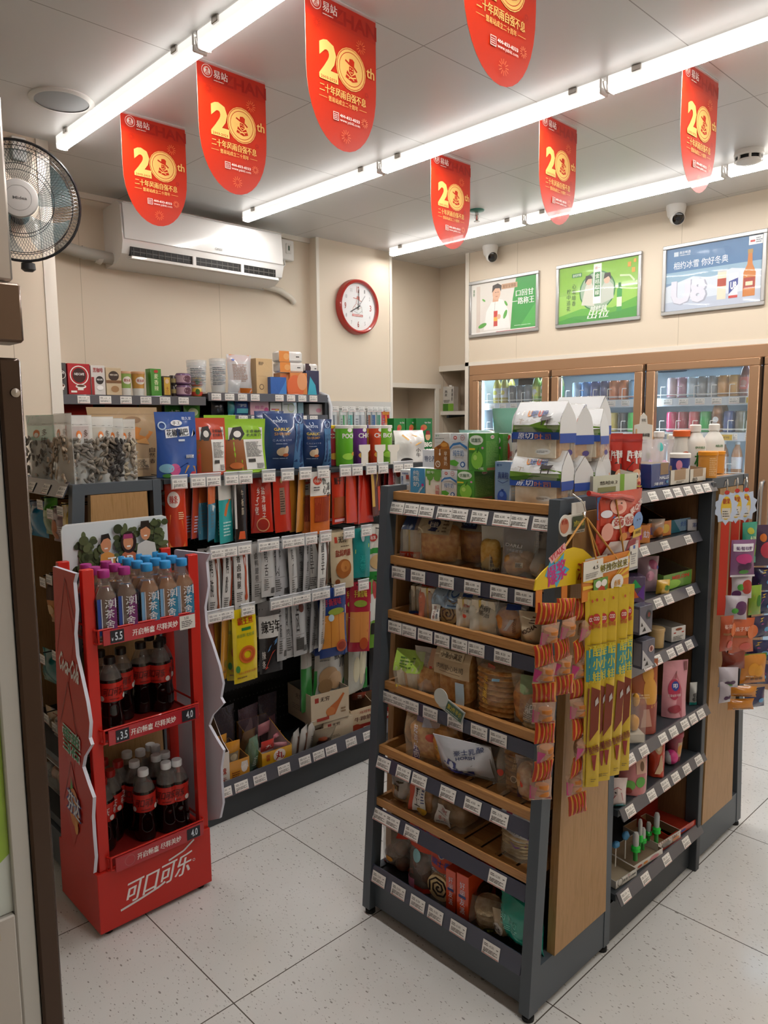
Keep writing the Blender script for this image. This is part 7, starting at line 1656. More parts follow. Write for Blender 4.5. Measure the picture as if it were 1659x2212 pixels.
WQ = [('r',-0.36,0.7,-0.24,0.88,'a03024'),('t','无穷',-0.08,0.79,0.26,0.16,'4a3a30',0.03),('fine',-0.3,0.2,0.1,0.32,2,'7a6a5a')]
stand(1, B1, FG, [
    ('display_box','white open box with red P writing beside the drinks stand','box',2.43,452,499,1612,0.2,lambda w,h,d: tray(w,d,h * 0.8,h * 2.0,'cdc3b8',front=[('c',-0.1,0.72,0.1,0.1,'5a5048'),('t','P灵魂',0.05,0.45,0.6,0.2,'a03a2c',0.03),('t','味',0.1,0.2,0.5,0.18,'a03a2c',0.03)]),-0.05,0),
    ('display_box','orange open box with a drawn girl, holding sachets','box',2.43,500,541,1640,0.16,lambda w,h,d: tray(w,d,h,h * 1.3,'c88a34',front=[('c',0.24,0.56,0.16,0.22,'e4d8cc'),('p',[(0.06,0.6),(0.1,0.86),(0.4,0.86),(0.44,0.5),(0.3,0.72)],'d0c8c0'),('fine',-0.4,0.2,0.05,0.5,3,'7a3a1c')]),-0.05,0),
    (('orange_sachet',B1 + 0.07),'orange sachet standing tallest in the white open box','sachet',2.50,455,492,1590,0.02,sach('c9892e',[('r',-0.4,0.2,0.4,0.7,'8a7a68'),('c',0,0.45,0.2,0.14,'d8c8a8')],61),0.1,0.1),
    (('orange_sachet',B1 + 0.04),'orange sachet with a clear window in the orange box','sachet',2.48,484,518,1600,0.02,sach('c9892e',[('r',-0.4,0.1,0.4,0.6,'9a8a74'),('c',0.1,0.4,0.2,0.14,'d8c8a8')],62),-0.1,0.15),
    ('jelly_bag','clear green bag of seaweed between the orange and the yellow boxes','snack pack',2.45,536,560,1592,0.05,pch('flat',F('7a9a80',0.55),[('p',[(-0.2,0.1),(0.3,0.1),(0.2,0.6),(-0.1,0.7)],'3a6a40'),('fine',-0.3,0.2,0.2,0.5,5,'c8d0c8')],63),0.3,0.15),
    ('jelly_bag','brown and green bag lying behind the orange box','snack pack',2.54,516,548,1572,0.05,pch('flat','6a4f38',[('r',-0.4,0.0,0.4,0.3,'3f7a3c'),('c',0,0.6,0.2,0.14,'a8402c')],64),0.2,0.3),
    ('meatball_box','yellow and red open box with a large meatball character','box',2.43,570,632,1618,0.2,lambda w,h,d: tray(w,d,h,h * 2.1,'d8a024','cbb4b0',[('p',[(-0.5,0),(0.5,0),(0.5,0.2),(0,0.1),(-0.5,0.26)],'b8381c'),('c',0.08,0.62,0.2,0.36,'e8d8cc'),('t','丸',0.08,0.62,0.28,0.5,'b02a20',0.05),('v','贡香',-0.3,0.66,0.14,0.4,'b02a20',0.03)]),-0.05,0),
    (('pink_sachet',B1 + 0.06),'red fronted sachet at the front of the meatball box','sachet',2.46,566,594,1600,0.02,sach('b83a34',[('t','丸',0,0.5,0.5,0.3,'e8d4cc',0.03)],65),0.0,0.1),
    (('pink_sachet',B1 + 0.07),'pink sachet leaning in the middle of the meatball box','sachet',2.52,588,612,1588,0.02,sach('c87a84',[('fine',-0.3,0.2,0.3,0.7,5,'e8d0d0')],66),0.4,0.15),
    (('pink_sachet',B1 + 0.05),'pink sachet half folded at the side of the meatball box','sachet',2.47,596,626,1606,0.02,sach('c9868e',[],67),-0.6,0.3),
    (('pink_sachet',B1 + 0.08),'tall pink sachet at the rear of the meatball box','sachet',2.57,558,588,1562,0.02,sach('bf7f88',[],68),0.2,0.05),
    ('meat_pack','grey and brown meat pack, first after the meatball box','snack pack',2.44,626,650,1578,0.03,pch('flat','aaa6a0',[('r',-0.1,0.1,0.4,0.8,'5a3420')],69),0.5,0.15),
    ('meat_pack','white edged meat pack, second after the meatball box','snack pack',2.44,642,668,1570,0.03,pch('flat','b5b0aa',[('r',-0.1,0.1,0.4,0.8,'6a3a24')],70),0.5,0.15),
    ('meat_pack','pale meat pack, third after the meatball box','snack pack',2.45,658,684,1562,0.03,pch('flat','bdb8b0',[('fine',-0.3,0.2,0.2,0.6,6,'5a5652')],71),0.5,0.15),
    ('meat_pack','brown clear meat pack before the two stacked boxes','snack pack',2.44,676,718,1560,0.04,pch('pillow',F('a89880',0.6),[('c',0,0.4,0.3,0.25,'5a2f1c'),('c',-0.1,0.6,0.2,0.1,'a8522c')],72),-0.2,0.5),
    ('meat_pack','white and red meat pack lying on top of the brown ones','snack pack',2.52,650,700,1530,0.03,pch('flat','c8c2b8',[('c',0.1,0.4,0.3,0.2,'a8442c'),('c',-0.1,0.6,0.2,0.1,'5a4038')],73),0.0,0.6),
    ('wing_box','lower cream chicken box of the two stacked at the front','box',2.44,706,764,1552,0.16,crt(CB,WQ,[('fine',-0.3,0.3,0.3,0.6,4,'6a5a4a')],tc='b5a58c'),-0.12,0),
    ('beef_box','tall cream and red open box of beef tendon','box',2.44,764,812,1528,0.16,lambda w,h,d: tray(w,d,h,h * 1.5,'cbb494',front=[('r',-0.5,0,0.5,0.3,'8f2a24'),('t','牛蹄筋',0.0,0.55,0.7,0.2,'5a2418',0.04),('t','马可粒',0.1,0.82,0.5,0.12,'a8402c',0.02),('c',-0.3,0.22,0.2,0.14,'9a3a24'),('r',0.0,0.1,0.36,0.16,'d8ccb8')],side=[('c',0,0.4,0.3,0.3,'9a3a24')]),-0.12,0),
    (('beef_sachet',B1 + 0.11),'brown beef sachet leaning in the tall cream box','sachet',2.52,766,790,1496,0.02,sach('7a3424',[('v','牛蹄筋',0,0.5,0.3,0.6,'d8c8b8',0.02)],74),-0.4,0.2),
    ('red_box','red open box at the far end, behind the bread rack post','box',2.46,812,850,1530,0.16,lambda w,h,d: tray(w,d,h,h * 1.6,'a8302a',front=[('fine',-0.4,0.3,0.4,0.7,3,'e0c8c0'),('c',0.2,0.4,0.12,0.14,'e0c8c0')]),-0.12,0),
    ('cake_bag','dark smoky clear bag at the rear left of the lowest shelf','snack pack',2.58,470,520,1530,0.05,pch('pillow',F('5a5058',0.5),[],75),0.2,0),
    ('cake_bag','purple smoky clear bag at the rear above the green bag','snack pack',2.58,520,570,1528,0.05,pch('pillow',F('6a5560',0.55),[('c',0,0.4,0.2,0.16,'4a3038')],76),0.2,0),
    ('cake_bag','dark clear bag standing tallest behind the meatball box','snack pack',2.6,566,606,1500,0.04,pch('pillow',F('4a4048',0.6),[('r',-0.2,0.3,0.3,0.6,'6a4a54')],77),0.0,0)])
c, w, h = fit(1, 2.44, 706, 764, 1552, B1)
c2, w2, h2 = fit(1, 2.43, 688, 762, 1492, B1 + h + 0.003)
put(tray(w2,0.2,h2,h2 * 1.05,CB,'a8a49c',[('r',-0.4,0.72,-0.3,0.88,'a03024'),('t','无穷',-0.14,0.8,0.24,0.15,'4a3a30',0.03),('p',[(-0.1,0.2),(0.0,0.5),(0.2,0.66),(0.34,0.86),(0.38,0.82),(0.24,0.5),(0.12,0.2)],'b8622c'),('c',0.0,0.34,0.12,0.14,'c2743a'),('fine',0.28,0.2,0.44,0.4,2,'8a6a4a'),('r',-0.36,0.1,-0.04,0.2,'a8382c')],[('fine',-0.3,0.3,0.3,0.5,3,'8a7a68'),('t','无穷',0,0.78,0.3,0.16,'4a3a30',0.03)]),'wing_box','upper cream chicken box, open and empty, with a drumstick picture','box',(c2.x - 0.01,2.54,B1 + h + 0.003),-0.12,FG)
# --- coffee boxes and tins on the wall shelving
WZ = 1.682
CUP = lambda c: [('c',0,0.62,0.3,0.24,c),('o',0.0,0.62,0.42,0.38,'e4dcd4'),('c',0.05,0.26,0.24,0.07,'e6e0d8'),('c',0.05,0.28,0.18,0.04,'5a3420'),('r',-0.1,0.14,0.16,0.24,'e6e0d8'),('r',-0.4,0.06,-0.14,0.12,'e6e0d8')]
WG = 'coffee and tins on the wall shelf'
def cup(body, band, lid):
    def fn(w, h, d):
        r = w / 2
        b = MB(); b.lathe([(r * 0.78,0),(r * 0.97,h - 0.012)],M(body,0.3),22); b.art(wrap(r,0,lambda z: r * (0.78 + 0.19 * z / (h - 0.012))),2 * r,h,[('r',-0.9,0.0,0.9,0.3,'d8d4cc'),('c',0,0.62,0.4,0.16,'e4dcd0'),('t','优乐美',0,0.62,0.6,0.12,band,0.03)])
        l_ = MB(); l_.lathe([(r, h - 0.013), (r, h - 0.003), (r * 0.94, h), (0, h)], M(lid, 0.4, a=0.8), 22)
        return [('milk_tea_cup', b.mesh('milk_tea_cup'), None, None), ('lid', l_.mesh('lid'), 0, (0, 0, 0))]
    return fn


stand(1, WZ, WG, [
    ('coffee_box','dark grey coffee box at the left end of the wall shelf','box',3.74,124,146,784,0.06,crt('4a4a4c',CUP('2a1c18') + [('t','NESCAFE',0,0.68,0.5,0.07,'e8e4e0',0.02)]),0,0),('coffee_box','red coffee box with a white cup','box',3.74,148,197,786,0.06,crt('a8202a',CUP('3a1410') + [('t','NESCAFE',0,0.66,0.44,0.08,'e8e4e0',0.02)]),0.05,0),('coffee_box','white coffee box with red writing','box',3.74,199,229,790,0.06,crt('cfc9c4',[('t','黑咖啡',0,0.84,0.7,0.16,'9a2a2c',0.03),('c',0.1,0.5,0.28,0.14,'2a2422'),('t','NESCAFE',0.1,0.52,0.4,0.06,'e8e4e0',0.02),('c',0.1,0.24,0.24,0.08,'e8e4e0'),('r',-0.5,0.0,-0.3,0.6,'9a2a2c')]),0,0),
    ('coffee_box','cream coffee box with a dark round badge','box',3.74,231,264,795,0.06,crt('c9b494',[('c',0,0.7,0.34,0.18,'3a2a20'),('t','NESCAFE',0,0.74,0.5,0.06,'e0d4c0',0.02),('r',-0.5,0.44,0.5,0.54,'7a5434'),('c',0.05,0.22,0.26,0.12,'a07850')]),0,0),
    ('milk_tea_cup','green lidded paper cup of milk tea','cup',3.74,265,291,802,0.07,cup('8fae5c','b8382c','cfa27c'),0,0),('milk_tea_cup','orange lidded paper cup of milk tea','cup',3.74,292,320,803,0.07,cup('c8934a','b8382c','cf9a6c'),0,0),
    ('noodle_box','upright green box with yellow characters','box',3.74,326,350,797,0.05,crt('3f8a2c',[('v','麦香辣',0,0.5,0.4,0.66,'d8e0b0',0.02),('c',0,0.9,0.2,0.06,'b8382c')]),0.1,0),('medicine_box','slim black and yellow box with an oval portrait','box',3.74,353,371,813,0.04,crt('2c2218',[('r',-0.36,0.06,0.36,0.94,'c8a03a'),('c',0,0.74,0.22,0.12,'d8b898'),('v','十三',0,0.3,0.36,0.36,'8f2a1c',0.03)]),0,0)])
for i,(p0,p1,pt,base,art,lb) in enumerate(((373,386,834,'2f2824',[('r',-0.8,0.3,0.8,0.7,'8a7a4c')],'lower small dark jar'),(387,417,832,'6a4a6c',[('r',-0.9,0.2,0.9,0.8,'c8a8b4'),('c',0.1,0.5,0.3,0.3,'5a3040')],'lower purple oval tin'),(421,443,836,'c8a42c',[('r',-0.9,0.1,0.9,0.5,'b8402c'),('c',-0.2,0.5,0.2,0.3,'3f6a2c')],'lower yellow chilli tin'))):
    c, w, h = fit(1, 3.76, p0, p1, pt, WZ)
    for k in (0, 1):
        put(can(w / 2,h,base,art,M('3a3a3c',0.4) if i == 0 else None),'tin',(lb if k == 0 else lb.replace('lower','upper')) + ' of a stack on the wall shelf','tin',(c.x,3.79,WZ + 0.001 + k * (h + 0.001)),0,WG)
stand(1, 1.366, 'bags on the lower wall shelf', [
    ('snack_bag','dark red bag behind the nut bags on the wall shelving','snack bag',3.78,140,215,874,0.08,pch('pillow','8f241c',[('t','红枣',0,0.7,0.5,0.14,'d8b8a8')],81),0,0),('snack_bag','maroon bag behind the kraft bag on the wall shelving','snack bag',3.78,240,310,872,0.08,pch('pillow','5a241c',[],82),0,0),('snack_bag','brown bag behind the blue pouch on the wall shelving','snack bag',3.78,312,362,868,0.08,pch('pillow','7a5a30',[],83),0,0),('snack_bag','green bag with white characters on the wall shelving','snack bag',3.78,365,402,870,0.06,pch('pillow','3f7a34',[('t','太阳',0,0.8,0.6,0.12,'d8e0c8',0.02)],84),0,0),('snack_bag','second green bag, leaning, on the wall shelving','snack bag',3.76,404,442,874,0.06,pch('pillow','4f8a34',[('c',0,0.85,0.3,0.08,'c8d0a0')],85),0.1,0)])
# --- paper goods above the peg wall
RZ2 = 1.706
CL = F('dfe3e6', 0.3, 0.12)
def bigcups(w, h, d):
    b = MB(); b.lathe([(w * 0.34,0.002),(w * 0.42,h * 0.9),(w * 0.40,h * 0.92)],CL,20); b.lathe([(w * 0.3,0.01),(w * 0.38,h * 0.85)],CL,20)
    for i in range(6):
        z = h * (0.25 + 0.1 * i); r = w * (0.36 + 0.05 * z / h); b.tube([(r * math.cos(q * PI / 10),r * math.sin(q * PI / 10),z) for q in range(21)],0.0012,M('dfe2e4',0.2),4)
    b.art(wrap(w * 0.43), w, h, [('fine', -0.5, 0.2, 0.2, 0.7, 10, '6a7078')])
    return b


TI = 'tissue packs and cups on the wall shelving'
ORG = [('c', -0.2, 0.3, 0.5, 0.6, 'd8683a'), ('c', 0.2, 0.6, 0.3, 0.4, 'e09a6a')]
stand(1, RZ2, TI, [
    ('cup_pack','clear pack of plastic cups with a blue straw sleeve, leaning at the left','cup pack',3.76,412,458,772,0.09,bigcups,0,0),('cup_pack','upright clear pack of plastic cups beside the leaning one','cup pack',3.76,462,500,768,0.09,bigcups,0,0),
    ('bag_pack','orange edged clear pack of plastic bags','bag pack',3.75,500,553,766,0.08,pch('pillow',F('d8d8dc',0.55),[('p',[(-0.5,0.8),(0.5,0.86),(0.4,1),(0.1,0.98),(-0.4,1)],'d8782c'),('r',-0.1,0,0.5,0.14,'d8782c'),('fine',-0.36,0.3,0.2,0.76,12,'8a6a5a'),('c',-0.3,0.86,0.06,0.03,'3a5aa0')],86),0,0),('clear_ball','small clear crumpled pack at the front of the cups','cup pack',3.73,498,524,820,0.05,pch('pillow',CL,[],87),0,0.2),
    ('tissue_pack','kraft coloured tissue pack with black writing, upper of two','tissue pack',3.78,555,590,775,0.08,crt('c9a97c',[('t','植护',-0.2,0.86,0.3,0.1,'3a2c20',0.02),('r',-0.4,0.5,0.1,0.505,'8a6a44'),('o',-0.2,0.2,0.14,0.11,'3a2c20'),('v','本色',0.3,0.3,0.1,0.3,'3a2c20')]),0,0),('tissue_pack','small blue tissue pack before the orange ones','tissue pack',3.74,587,619,815,0.06,crt('1f5aa8',[('p',[(0.0,0),(0.5,0),(0.5,0.9),(0.3,0.5)],'3a7ac0')],tc='2a6ab4'),-0.1,0),
    ('tissue_pack','orange tissue pack standing behind the blue one','tissue pack',3.77,608,636,806,0.08,crt('d8874a',ORG),-0.1,0),('tissue_pack','orange tissue pack at the front with curved bands','tissue pack',3.74,630,664,806,0.08,crt('d8874a',ORG),-0.1,0),('tissue_pack','navy and cyan tissue pack, lower, at the right end','tissue pack',3.74,664,690,801,0.07,crt('262c50',[('p',[(-0.4,0.0),(0.3,0.0),(0.2,0.4),(-0.2,0.76)],'3fa8c0')]),-0.1,0)])
za = RZ2 + fit(1, 3.75, 630, 664, 806, RZ2)[2] + 0.002
for (zz,p0,p1,pt,lb,base) in ((za,608,657,783,'white and orange tissue pack, lower of the two on top','d8853c'),(za + fit(1,3.75,608,657,783,za)[2] + 0.002,606,654,759,'white and orange tissue pack, topmost of the stack','d8853c'),(za,662,688,786,'white and dark tissue pack on the navy one','3a2430')):
    c,w,h = fit(1,3.75,p0,p1,pt,zz); put(carton(w,0.09,h,'dedad6',[('r',-0.5,0.0,-0.08 if base[0] == 'd' else -0.2,1,base),('c',-0.2,0.5,0.12,0.3,'e0a060' if base[0] == 'd' else base),('r',0.2,0.45,0.34,0.55,'3a3836')],ch=0.01),'tissue_pack',lb,'tissue pack',(c.x,3.795,zz),-0.1,TI)
stand(1, 1.581, 'small packs on the second wall shelf', [
    ('pad_pack','black pack at the left of the second wall shelf','pack',3.76,458,492,866,0.05,pch('flat','2a2a2e',[('c',0,0.6,0.1,0.1,'8a8a8c')],88),0.3,0),('pad_pack','teal edged pack on the second wall shelf','pack',3.75,494,512,863,0.04,pch('flat','3a8a90',[],89),0.4,0),('pad_pack','blue and cyan pack with white writing','pack',3.75,510,542,862,0.04,pch('flat','24488a',[('r',-0.4,0.1,0.4,0.4,'5ab0c0'),('t','护垫',0,0.6,0.5,0.2,'c8d4e0')],90),0.1,0),('pad_box','pink box with a magenta flower','box',3.75,541,581,864,0.06,crt('d8a8b4',[('t','棉柔',0,0.5,0.5,0.24,'b04a7c'),('c',0.36,0.3,0.12,0.2,'b8407c')]),0,0),('pad_box','white box with a red and yellow mark','box',3.75,584,608,870,0.05,crt('cfcac4',[('r',-0.4,0.4,0.3,0.5,'b84a5c'),('c',0.1,0.3,0.2,0.16,'d8b84a')]),0,0),('pad_box','white box with a pale green arc','box',3.75,610,642,866,0.06,crt('c9ccca',[('o',0.1,0.5,0.24,0.2,'a8b87c'),('fine',-0.4,0.7,0,0.8,1,'7a7a7a')]),0,0),('pad_box','pale blue box between white ones','box',3.76,644,656,870,0.05,crt('8ab0bc',[]),0,0),('pad_box','white and pink box at the right end of the second wall shelf','box',3.75,668,697,873,0.06,crt('cfc6c4',[('c',0.2,0.4,0.2,0.2,'c88a98')]),0,0)])
# --- toothbrush packs on the pier
for i,(p0,p1,pb,base,ac,lb) in enumerate(((712,729,930,'b9bcbc','6a7078','white'),(733,750,930,'a8b4a8','3f8a4c','green striped'),(751,763,930,'8ab4ac','2f9a8c','teal handled'),(764,790,930,'b8b9ba','8a8c90','wide silver'),(791,801,930,'5a5450','b8603c','dark'),(802,811,930,'5a7a9c','2a4a8c','blue handled'),(813,822,930,'6a9a84','2f7a5c','dark green'),(823,842,930,'b02a34','d8882c','red and gold'))):
    zt = 1.615; y = 3.93
    c, w, h = fit(1, y, p0, p1, 885, 1.44)
    hk = MB(); hk.tube([(c.x,4.03,zt + 0.01),(c.x,y - 0.02,zt + 0.01)],0.002,WIRE,5); hk = kid(hk,'peg_hook',pw)
    label(hk, c.x, y - 0.025, zt - 0.01, 0, 0, i)
    b = pk(w,zt - 1.44,0.012,base,[('r',-0.1,0.1,0.1,0.8,ac),('r',-0.4,0.82,0.4,0.96,'d8d8d6' if i < 7 else 'd8882c'),('fine',-0.4,0.1,-0.14,0.7,6,'7a7c80')] + ([('t','囍',0,0.4,0.5,0.2,'d89a8c')] if i == 7 else []),95 + i)
    mesh = b.mesh('toothbrush_pack')
    for k in range(2 if i in (3, 0) else 1):
        tag(link('toothbrush_pack',mesh,None,(c.x,y + 0.02 * k,1.44),0.1),'%s toothbrush pack on the pier wall pegs%s' % (lb,', behind the first' if k else ''),'toothbrush','toothbrush packs on the pier')
# --- alcove
stand(0, 1.616, 'goods in the alcove', [
    ('oat_carton','tall white and green drink carton with a cap on the alcove shelf','milk',4.72,957,978,832,0.07,lambda w,h,d: carton(w,d,h * 0.94,'c4beb4',[('r',-0.5,0,0.5,0.3,'4a7a2c'),('r',0.0,0,0.5,0.3,'7aa83c'),('v','燕麦',-0.2,0.72,0.24,0.26,'3a3834'),('fine',-0.4,0.34,0.2,0.46,3,'4a4844'),('v','燕麦奶',0.38,0.66,0.14,0.5,'3a3834')]).lathe([(0.014,h * 0.93),(0.014,h)],WHITE,14),0.1,0)])
for k, x in enumerate((4.775, 4.835)):
    put(can(0.03,0.085,'7a241c',[('r',-0.9,0.55,0.9,0.62,'8f3a2c'),('v','红茶',0,0.45,0.3,0.5,'c89a84')]),'jar','%s red brown can on the alcove shelf' % ('left' if not k else 'second'),'can',(x,3.86,1.617),0,'goods in the alcove')
t = thing('alcove_ledge','pale lower ledge in the alcove','shelf',(4.82,3.9,1.38)); b = MB(); b.box(4.69,4.95,3.70,4.2,1.37,1.39,TRIM); kid(b,'board',t)
put(carton(0.1,0.05,0.1,'5f9a2c',[('r',-0.4,0.2,0.4,0.8,'7ab43c'),('r',-0.3,0.2,0.2,0.4,'2f6a24')]),'tea_box','light green box on the lower alcove ledge','box',(4.80,3.93,1.391),0.0,'goods in the alcove')
b = MB(); b.add([(0,0,0),(0.26,0.02,0),(0.28,0.02,0.42),(0.02,0,0.44),(0,0.002,0),(0.26,0.022,0),(0.28,0.022,0.42),(0.02,0.002,0.44)],[(0,1,2,3),(7,6,5,4),(0,4,5,1),(1,5,6,2),(2,6,7,3),(3,7,4,0)],M('b5aca0',0.5))
b.art(lambda x,z,e: (x + 0.14,0.009 - e,z),0.26,0.42,[('c',0.2,0.62,0.1,0,'6a625a'),('c',0.2,0.62,0.08,0,'b5aca0'),('r',0.12,0.88,0.24,0.9,'5a524a'),('l',[(0.16,0.4),(0.28,0.38),(0.28,0.32)],0.01,'8a8278')])
put(b,'paper_sheet','grey printed sheet hanging in the recess beside the pier','paper',(4.06,4.50,1.37),0)
# --- hanging bags on the end rack near the tall fridge
EG = 'bags on the end rack beside the tall fridge'
def side_peg(y, z, k, x0=1.15, x1=0.925):
    b = MB(); b.tube([(x0, y, z), (x1, y, z)], 0.0022, WIRE, 6); h_ = kid(b, 'peg_hook', e1)
    label(h_, x1 - 0.004, y, z - 0.04, RZ, 0, k, 0.95)


for i, (p0, p1, pt, pb, base, art, lb, film) in enumerate((
    (50,78,1085,1162,'1f7aa0',[('r',-0.5,0.86,0.5,1,'2a4a70')],'bright blue bag on the upper hooks',None),(80,102,1078,1158,'a8b88c',[('r',-0.5,0.68,0.5,1,'5aa82c'),('c',0,0.3,0.3,0.2,'8a9a7c')],'green topped bag of pale nuts on the upper hooks',None),
    (98,128,1098,1175,'a08488',[('c',-0.2,0.45,0.26,0.2,'b0683c'),('c',-0.2,0.2,0.2,0.12,'b8744a'),('fine',0.1,0.2,0.36,0.5,5,'d8ccc8')],'mauve bag of almonds on the upper hooks',None),(118,152,1092,1190,'cfae2c',[('p',[(-0.5,0),(0.0,0),(0.1,0.4),(-0.5,0.5)],'c8a890'),('r',-0.1,0.3,0.5,0.46,'a8242c'),('t','天天',0.2,0.38,0.4,0.1,'e8dcc0',0.02),('r',-0.5,0,0.5,0.06,'d8502c'),('c',0.25,0.8,0.16,0.08,'b8382c')],'yellow and red nut bag nearest the wood panel',None),
    (90,104,1246,1348,'b5702c',[('r',-0.5,0.5,0.5,1,'4a3020'),('c',0,0.3,0.3,0.1,'d8b080')],'brown and orange striped pack on the second hooks',None),(102,120,1240,1348,'6a686a',[],'plain grey foil pack on the second hooks',None),
    (80,112,1412,1480,'1f6a68',[('p',[(-0.5,0.1),(-0.2,0.1),(-0.2,0.7),(-0.5,0.6)],'3a9a6c'),('v','海苔',-0.34,0.36,0.16,0.4,'b8d8c8')],'teal box bag on the third hooks',None),(106,142,1405,1505,'a03028',[('r',0.1,0.05,0.36,0.8,'c9a884'),('v','牛肉干',0.22,0.44,0.16,0.6,'3a2a20',0.02),('r',-0.5,0,0.5,0.1,'c0a080')],'red and kraft beef bag on the third hooks',None),
    (88,120,1540,1625,'c0a484',[('p',[(-0.3,0.3),(0.1,0.3),(0.2,1),(-0.2,1)],'2a4a8c'),('v','瓜子',-0.06,0.62,0.2,0.44,'e0e4e8',0.03)],'kraft and blue sunflower seed bag on the lower hooks',None),(104,142,1560,1668,'9a3428',[('p',[(0.0,0.0),(0.3,0.02),(0.46,0.8),(0.2,0.86)],'cbb08c'),('v','炒瓜子',0.24,0.42,0.16,0.6,'2a201a',0.03),('t','洽洽',-0.2,0.66,0.3,0.14,'d8b8a8',0.03)],'red and cream roasted seed bag on the lower hooks',None))):
    x = 0.93
    a = U(0, x, (p0 + p1) / 2, pt); f_ = U(0, x, (p0 + p1) / 2, pb); A_, B_ = U(0, x, p0, pt), U(0, x, p1, pt)
    y = min(max(a.y, 2.44), 2.98)
    side_peg(y, a.z + 0.004, i)
    put(pouch((A_ - B_).length,a.z - f_.z,0.05,'pillow',base,art,110 + i,nu=8,nv=10),'nut_bag',lb + ' beside the tall fridge','snack bag',(x + 0.03,y,f_.z + 0.004),RZ + 0.1,EG)
b = MB(); b.box(0.86,1.15,2.43,3.0,0.16,0.19,GREYD); b.box(0.86,1.15,2.43,3.0,0.40,0.42,GREYD); kid(b,'lower_shelf',e1)
for k,(y,z,lb) in enumerate(((2.60,0.421,'clear box of brown eggs on the upper of the two low shelves'),(2.62,0.191,'clear box of eggs with a green sleeve on the low shelf'),(2.75,0.30,'clear egg box stacked on the rear one'),(2.75,0.191,'clear egg box at the rear of the low shelf'))):
    tr = MB(); tr.box(-0.07,0.07,-0.1,0.1,0,0.004,F('e4e6e4',0.4)); tr.box(-0.07,0.07,-0.1,0.1,0.004,0.075,F('e4e6e4',0.22),c=0.015)
    if k == 1:
        tr.box(-0.072,0.072,-0.03,0.03,0,0.077,M('3f9a3c')); tr.box(-0.0725,0.0725,-0.03,0.0,0,0.0775,M('d8dcd8'))
    eg = MB()
    for i in range(2):
        for j in range(3):
            loaf(0.042,0.042,0.055,M('b8794a',0.4),i + j,2.0,0.0,eg,Matrix.Translation((-0.03 + i * 0.06,-0.06 + j * 0.06,0.006)),12,8)
    put([('egg_box',tr.mesh('egg_box'),None,None),('egg_row',eg.mesh('egg_row'),0,(0,0,0))],'egg_box',lb,'eggs',(0.99,y,z),0,'clear egg boxes on the end rack')
# ---------------------------------------------------------------- goods on the second island
IG = 'sweets on the second island shelving'
def tub(body, lid, art, s=1.0):
    def fn(w, h, d):
        r = w / 2
        b = MB(); b.lathe([(r * 0.88 * s,0),(r * 0.94,h * 0.85)],M(body,0.3),24); b.art(wrap(r,0,lambda z: r * (0.88 * s + (0.94 - 0.88 * s) * z / (h * 0.85))),2 * r,h * 0.85,art)
        l_ = MB(); l_.lathe([(r, h * 0.84), (r, h * 0.97), (r * 0.92, h), (0, h)], M(lid, 0.35), 24)
        return [('tub', b.mesh('tub'), None, None), ('lid', l_.mesh('lid'), 0, (0, 0, 0))]
    return fn


def bottle(body, cap, art, neck=0.42, sh=0.62):
    def fn(w, h, d):
        r = w / 2
        b = MB(); b.lathe([(r * 0.9,0),(r,0.008),(r * 0.98,h * sh * 0.5),(r,h * sh),(r * 0.8,h * (sh + 0.12)),(r * neck,h * 0.85),(r * neck,h * 0.9)],M(body,0.3),24); b.art(wrap(r),2 * r,h * sh,art)
        l_ = MB(); l_.lathe([(r * neck * 1.2,h * 0.86),(r * neck * 1.22,h * 0.98),(r * neck,h),(0,h)],M(cap,0.35),24)
        return [('bottle', b.mesh('bottle'), None, None), ('cap', l_.mesh('cap'), 0, (0, 0, 0))]
    return fn


def boy(w, h, d, sd=0):
    return pouch(w,h,d,'stand','a8241c',[('r',-0.5,0.86,0.5,0.9,'8f1c18'),('p',[(-0.34,0.52),(0.1,0.46),(0.16,0.7),(-0.3,0.7)],'d0ccc8'),('t','牛奶糖',0.1,0.63,0.74,0.13,'e4e2de',0.04,0,0.05),('p',[(-0.3,0.1),(-0.36,0.36),(-0.1,0.5),(0.3,0.46),(0.4,0.2),(0.2,0.3),(-0.05,0.32)],'1a1616'),('c',0.08,0.22,0.3,0.15,'d8a07c'),('c',0.02,0.25,0.1,0.06,'e8e6e2'),('c',0.26,0.25,0.08,0.055,'e8e6e2'),('c',0.04,0.24,0.05,0.03,'1a1616'),('c',0.26,0.24,0.04,0.028,'1a1616'),('c',0.14,0.12,0.08,0.03,'a8342c'),('r',-0.46,0.05,0.46,0.07,'c8b040')],sd)


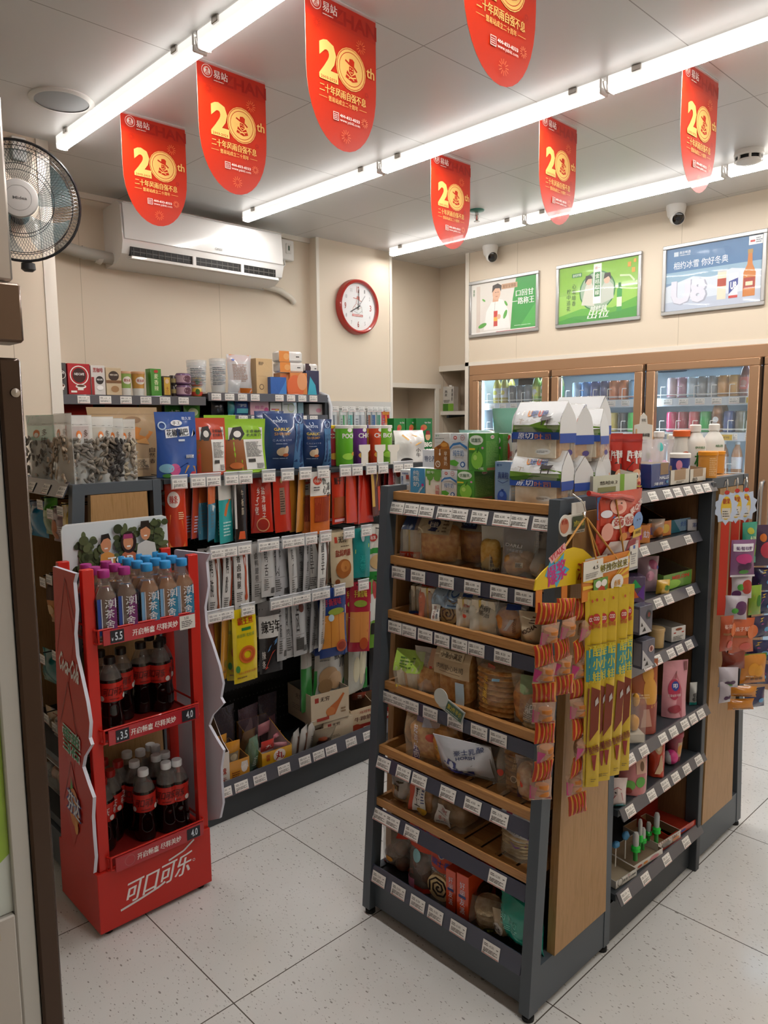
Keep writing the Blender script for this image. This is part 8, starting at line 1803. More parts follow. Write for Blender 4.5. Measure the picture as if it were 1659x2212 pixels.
T2 = 1.337
stand(1, T2, IG, [
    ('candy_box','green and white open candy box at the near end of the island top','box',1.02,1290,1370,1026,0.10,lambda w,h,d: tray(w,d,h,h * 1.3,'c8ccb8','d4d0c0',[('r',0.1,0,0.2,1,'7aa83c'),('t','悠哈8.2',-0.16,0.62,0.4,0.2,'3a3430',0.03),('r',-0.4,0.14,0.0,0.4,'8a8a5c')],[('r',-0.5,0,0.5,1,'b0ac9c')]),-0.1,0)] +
    [('milk_candy_bag','red milk candy bag with a big eyed boy, ' + lb,'candy',v,p0,p1,pt,0.06,(lambda sd: lambda w,h,d: boy(w,h,d,sd))(i),tn,0) for i,(v,p0,p1,pt,tn,lb) in enumerate(((1.03,1357,1407,938,0.1,'first at the blue box'),(1.06,1322,1362,937,0.15,'second from the blue box'),(1.08,1298,1334,937,0.15,'third from the blue box'),(1.12,1278,1312,937,0.2,'at the near end of the four')))] + [
    ('price_card','tall white card sign with a rounded top behind the red candy bags','sign',1.25,1368,1410,897,0.01,lambda w,h,d: MB().prism([(-w / 2,0),(w / 2,0),(w / 2,h * 0.8),(w * 0.22,h * 0.82),(w * 0.18,h * 0.94),(0,h),(-w * 0.18,h * 0.94),(-w * 0.22,h * 0.82),(-w / 2,h * 0.8)],0,0.002,M('d2cfc6',0.4)).art(lambda x,z,e: (x,-0.0004 - e,z),w,h,[('t','无糖棒棒糖',0,0.64,0.7,0.06,'4a4844',0.02),('t','好吃',0,0.88,0.24,0.05,'5a5854'),('fine',-0.3,0.5,0.3,0.58,2,'5a5854'),('c',0.3,0.3,0.12,0.06,'8a9a6a'),('r',-0.44,0.66,-0.36,0.74,'c8a070')]),0,0),
    ('toy_bag','clear pink and lilac toy bag on the island top','candy',1.12,1398,1440,950,0.05,lambda w,h,d: packed('toy_bag',w,h,d,'stand',[],lambda a,b_,c: ('toy_filling',loaf(a * 0.4,c * 0.6,b_ * 0.6,M('b890c8',0.4),1,2.2,0.1)),F('ece4ea',0.3),1),0,0),('toy_bag','clear toy bag with a teal lid piece, second on the island top','candy',1.14,1428,1470,955,0.05,lambda w,h,d: packed('toy_bag',w,h,d,'stand',[('c',-0.3,0.8,0.14,0.12,'4ab8b0')],lambda a,b_,c: ('toy_filling',loaf(a * 0.5,c * 0.6,b_ * 0.5,M('d890b0',0.4),2,2.2,0.1)),F('ece4ea',0.3),2),0,0),
    ('candy_box','dark blue open candy box with white lettering','box',1.02,1406,1445,1002,0.09,lambda w,h,d: carton(w,d,h,'24407c',[('r',-0.02,0.52,0.44,1,'8a6f54'),('t','HALLS',0.2,0.4,0.5,0.14,'d8dce4',0.03),('t','薄荷',-0.1,0.16,0.5,0.12,'d8dce4',0.02),('c',0.36,0.2,0.06,0.06,'4a90b8')],topcol='6b5540'),0,0),
    ('candy_box','white notched candy tray at the island top, left of two','box',1.02,1448,1488,1015,0.1,lambda w,h,d: tray(w,d,h,h * 1.25,'cfc8bc','a08468',[('r',-0.3,0.3,0.3,1,'a08468'),('fine',-0.2,0.1,0.2,0.26,2,'5a4a3a')]),0,0),('candy_box','white notched candy tray at the island top, right of two','box',1.02,1490,1524,1013,0.1,lambda w,h,d: tray(w,d,h,h * 1.25,'cfc8bc','a08468',[('r',-0.3,0.4,0.3,1,'a08468'),('t','80',-0.2,0.2,0.3,0.3,'4a4038')]),0,0),
    ('yoghurt_bottle','white bottle with an orange cap and oval orange badge','bottle',1.10,1468,1506,935,0.07,bottle('d2cdc4','d8622c',[('c',0,0.8,0.24,0.1,'c8562c'),('t','Fanli',0,0.3,0.5,0.1,'8a8078')],0.78,0.6),0,0),('yoghurt_bottle','second orange capped white bottle, behind the first','bottle',1.17,1478,1516,934,0.07,bottle('d2cdc4','d8622c',[],0.78,0.6),0,0),
    ('soy_bottle','white plant milk bottle with large green character','bottle',1.06,1497,1543,923,0.075,bottle('d6d2ca','dedad4',[('t','植',0.05,0.5,0.62,0.5,'2f7a34',0.02),('t','伊利植选',0,0.9,0.5,0.08,'3a7a44',0.02),('t','花生',0.1,0.1,0.4,0.12,'3a3a34')]),0,0),('soy_bottle','white plant milk bottle with small green writing, right of the pair','bottle',1.07,1538,1582,921,0.075,bottle('d6d2ca','dedad4',[('t','生乳',-0.1,0.6,0.5,0.2,'8aa83c',0.02),('t','植选',0,0.9,0.4,0.08,'3a7a44',0.02),('fine',0.5,0.2,0.9,0.9,12,'4a4844')]),0,0),
    ('milk_tub','blue tub with a white lid and pink heart','tub',1.03,1466,1510,980,0.08,tub('2f3a7c','d6d2cc',[('c',-0.3,0.7,0.16,0.2,'d890a8'),('c',0.1,0.3,0.4,0.24,'c8d0e0'),('c',0.4,0.5,0.2,0.2,'c8d0e0')]),0,0),
    ('candy_tub','orange lidded candy tub at the front corner','tub',1.0,1527,1568,981,0.08,tub('c88838','d88a1c',[('fine',-0.2,0.1,0.3,0.9,10,'e0b888')],1.05),0,0),('candy_tub','second orange lidded candy tub behind the corner one','tub',1.06,1548,1580,980,0.08,tub('c88838','d88a1c',[],1.05),0,0),
    ('small_bottle','small white capped bottle behind the toy bags','bottle',1.24,1420,1443,937,0.05,bottle('cfcac4','dedad6',[],0.8,0.6),0,0),('small_bottle','second small white bottle behind the toy bags','bottle',1.20,1450,1470,944,0.05,bottle('cfcac4','dedad6',[],0.8,0.6),0,0)])
MC = lambda a,b_: [('p',[(-0.4,0.1),(0.4,0.1),(0.3,0.6),(-0.3,0.7)],a),('c',0.1,0.5,0.2,0.2,b_)]
stand(1, 1.173, IG, [
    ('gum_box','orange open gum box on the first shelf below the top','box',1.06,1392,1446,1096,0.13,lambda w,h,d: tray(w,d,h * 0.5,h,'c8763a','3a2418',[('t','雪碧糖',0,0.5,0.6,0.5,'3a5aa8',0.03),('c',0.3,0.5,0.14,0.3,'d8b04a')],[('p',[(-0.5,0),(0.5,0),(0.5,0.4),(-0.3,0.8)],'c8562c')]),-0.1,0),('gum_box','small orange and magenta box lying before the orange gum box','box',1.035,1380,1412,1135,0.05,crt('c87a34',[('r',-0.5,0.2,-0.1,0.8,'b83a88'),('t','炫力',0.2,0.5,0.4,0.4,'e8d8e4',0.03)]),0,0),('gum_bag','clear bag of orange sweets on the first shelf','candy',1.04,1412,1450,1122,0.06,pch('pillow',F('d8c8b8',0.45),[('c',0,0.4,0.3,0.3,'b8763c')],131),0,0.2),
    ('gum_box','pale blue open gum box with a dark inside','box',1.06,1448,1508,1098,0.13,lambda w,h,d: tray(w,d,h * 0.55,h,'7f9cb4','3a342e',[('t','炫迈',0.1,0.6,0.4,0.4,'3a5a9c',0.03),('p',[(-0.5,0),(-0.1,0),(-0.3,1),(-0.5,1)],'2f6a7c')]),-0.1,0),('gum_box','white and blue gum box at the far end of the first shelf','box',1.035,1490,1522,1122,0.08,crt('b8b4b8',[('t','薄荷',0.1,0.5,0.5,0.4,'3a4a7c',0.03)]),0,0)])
stand(1, 1.001, IG, [
    ('toy_bag','clear bag with a pink spotted toy on the second shelf','candy',1.05,1392,1442,1206,0.06,pch('pillow',F('d8b8c8',0.6),[('c',0.1,0.8,0.2,0.12,'b05a7c'),('c',-0.1,0.5,0.2,0.14,'c890a8'),('c',0.3,0.72,0.08,0.05,'3a4a8c')],132),0,0),('toy_cube','clear box with a green, orange and purple folded toy','toy',1.03,1362,1406,1246,0.06,lambda w,h,d: carton(w,d,h,'5a4a68',[('p',[(-0.3,0.5),(0.0,0.9),(0.3,0.6)],'2fa85c'),('p',[(-0.4,0.1),(-0.1,0.6),(0.2,0.2)],'d8622c'),('p',[(0.1,0.3),(0.45,0.7),(0.45,0.1)],'6a3a9a')]),-0.2,0),
    ('candy_tray','green open melon candy box on the second shelf','box',1.04,1440,1490,1216,0.13,lambda w,h,d: tray(w,d,h * 0.6,h,'5f8a3c','6b5a48',[('t','MELON',0.1,0.7,0.6,0.26,'b83a2c',0.04),('c',-0.2,0.3,0.3,0.3,'8ab84a')]),-0.1,0),('candy_tray','yellow and red open candy box beside the melon one','box',1.04,1490,1524,1212,0.13,lambda w,h,d: tray(w,d,h * 0.62,h,'c8a034','6b5a48',[('c',0,0.6,0.24,0.3,'b83a24'),('c',0.2,0.4,0.2,0.2,'d8c04a')]),-0.1,0),('candy_pack','yellow candy pack in front of the melon box','candy',1.02,1424,1456,1254,0.03,pch('flat','c8a034',MC('d8b84a','5a8a3c'),133),0.1,0.1)])
stand(1, 0.821, IG, [
    ('chewing_tub','beige lidded tub on the third shelf','tub',1.035,1415,1452,1360,0.07,tub('b89a68','c0a070',[('r',0.4,0.2,0.7,0.8,'c8c4bc')],1.0),0,0),('pill_box','white box with a brown oval badge on the third shelf','box',1.035,1460,1480,1353,0.10,crt('cbc8c4',[('c',0,0.82,0.24,0.09,'8a4a30'),('r',-0.36,0.56,-0.2,0.64,'a8382c'),('r',0.2,0.56,0.36,0.64,'a8382c'),('fine',-0.4,0.1,0.4,0.4,5,'6a6864')],tc='6a645c'),-0.25,0),('clear_pack','clear silver pack at the far end of the third shelf','candy',1.05,1482,1506,1366,0.05,pch('pillow',F('c8c8cc',0.5),[],134),0,0.3)])
stand(1, 0.591, IG, [
    ('potato_bag','brown and orange bag with a yellow figure on the fourth shelf','snack bag',1.0,1372,1442,1434,0.07,pch('stand','a0522c',[('c',0.15,0.8,0.2,0.14,'c8903c'),('c',0.2,0.55,0.26,0.2,'c8903c'),('fine',-0.4,0.48,0.3,0.55,2,'d8b07a'),('r',-0.5,0,0.5,0.4,'8f4438'),('p',[(-0.2,0.1),(0.2,0.1),(0.1,0.34),(-0.1,0.34)],'b88a78')],135),0,0),('jelly_pouch','pink pouch with a dark pink apple on the fourth shelf','candy',0.994,1440,1500,1434,0.05,pch('stand','c88a94',[('p',[(-0.5,0.0),(0.15,0.0),(0.2,0.5),(0.0,0.8),(-0.3,0.6)],'c0707c'),('c',-0.1,0.5,0.24,0.18,'a82c4c'),('c',-0.06,0.56,0.15,0.085,'27408c'),('t','叩',-0.06,0.56,0.16,0.08,'e0dce4',0.04),('t','苹果味果汁软糖',-0.1,0.4,0.5,0.05,'e0c8cc',0.01),('c',-0.1,0.16,0.26,0.07,'8f2c3c'),('l',[(-0.05,0.7),(0.0,0.82)],0.02,'5a3a20'),('r',0.32,0.82,0.44,0.98,'7a4a4c')],136),0.05,0),
    ('clear_toy_box','clear box with a yellow duck toy at the near end','toy',0.992,1366,1404,1512,0.06,lambda w,h,d: [('clear_toy_box',MB().box(-w / 2,w / 2,-d / 2,d / 2,0,h,F('e0dcd8',0.14)).mesh('clear_toy_box'),None,None),('duck_toy',loaf(w * 0.6,d * 0.5,h * 0.36,M('d89a34',0.4),3,2.2,0.1,loaf(w * 0.44,d * 0.4,h * 0.3,M('d89a34',0.4),4,2.0,0.02,None,Matrix.Translation((0.004,0,h * 0.55)))).mesh('duck_toy'),0,(0,0,h * 0.22)),('base_card',MB().box(-w * 0.46,w * 0.46,-d * 0.46,d * 0.46,0.002,h * 0.2,M('c9c0ae')).mesh('base_card'),0,(0,0,0))],-0.1,0),('candy_pack','small teal footed pack at the far end of the fourth shelf','candy',1.0,1496,1513,1478,0.04,pch('pillow','b8b8b4',[('r',-0.5,0,0.5,0.14,'2a9a94'),('c',0,0.5,0.3,0.1,'5a5a58'),('c',0,0.3,0.3,0.1,'5a5a58')],137),0,0)])
stand(1, 0.426, IG, [
    ('jelly_bag','pink and green fruit jelly bag with blue lettering on the fifth shelf','candy',0.994,1348,1414,1614,0.05,pch('stand','b06a6c',[('p',[(-0.5,0),(0.5,0),(0.5,0.3),(0.2,0.5),(-0.2,0.44),(-0.5,0.3)],'3f7a34'),('c',-0.2,0.2,0.2,0.1,'6aa84a'),('c',0.2,0.24,0.18,0.1,'5a9a44'),('r',0.04,0.4,0.42,0.7,'c8a08c'),('c',0.26,0.55,0.08,0.1,'6a4a30'),('p',[(-0.34,0.72),(0.44,0.86),(0.44,0.98),(-0.3,0.9)],'27408c'),('t','果汁软糖',0.06,0.87,0.66,0.1,'dfe4ec',0.04,0,0.2),('t','FRUIT JELLY',0.06,0.77,0.5,0.04,'d8c040',0.02,0,0.2),('c',-0.24,0.1,0.12,0.06,'8f3a34')],138),-0.05,0),('dog_bag','red bag with a beige cartoon dog on the fifth shelf','candy',0.996,1414,1452,1590,0.05,pch('stand','b5381f',[('c',0,0.72,0.26,0.2,'c9a888'),('c',-0.02,0.66,0.12,0.06,'d8c8b4'),('c',0.0,0.69,0.05,0.02,'1a1616'),('c',-0.1,0.76,0.03,0.015,'1a1616'),('c',0.1,0.76,0.03,0.015,'1a1616'),('p',[(-0.3,0.08),(-0.1,0.3),(0.06,0.5),(0.16,0.5),(0.2,0.16),(0.0,0.08)],'c9a888')],139),0,0),
    ('candy_cup','dark pink lidded candy cup on the fifth shelf','cup',1.0,1452,1494,1586,0.08,tub('8f4450','a03a4c',[('r',0.0,0.2,0.8,0.8,'b89a7c'),('c',0.2,0.5,0.2,0.2,'c88a3a')],0.8),0,0),('toy_egg','pink and clear toy egg before the candy cup','toy',0.998,1448,1478,1626,0.05,lambda w,h,d: loaf(w,d,h,M('c83a80',0.3),0,2.0,0.0,loaf(w * 0.9,d * 0.9,h * 0.95,M('b8b4b8',0.3),1,2.0,0.0,None,Matrix.Translation((-0.006,0,0)))),0,0),('comic_bag','white bag with pink line drawing at the near end of the fifth shelf','candy',0.994,1318,1364,1682,0.04,pch('pillow','c9b8b4',[('l',[(-0.3,0.2),(-0.1,0.5),(0.2,0.6),(0.3,0.3)],0.03,'a84a54'),('l',[(-0.2,0.7),(0.0,0.8),(0.2,0.7)],0.03,'a84a54'),('c',-0.1,0.62,0.04,0.03,'2a2020'),('c',0.16,0.12,0.2,0.08,'8ac0d0'),('r',-0.5,0,0.5,0.06,'2a9a94')],140),-0.2,0.15)])
stand(1, 0.166, IG, [
    ('lolly_box','white lollipop box with black lettering at the near end of the lowest shelf','box',1.0,1336,1374,1890,0.12,lambda w,h,d: tray(w,d,h,h * 1.2,'c4bfb6','a89880',[('o',-0.3,0.6,0.12,0.1,'3a3836'),('t','洁洁',-0.06,0.55,0.22,0.34,'3a3836',0.02),('t','无牙棒棒',0.26,0.55,0.36,0.26,'3a3836'),('c',0.1,0.88,0.06,0.08,'b88a8a')]),-0.1,0),('candy_box','white open box holding green sweet tubes','box',1.0,1376,1428,1870,0.10,lambda w,h,d: tray(w,d,h,h * 1.3,'c9c2b8','8f7a64',[('c',-0.3,0.5,0.08,0.2,'a8442c'),('c',-0.1,0.5,0.08,0.2,'c8803c'),('c',0.2,0.5,0.16,0.3,'b8787c')]),-0.1,0),
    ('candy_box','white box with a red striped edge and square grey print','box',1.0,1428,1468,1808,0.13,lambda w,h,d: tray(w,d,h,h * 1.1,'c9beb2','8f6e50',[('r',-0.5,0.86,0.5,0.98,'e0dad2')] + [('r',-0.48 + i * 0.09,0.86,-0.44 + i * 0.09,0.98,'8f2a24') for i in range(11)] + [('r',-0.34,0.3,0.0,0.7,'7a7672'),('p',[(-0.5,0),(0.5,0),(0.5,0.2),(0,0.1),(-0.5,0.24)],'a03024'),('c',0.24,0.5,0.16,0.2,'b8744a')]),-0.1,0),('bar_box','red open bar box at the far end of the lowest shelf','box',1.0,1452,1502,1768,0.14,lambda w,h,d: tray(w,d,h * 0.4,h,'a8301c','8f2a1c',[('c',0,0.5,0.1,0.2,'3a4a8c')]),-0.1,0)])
for i,(p0,p1,pt,pb,lb) in enumerate(((1362,1382,1798,1885,'front, clear topped'),(1380,1396,1788,1870,'second, clear topped'),(1392,1408,1776,1856,'third, teal topped'),(1408,1426,1756,1836,'tallest, teal topped'),(1374,1388,1770,1840,'rear, clear topped'))):
    y = 1.02 + 0.012 * (i % 3); c,w,h = fit(1,y,p0,p1,pt,0.19); r = (p1 - p0) / FPX * (c - CAM).dot(_f) * 0.5
    b = MB(); b.lathe([(r * 0.5,0),(r * 0.5,h * 0.3)],M('2f8a34',0.3),14); b.lathe([(r * 0.55,h * 0.3),(r,h * 0.34),(r * 0.9,h * 0.4),(r,h * 0.46),(r * 0.7,h * 0.52)],M('1fb83a',0.3),16)
    k = MB(); k.lathe([(r * 0.62,h * 0.52),(r * 0.65,h * 0.6),(r * 0.65,h * 0.88),(r * 0.45,h * 0.97),(0,h)],F('e4e6e4',0.5),16); k.lathe([(r * 0.4,h * 0.54),(r * 0.45,h * 0.86),(0,h * 0.9)],M('8a6a60' if 'clear' in lb else '1f6a74',0.4),12)
    put([('sweet_tube',b.mesh('sweet_tube'),None,None),('clear_tube',k.mesh('clear_tube'),0,(0,0,0))],'sweet_tube','green handled sweet tube on the lowest shelf, ' + lb,'candy',(c.x,y,0.19),0,IG)
for i, (p0, p1, pt) in enumerate(((1340, 1362, 1800), (1318, 1342, 1822))):
    c, w, h = fit(1, 1.05, p0, p1, pt, 0.24); w *= 0.45
    b = MB(); b.tube([(0,0,-0.06),(0,0,h * 0.4)],0.002,WHITE,6); loaf(w,0.02,h * 0.9,M('4a8ab8',0.25),i,2.2,0.08,b,Matrix.Translation((0,0,h * 0.1)))
    put(b,'lollipop','blue lollipop in the white box, ' + ('front one' if i == 0 else 'rear one at the oak panel'),'candy',(c.x,1.05,0.245),0,IG)
# ---------------------------------------------------------------- hanging displays on the bread rack's end panel
ROPE = M('b8843c', 0.6, name='twisted_gold_cord')
def P2(px, py, y=0.965):
    return U(1, y, px, py)


def cord(name, lb, pts, parent=None):
    b = MB(); q = []
    for a, c in zip(pts, pts[1:]):
        for i in range(8):
            q.append(a.lerp(c, i / 8))
    q.append(pts[-1]); b.tube(q, 0.0026, ROPE, 6)
    return kid(b, name, parent) if parent else tag(b.ob(name), lb, 'cord')


hk = P2(1262, 1106)
t = thing('hanging_hook','bent wire hook over the top rail of the bread rack end','hook',(hk.x,0.97,hk.z))
b = MB(); b.tube([(hk.x + 0.01,1.0,1.35),(hk.x - 0.02,0.985,1.358),(hk.x - 0.012,0.968,1.345),(hk.x,0.967,hk.z + 0.02),(hk.x + 0.006,0.965,hk.z),(hk.x - 0.006,0.96,hk.z - 0.012),(hk.x - 0.014,0.96,hk.z)],0.0024,CHROME,8); kid(b,'wire',t)
a,c = P2(1236,1087,0.98),P2(1264,1116,0.98); b = MB(); b.box(a.x,c.x,0.98,0.982,c.z,a.z,M('cfcac2',0.4)); kid(b,'blank_tag',t)
a, c = P2(1222, 1114, 0.978), P2(1262, 1148, 0.978); w = c.x - a.x; h = a.z - c.z
b = MB(); b.box(0,w,-0.001,0.001,0,h,M('c9c4b8',0.4),c=0.0005); b.lathe([(h * 0.56,0),(h * 0.56,0.002)],M('ccc8c0',0.4),24,Matrix.Translation((-0.004,-0.0004,h * 0.5)) @ Matrix.Rotation(PI / 2,4,'X'))
b.art(lambda x,z,e: (x + w / 2,-0.0026 - e,z),w,h,[('c',-0.6,0.5,0.22,0,'b8745a'),('t','奶酪',-0.6,0.7,0.3,0.24,'a8382c',0.02),('r',-0.2,0.18,0.46,0.9,'3f4a38'),('t','3件8.5折',0.14,0.52,0.56,0.32,'c8b84a',0.02),('fine',-0.2,0.04,0.46,0.14,1,'4a4a44')])
put(b, 'offer_tag', 'round and square offer tag on the oak end panel', 'sign', (a.x, 0.978, c.z), 0)
# jelly pouch card
a, c = P2(1274, 1206, 0.975), P2(1372, 1206, 0.975); tp = P2(1345, 1058, 0.975)
w = c.x - a.x; h = tp.z - a.z
b = pouch(w,h,0.03,'pillow','b23626',[('p',[(-0.5,0.6),(-0.5,0.95),(-0.1,0.98),(-0.2,0.6)],'3f6aa0'),('r',-0.46,0.5,-0.36,0.9,'b8402c'),('c',-0.12,0.78,0.17,0.13,'d8a090'),('c',-0.12,0.75,0.08,0.05,'c06a5c'),('c',-0.16,0.82,0.02,0.012,'3a2a28'),('c',-0.06,0.82,0.02,0.012,'3a2a28'),('c',-0.36,0.68,0.1,0.06,'d8d4dc'),('c',-0.14,0.52,0.14,0.1,'d8ccc4'),('c',0.08,0.54,0.14,0.1,'d8ccc4'),('t','蒟蒻',-0.03,0.53,0.42,0.13,'a8281f',0.04),('t','果Q冻',0.3,0.72,0.4,0.12,'e0d0c8',0.03,0,0.3),('c',0.36,0.48,0.18,0.15,'6a8ab8'),('c',0.32,0.5,0.02,0.014,'2a2a3a'),('c',0.42,0.5,0.02,0.014,'2a2a3a'),('c',0.14,0.38,0.08,0.06,'d8802c'),('r',0.2,0.22,0.5,0.36,'c8a02c'),('t','30包',0.36,0.3,0.2,0.06,'5a3a10',0.02),('c',-0.36,0.4,0.1,0.14,'d89a8c'),('c',-0.04,0.28,0.08,0.07,'c8803c'),('p',[(-0.4,0.05),(0.1,0.02),(0.16,0.2),(-0.3,0.24)],M('c8b8b4',0.15,coat=0.6)),('r',0.1,0.0,0.3,0.2,'8f2430')],150,wob=0.4)
put(b,'jelly_bag','red jelly bag with a pink pig face hanging on the oak end panel','candy',((a.x + c.x) / 2,0.962,a.z),0.0)
b = MB(); b.tube([P2(1272,1066,0.955),P2(1300,1070,0.95),P2(1320,1074,0.95),P2(1340,1072,0.95),P2(1364,1078,0.955)],[0.007,0.004,0.008,0.006,0.009],M('a81f1c',0.25,coat=0.5),8); tag(b.ob('red_ribbon'),'twisted red ribbon tied across the top of the jelly bag','ribbon')
a, c = P2(1345, 1236, 0.955), P2(1386, 1164, 0.955)
b = MB(); w = 0.05; h = c.z - a.z; b.box(-w / 2,w / 2,-0.004,0.004,0,h,F('d8d8dc',0.4)); b.art(lambda x,z,e: (x,-0.0042 - e,z),w,h,[('r',-0.44,0.1,0.4,0.9,'ccc9c2'),('r',-0.1,0.74,0.1,0.86,'3a5aa0'),('fine',-0.3,0.2,0.3,0.6,5,'8a8a8c'),('c',-0.34,0.62,0.06,0.06,'3a3430')])
put(b,'card_pouch','small white card in a clear pouch beside the jelly bag','card',((a.x + c.x) / 2,0.955,a.z),0)
# yellow hanging card with chains of candy
HG = 'striped candy chains on the bread rack end'
yc = thing('candy_hanger','yellow domed hanger card with candy chains below it','display card',(1.56,0.955,1.15))
OUT = [(1153,1276),(1157,1252),(1170,1236),(1185,1222),(1196,1222),(1206,1204),(1222,1188),(1240,1182),(1258,1186),(1272,1198),(1284,1210),(1300,1212),(1318,1218),(1318,1250),(1240,1262)]
b = MB(); pts = [P2(px, py, 0.955) for px, py in OUT]
b.prism([(p.x, p.z) for p in reversed(pts)], -0.0015 + 0.955, 0.0015 + 0.955, M('cfae1c', 0.35))
a, c = P2(1165, 1232, 0.9), P2(1165, 1232, 0.955)
S = lambda x, z, e: (1.56 + x, 0.9534 - e, 1.15 + z)
b.art(S,0.3,0.12,[('p',[(-0.46,0.28),(-0.38,0.62),(-0.3,0.5),(-0.2,0.66),(-0.22,0.42),(-0.12,0.3),(-0.24,0.16),(-0.3,0.0),(-0.36,0.2)],'3fa0c0'),('t','爆浆',-0.3,0.3,0.26,0.4,'c02a7c',0.05,0,0.2),('p',[(-0.42,0.62),(-0.2,0.86),(-0.18,0.72),(-0.38,0.5)],'d8a0a0'),('t','VTALK',-0.3,0.68,0.2,0.12,'b8303c',0.03,0,0.4),('t','汉',0.06,0.2,0.14,0.36,'8f2a1c',0.05),('r',0.1,0.1,0.45,0.42,'cfc8ba'),('fine',0.12,0.12,0.44,0.3,3,'4a4640')])
kid(b, 'card', yc)
for (p0, y0_, y1_) in ((1164, 1270, 1322), (1219, 1262, 1322)):
    p,q = P2(p0,y0_,0.955),P2(p0,y1_,0.955); b = MB(); b.box(p.x - 0.012,p.x + 0.012,0.954,0.956,q.z,p.z,M('c8762c',0.4)); kid(b,'card_leg',yc)
cord('hanging_cord','',[Vector((hk.x,0.962,hk.z - 0.012)),P2(1197,1216,0.953)],yc); cord('hanging_cord','',[Vector((hk.x,0.962,hk.z - 0.012)),P2(1300,1216,0.953)],yc)


def striped(sd):
    b = pouch(0.056,0.05,0.02,'pillow','d08a2a',[('r',-0.5 + i * 0.2,0.0,-0.39 + i * 0.2,1.0,'a82812') for i in range(5)] + [('c',0.1,0.5,0.06,0.07,'a8281c')],sd,nu=8,nv=8); return b


def windowed(sd):
    b = pouch(0.056,0.05,0.03,'pillow',F('d0a890',0.4,0.08),[('p',[(-0.5,0.1),(-0.3,0.1),(-0.24,0.6),(-0.5,0.7)],'b83a78'),('r',0.2,0.05,0.46,0.12,'a8382c')],sd,nu=8,nv=8)
    for k in range(2):
        b.lathe([(0.016,0),(0.017,0.005),(0.016,0.011),(0,0.012)],M('b8702c',0.4),14,Matrix.Translation((0.004,0,0.01 + 0.014 * k)))
    return b


MS = [striped(i).mesh('striped_candy_pack') for i in range(2)]; MW = [windowed(i).mesh('windowed_candy_pack') for i in range(2)]
for (nm,px,t0,t1,n,dp,tn) in (('outer',1180,1306,1722,10,0.945,-0.5),('middle',1219,1296,1500,5,0.935,-0.3),('inner',1256,1296,1750,11,0.95,-0.1)):
    top, bot = P2(px, t0, dp), P2(px, t1, dp); st_ = (top.z - bot.z) / n
    for k in range(n):
        o = link('candy_pack',(MS if k % 2 == 0 else MW)[k // 2 % 2],None,(top.x + 0.006 * math.sin(k * 2.0),dp - 0.004 * math.sin(k * 1.3),top.z - st_ * (k + 1)),0,(0.15 * math.sin(k * 1.9),0.12 * math.sin(k * 2.3 + 1),tn + 0.3 * math.sin(k * 1.1)))
        o.scale = (1, 1, st_ / 0.046)
        tag(o,'%s candy pack of the %s hanging chain, %s' % ('red and yellow striped' if k % 2 == 0 else 'clear',nm,'topmost' if k == 0 else ORD[k] + ' from the top'),'candy',HG)
# orange card with long yellow strips
a, c = P2(1258, 1215, 0.935), P2(1358, 1206, 0.935); lo = P2(1275, 1296, 0.935)
w = c.x - a.x; h = a.z - lo.z
oc = thing('strip_hanger','orange sunburst hanger card with long yellow sausage strips','display card',((a.x + c.x) / 2,0.935,lo.z))
b = MB(); b.box(-w / 2, w / 2, -0.0015, 0.0015, 0, h, M('c8782c', 0.35))
b.art(lambda x,z,e: (x,-0.0017 - e,z),w,h,[('p',[(0.1,0.3),(0.5,0.3 + 0.2 * i),(0.5,0.4 + 0.2 * i)],'d8b03a') for i in range(4)] + [('p',[(0.1,0.3),(-0.5,0.3 + 0.2 * i),(-0.5,0.4 + 0.2 * i)],'d8b03a') for i in range(4)] + [('p',[(-0.16,0.6),(0.46,0.6),(0.46,0.88),(-0.16,0.84)],'cfccc8'),('t','够拽你就来',0.14,0.73,0.6,0.2,'c8b81c',0.06),('t','够拽你就来',0.14,0.73,0.59,0.19,'2a2412',-0.01),('r',-0.3,0.02,0.0,0.5,'5a8a3c'),('c',-0.2,0.36,0.06,0.09,'e0dcd8'),('c',-0.08,0.36,0.06,0.09,'e0dcd8'),('c',-0.14,0.18,0.08,0.12,'b8402c'),('c',0.2,0.26,0.14,0.22,'d8d4d0'),('t','香辣',0.2,0.26,0.14,0.16,'c88a1c',0.04)])
b.ob('card', oc)
b = MB(); b.box(-w * 0.5,-w * 0.1,-0.004,-0.003,h * 0.52,h * 1.0,M('d2cec4',0.4)); b.art(lambda x,z,e: (x - w * 0.3,-0.0042 - e,z + h * 0.52),w * 0.4,h * 0.48,[('t','4.5',0.1,0.6,0.3,0.2,'3a3834'),('fine',-0.4,0.1,0.3,0.4,3,'8a8680')]); b.ob('price_label',oc)
cord('hanging_cord','',[Vector((hk.x,0.958,hk.z - 0.014)),P2(1290,1216,0.932)],oc); cord('hanging_cord','',[Vector((hk.x,0.958,hk.z - 0.014)),P2(1336,1212,0.932)],oc); cord('hanging_cord','',[P2(1330,1074,0.95),P2(1350,1212,0.94)],oc)
SW = 0.033
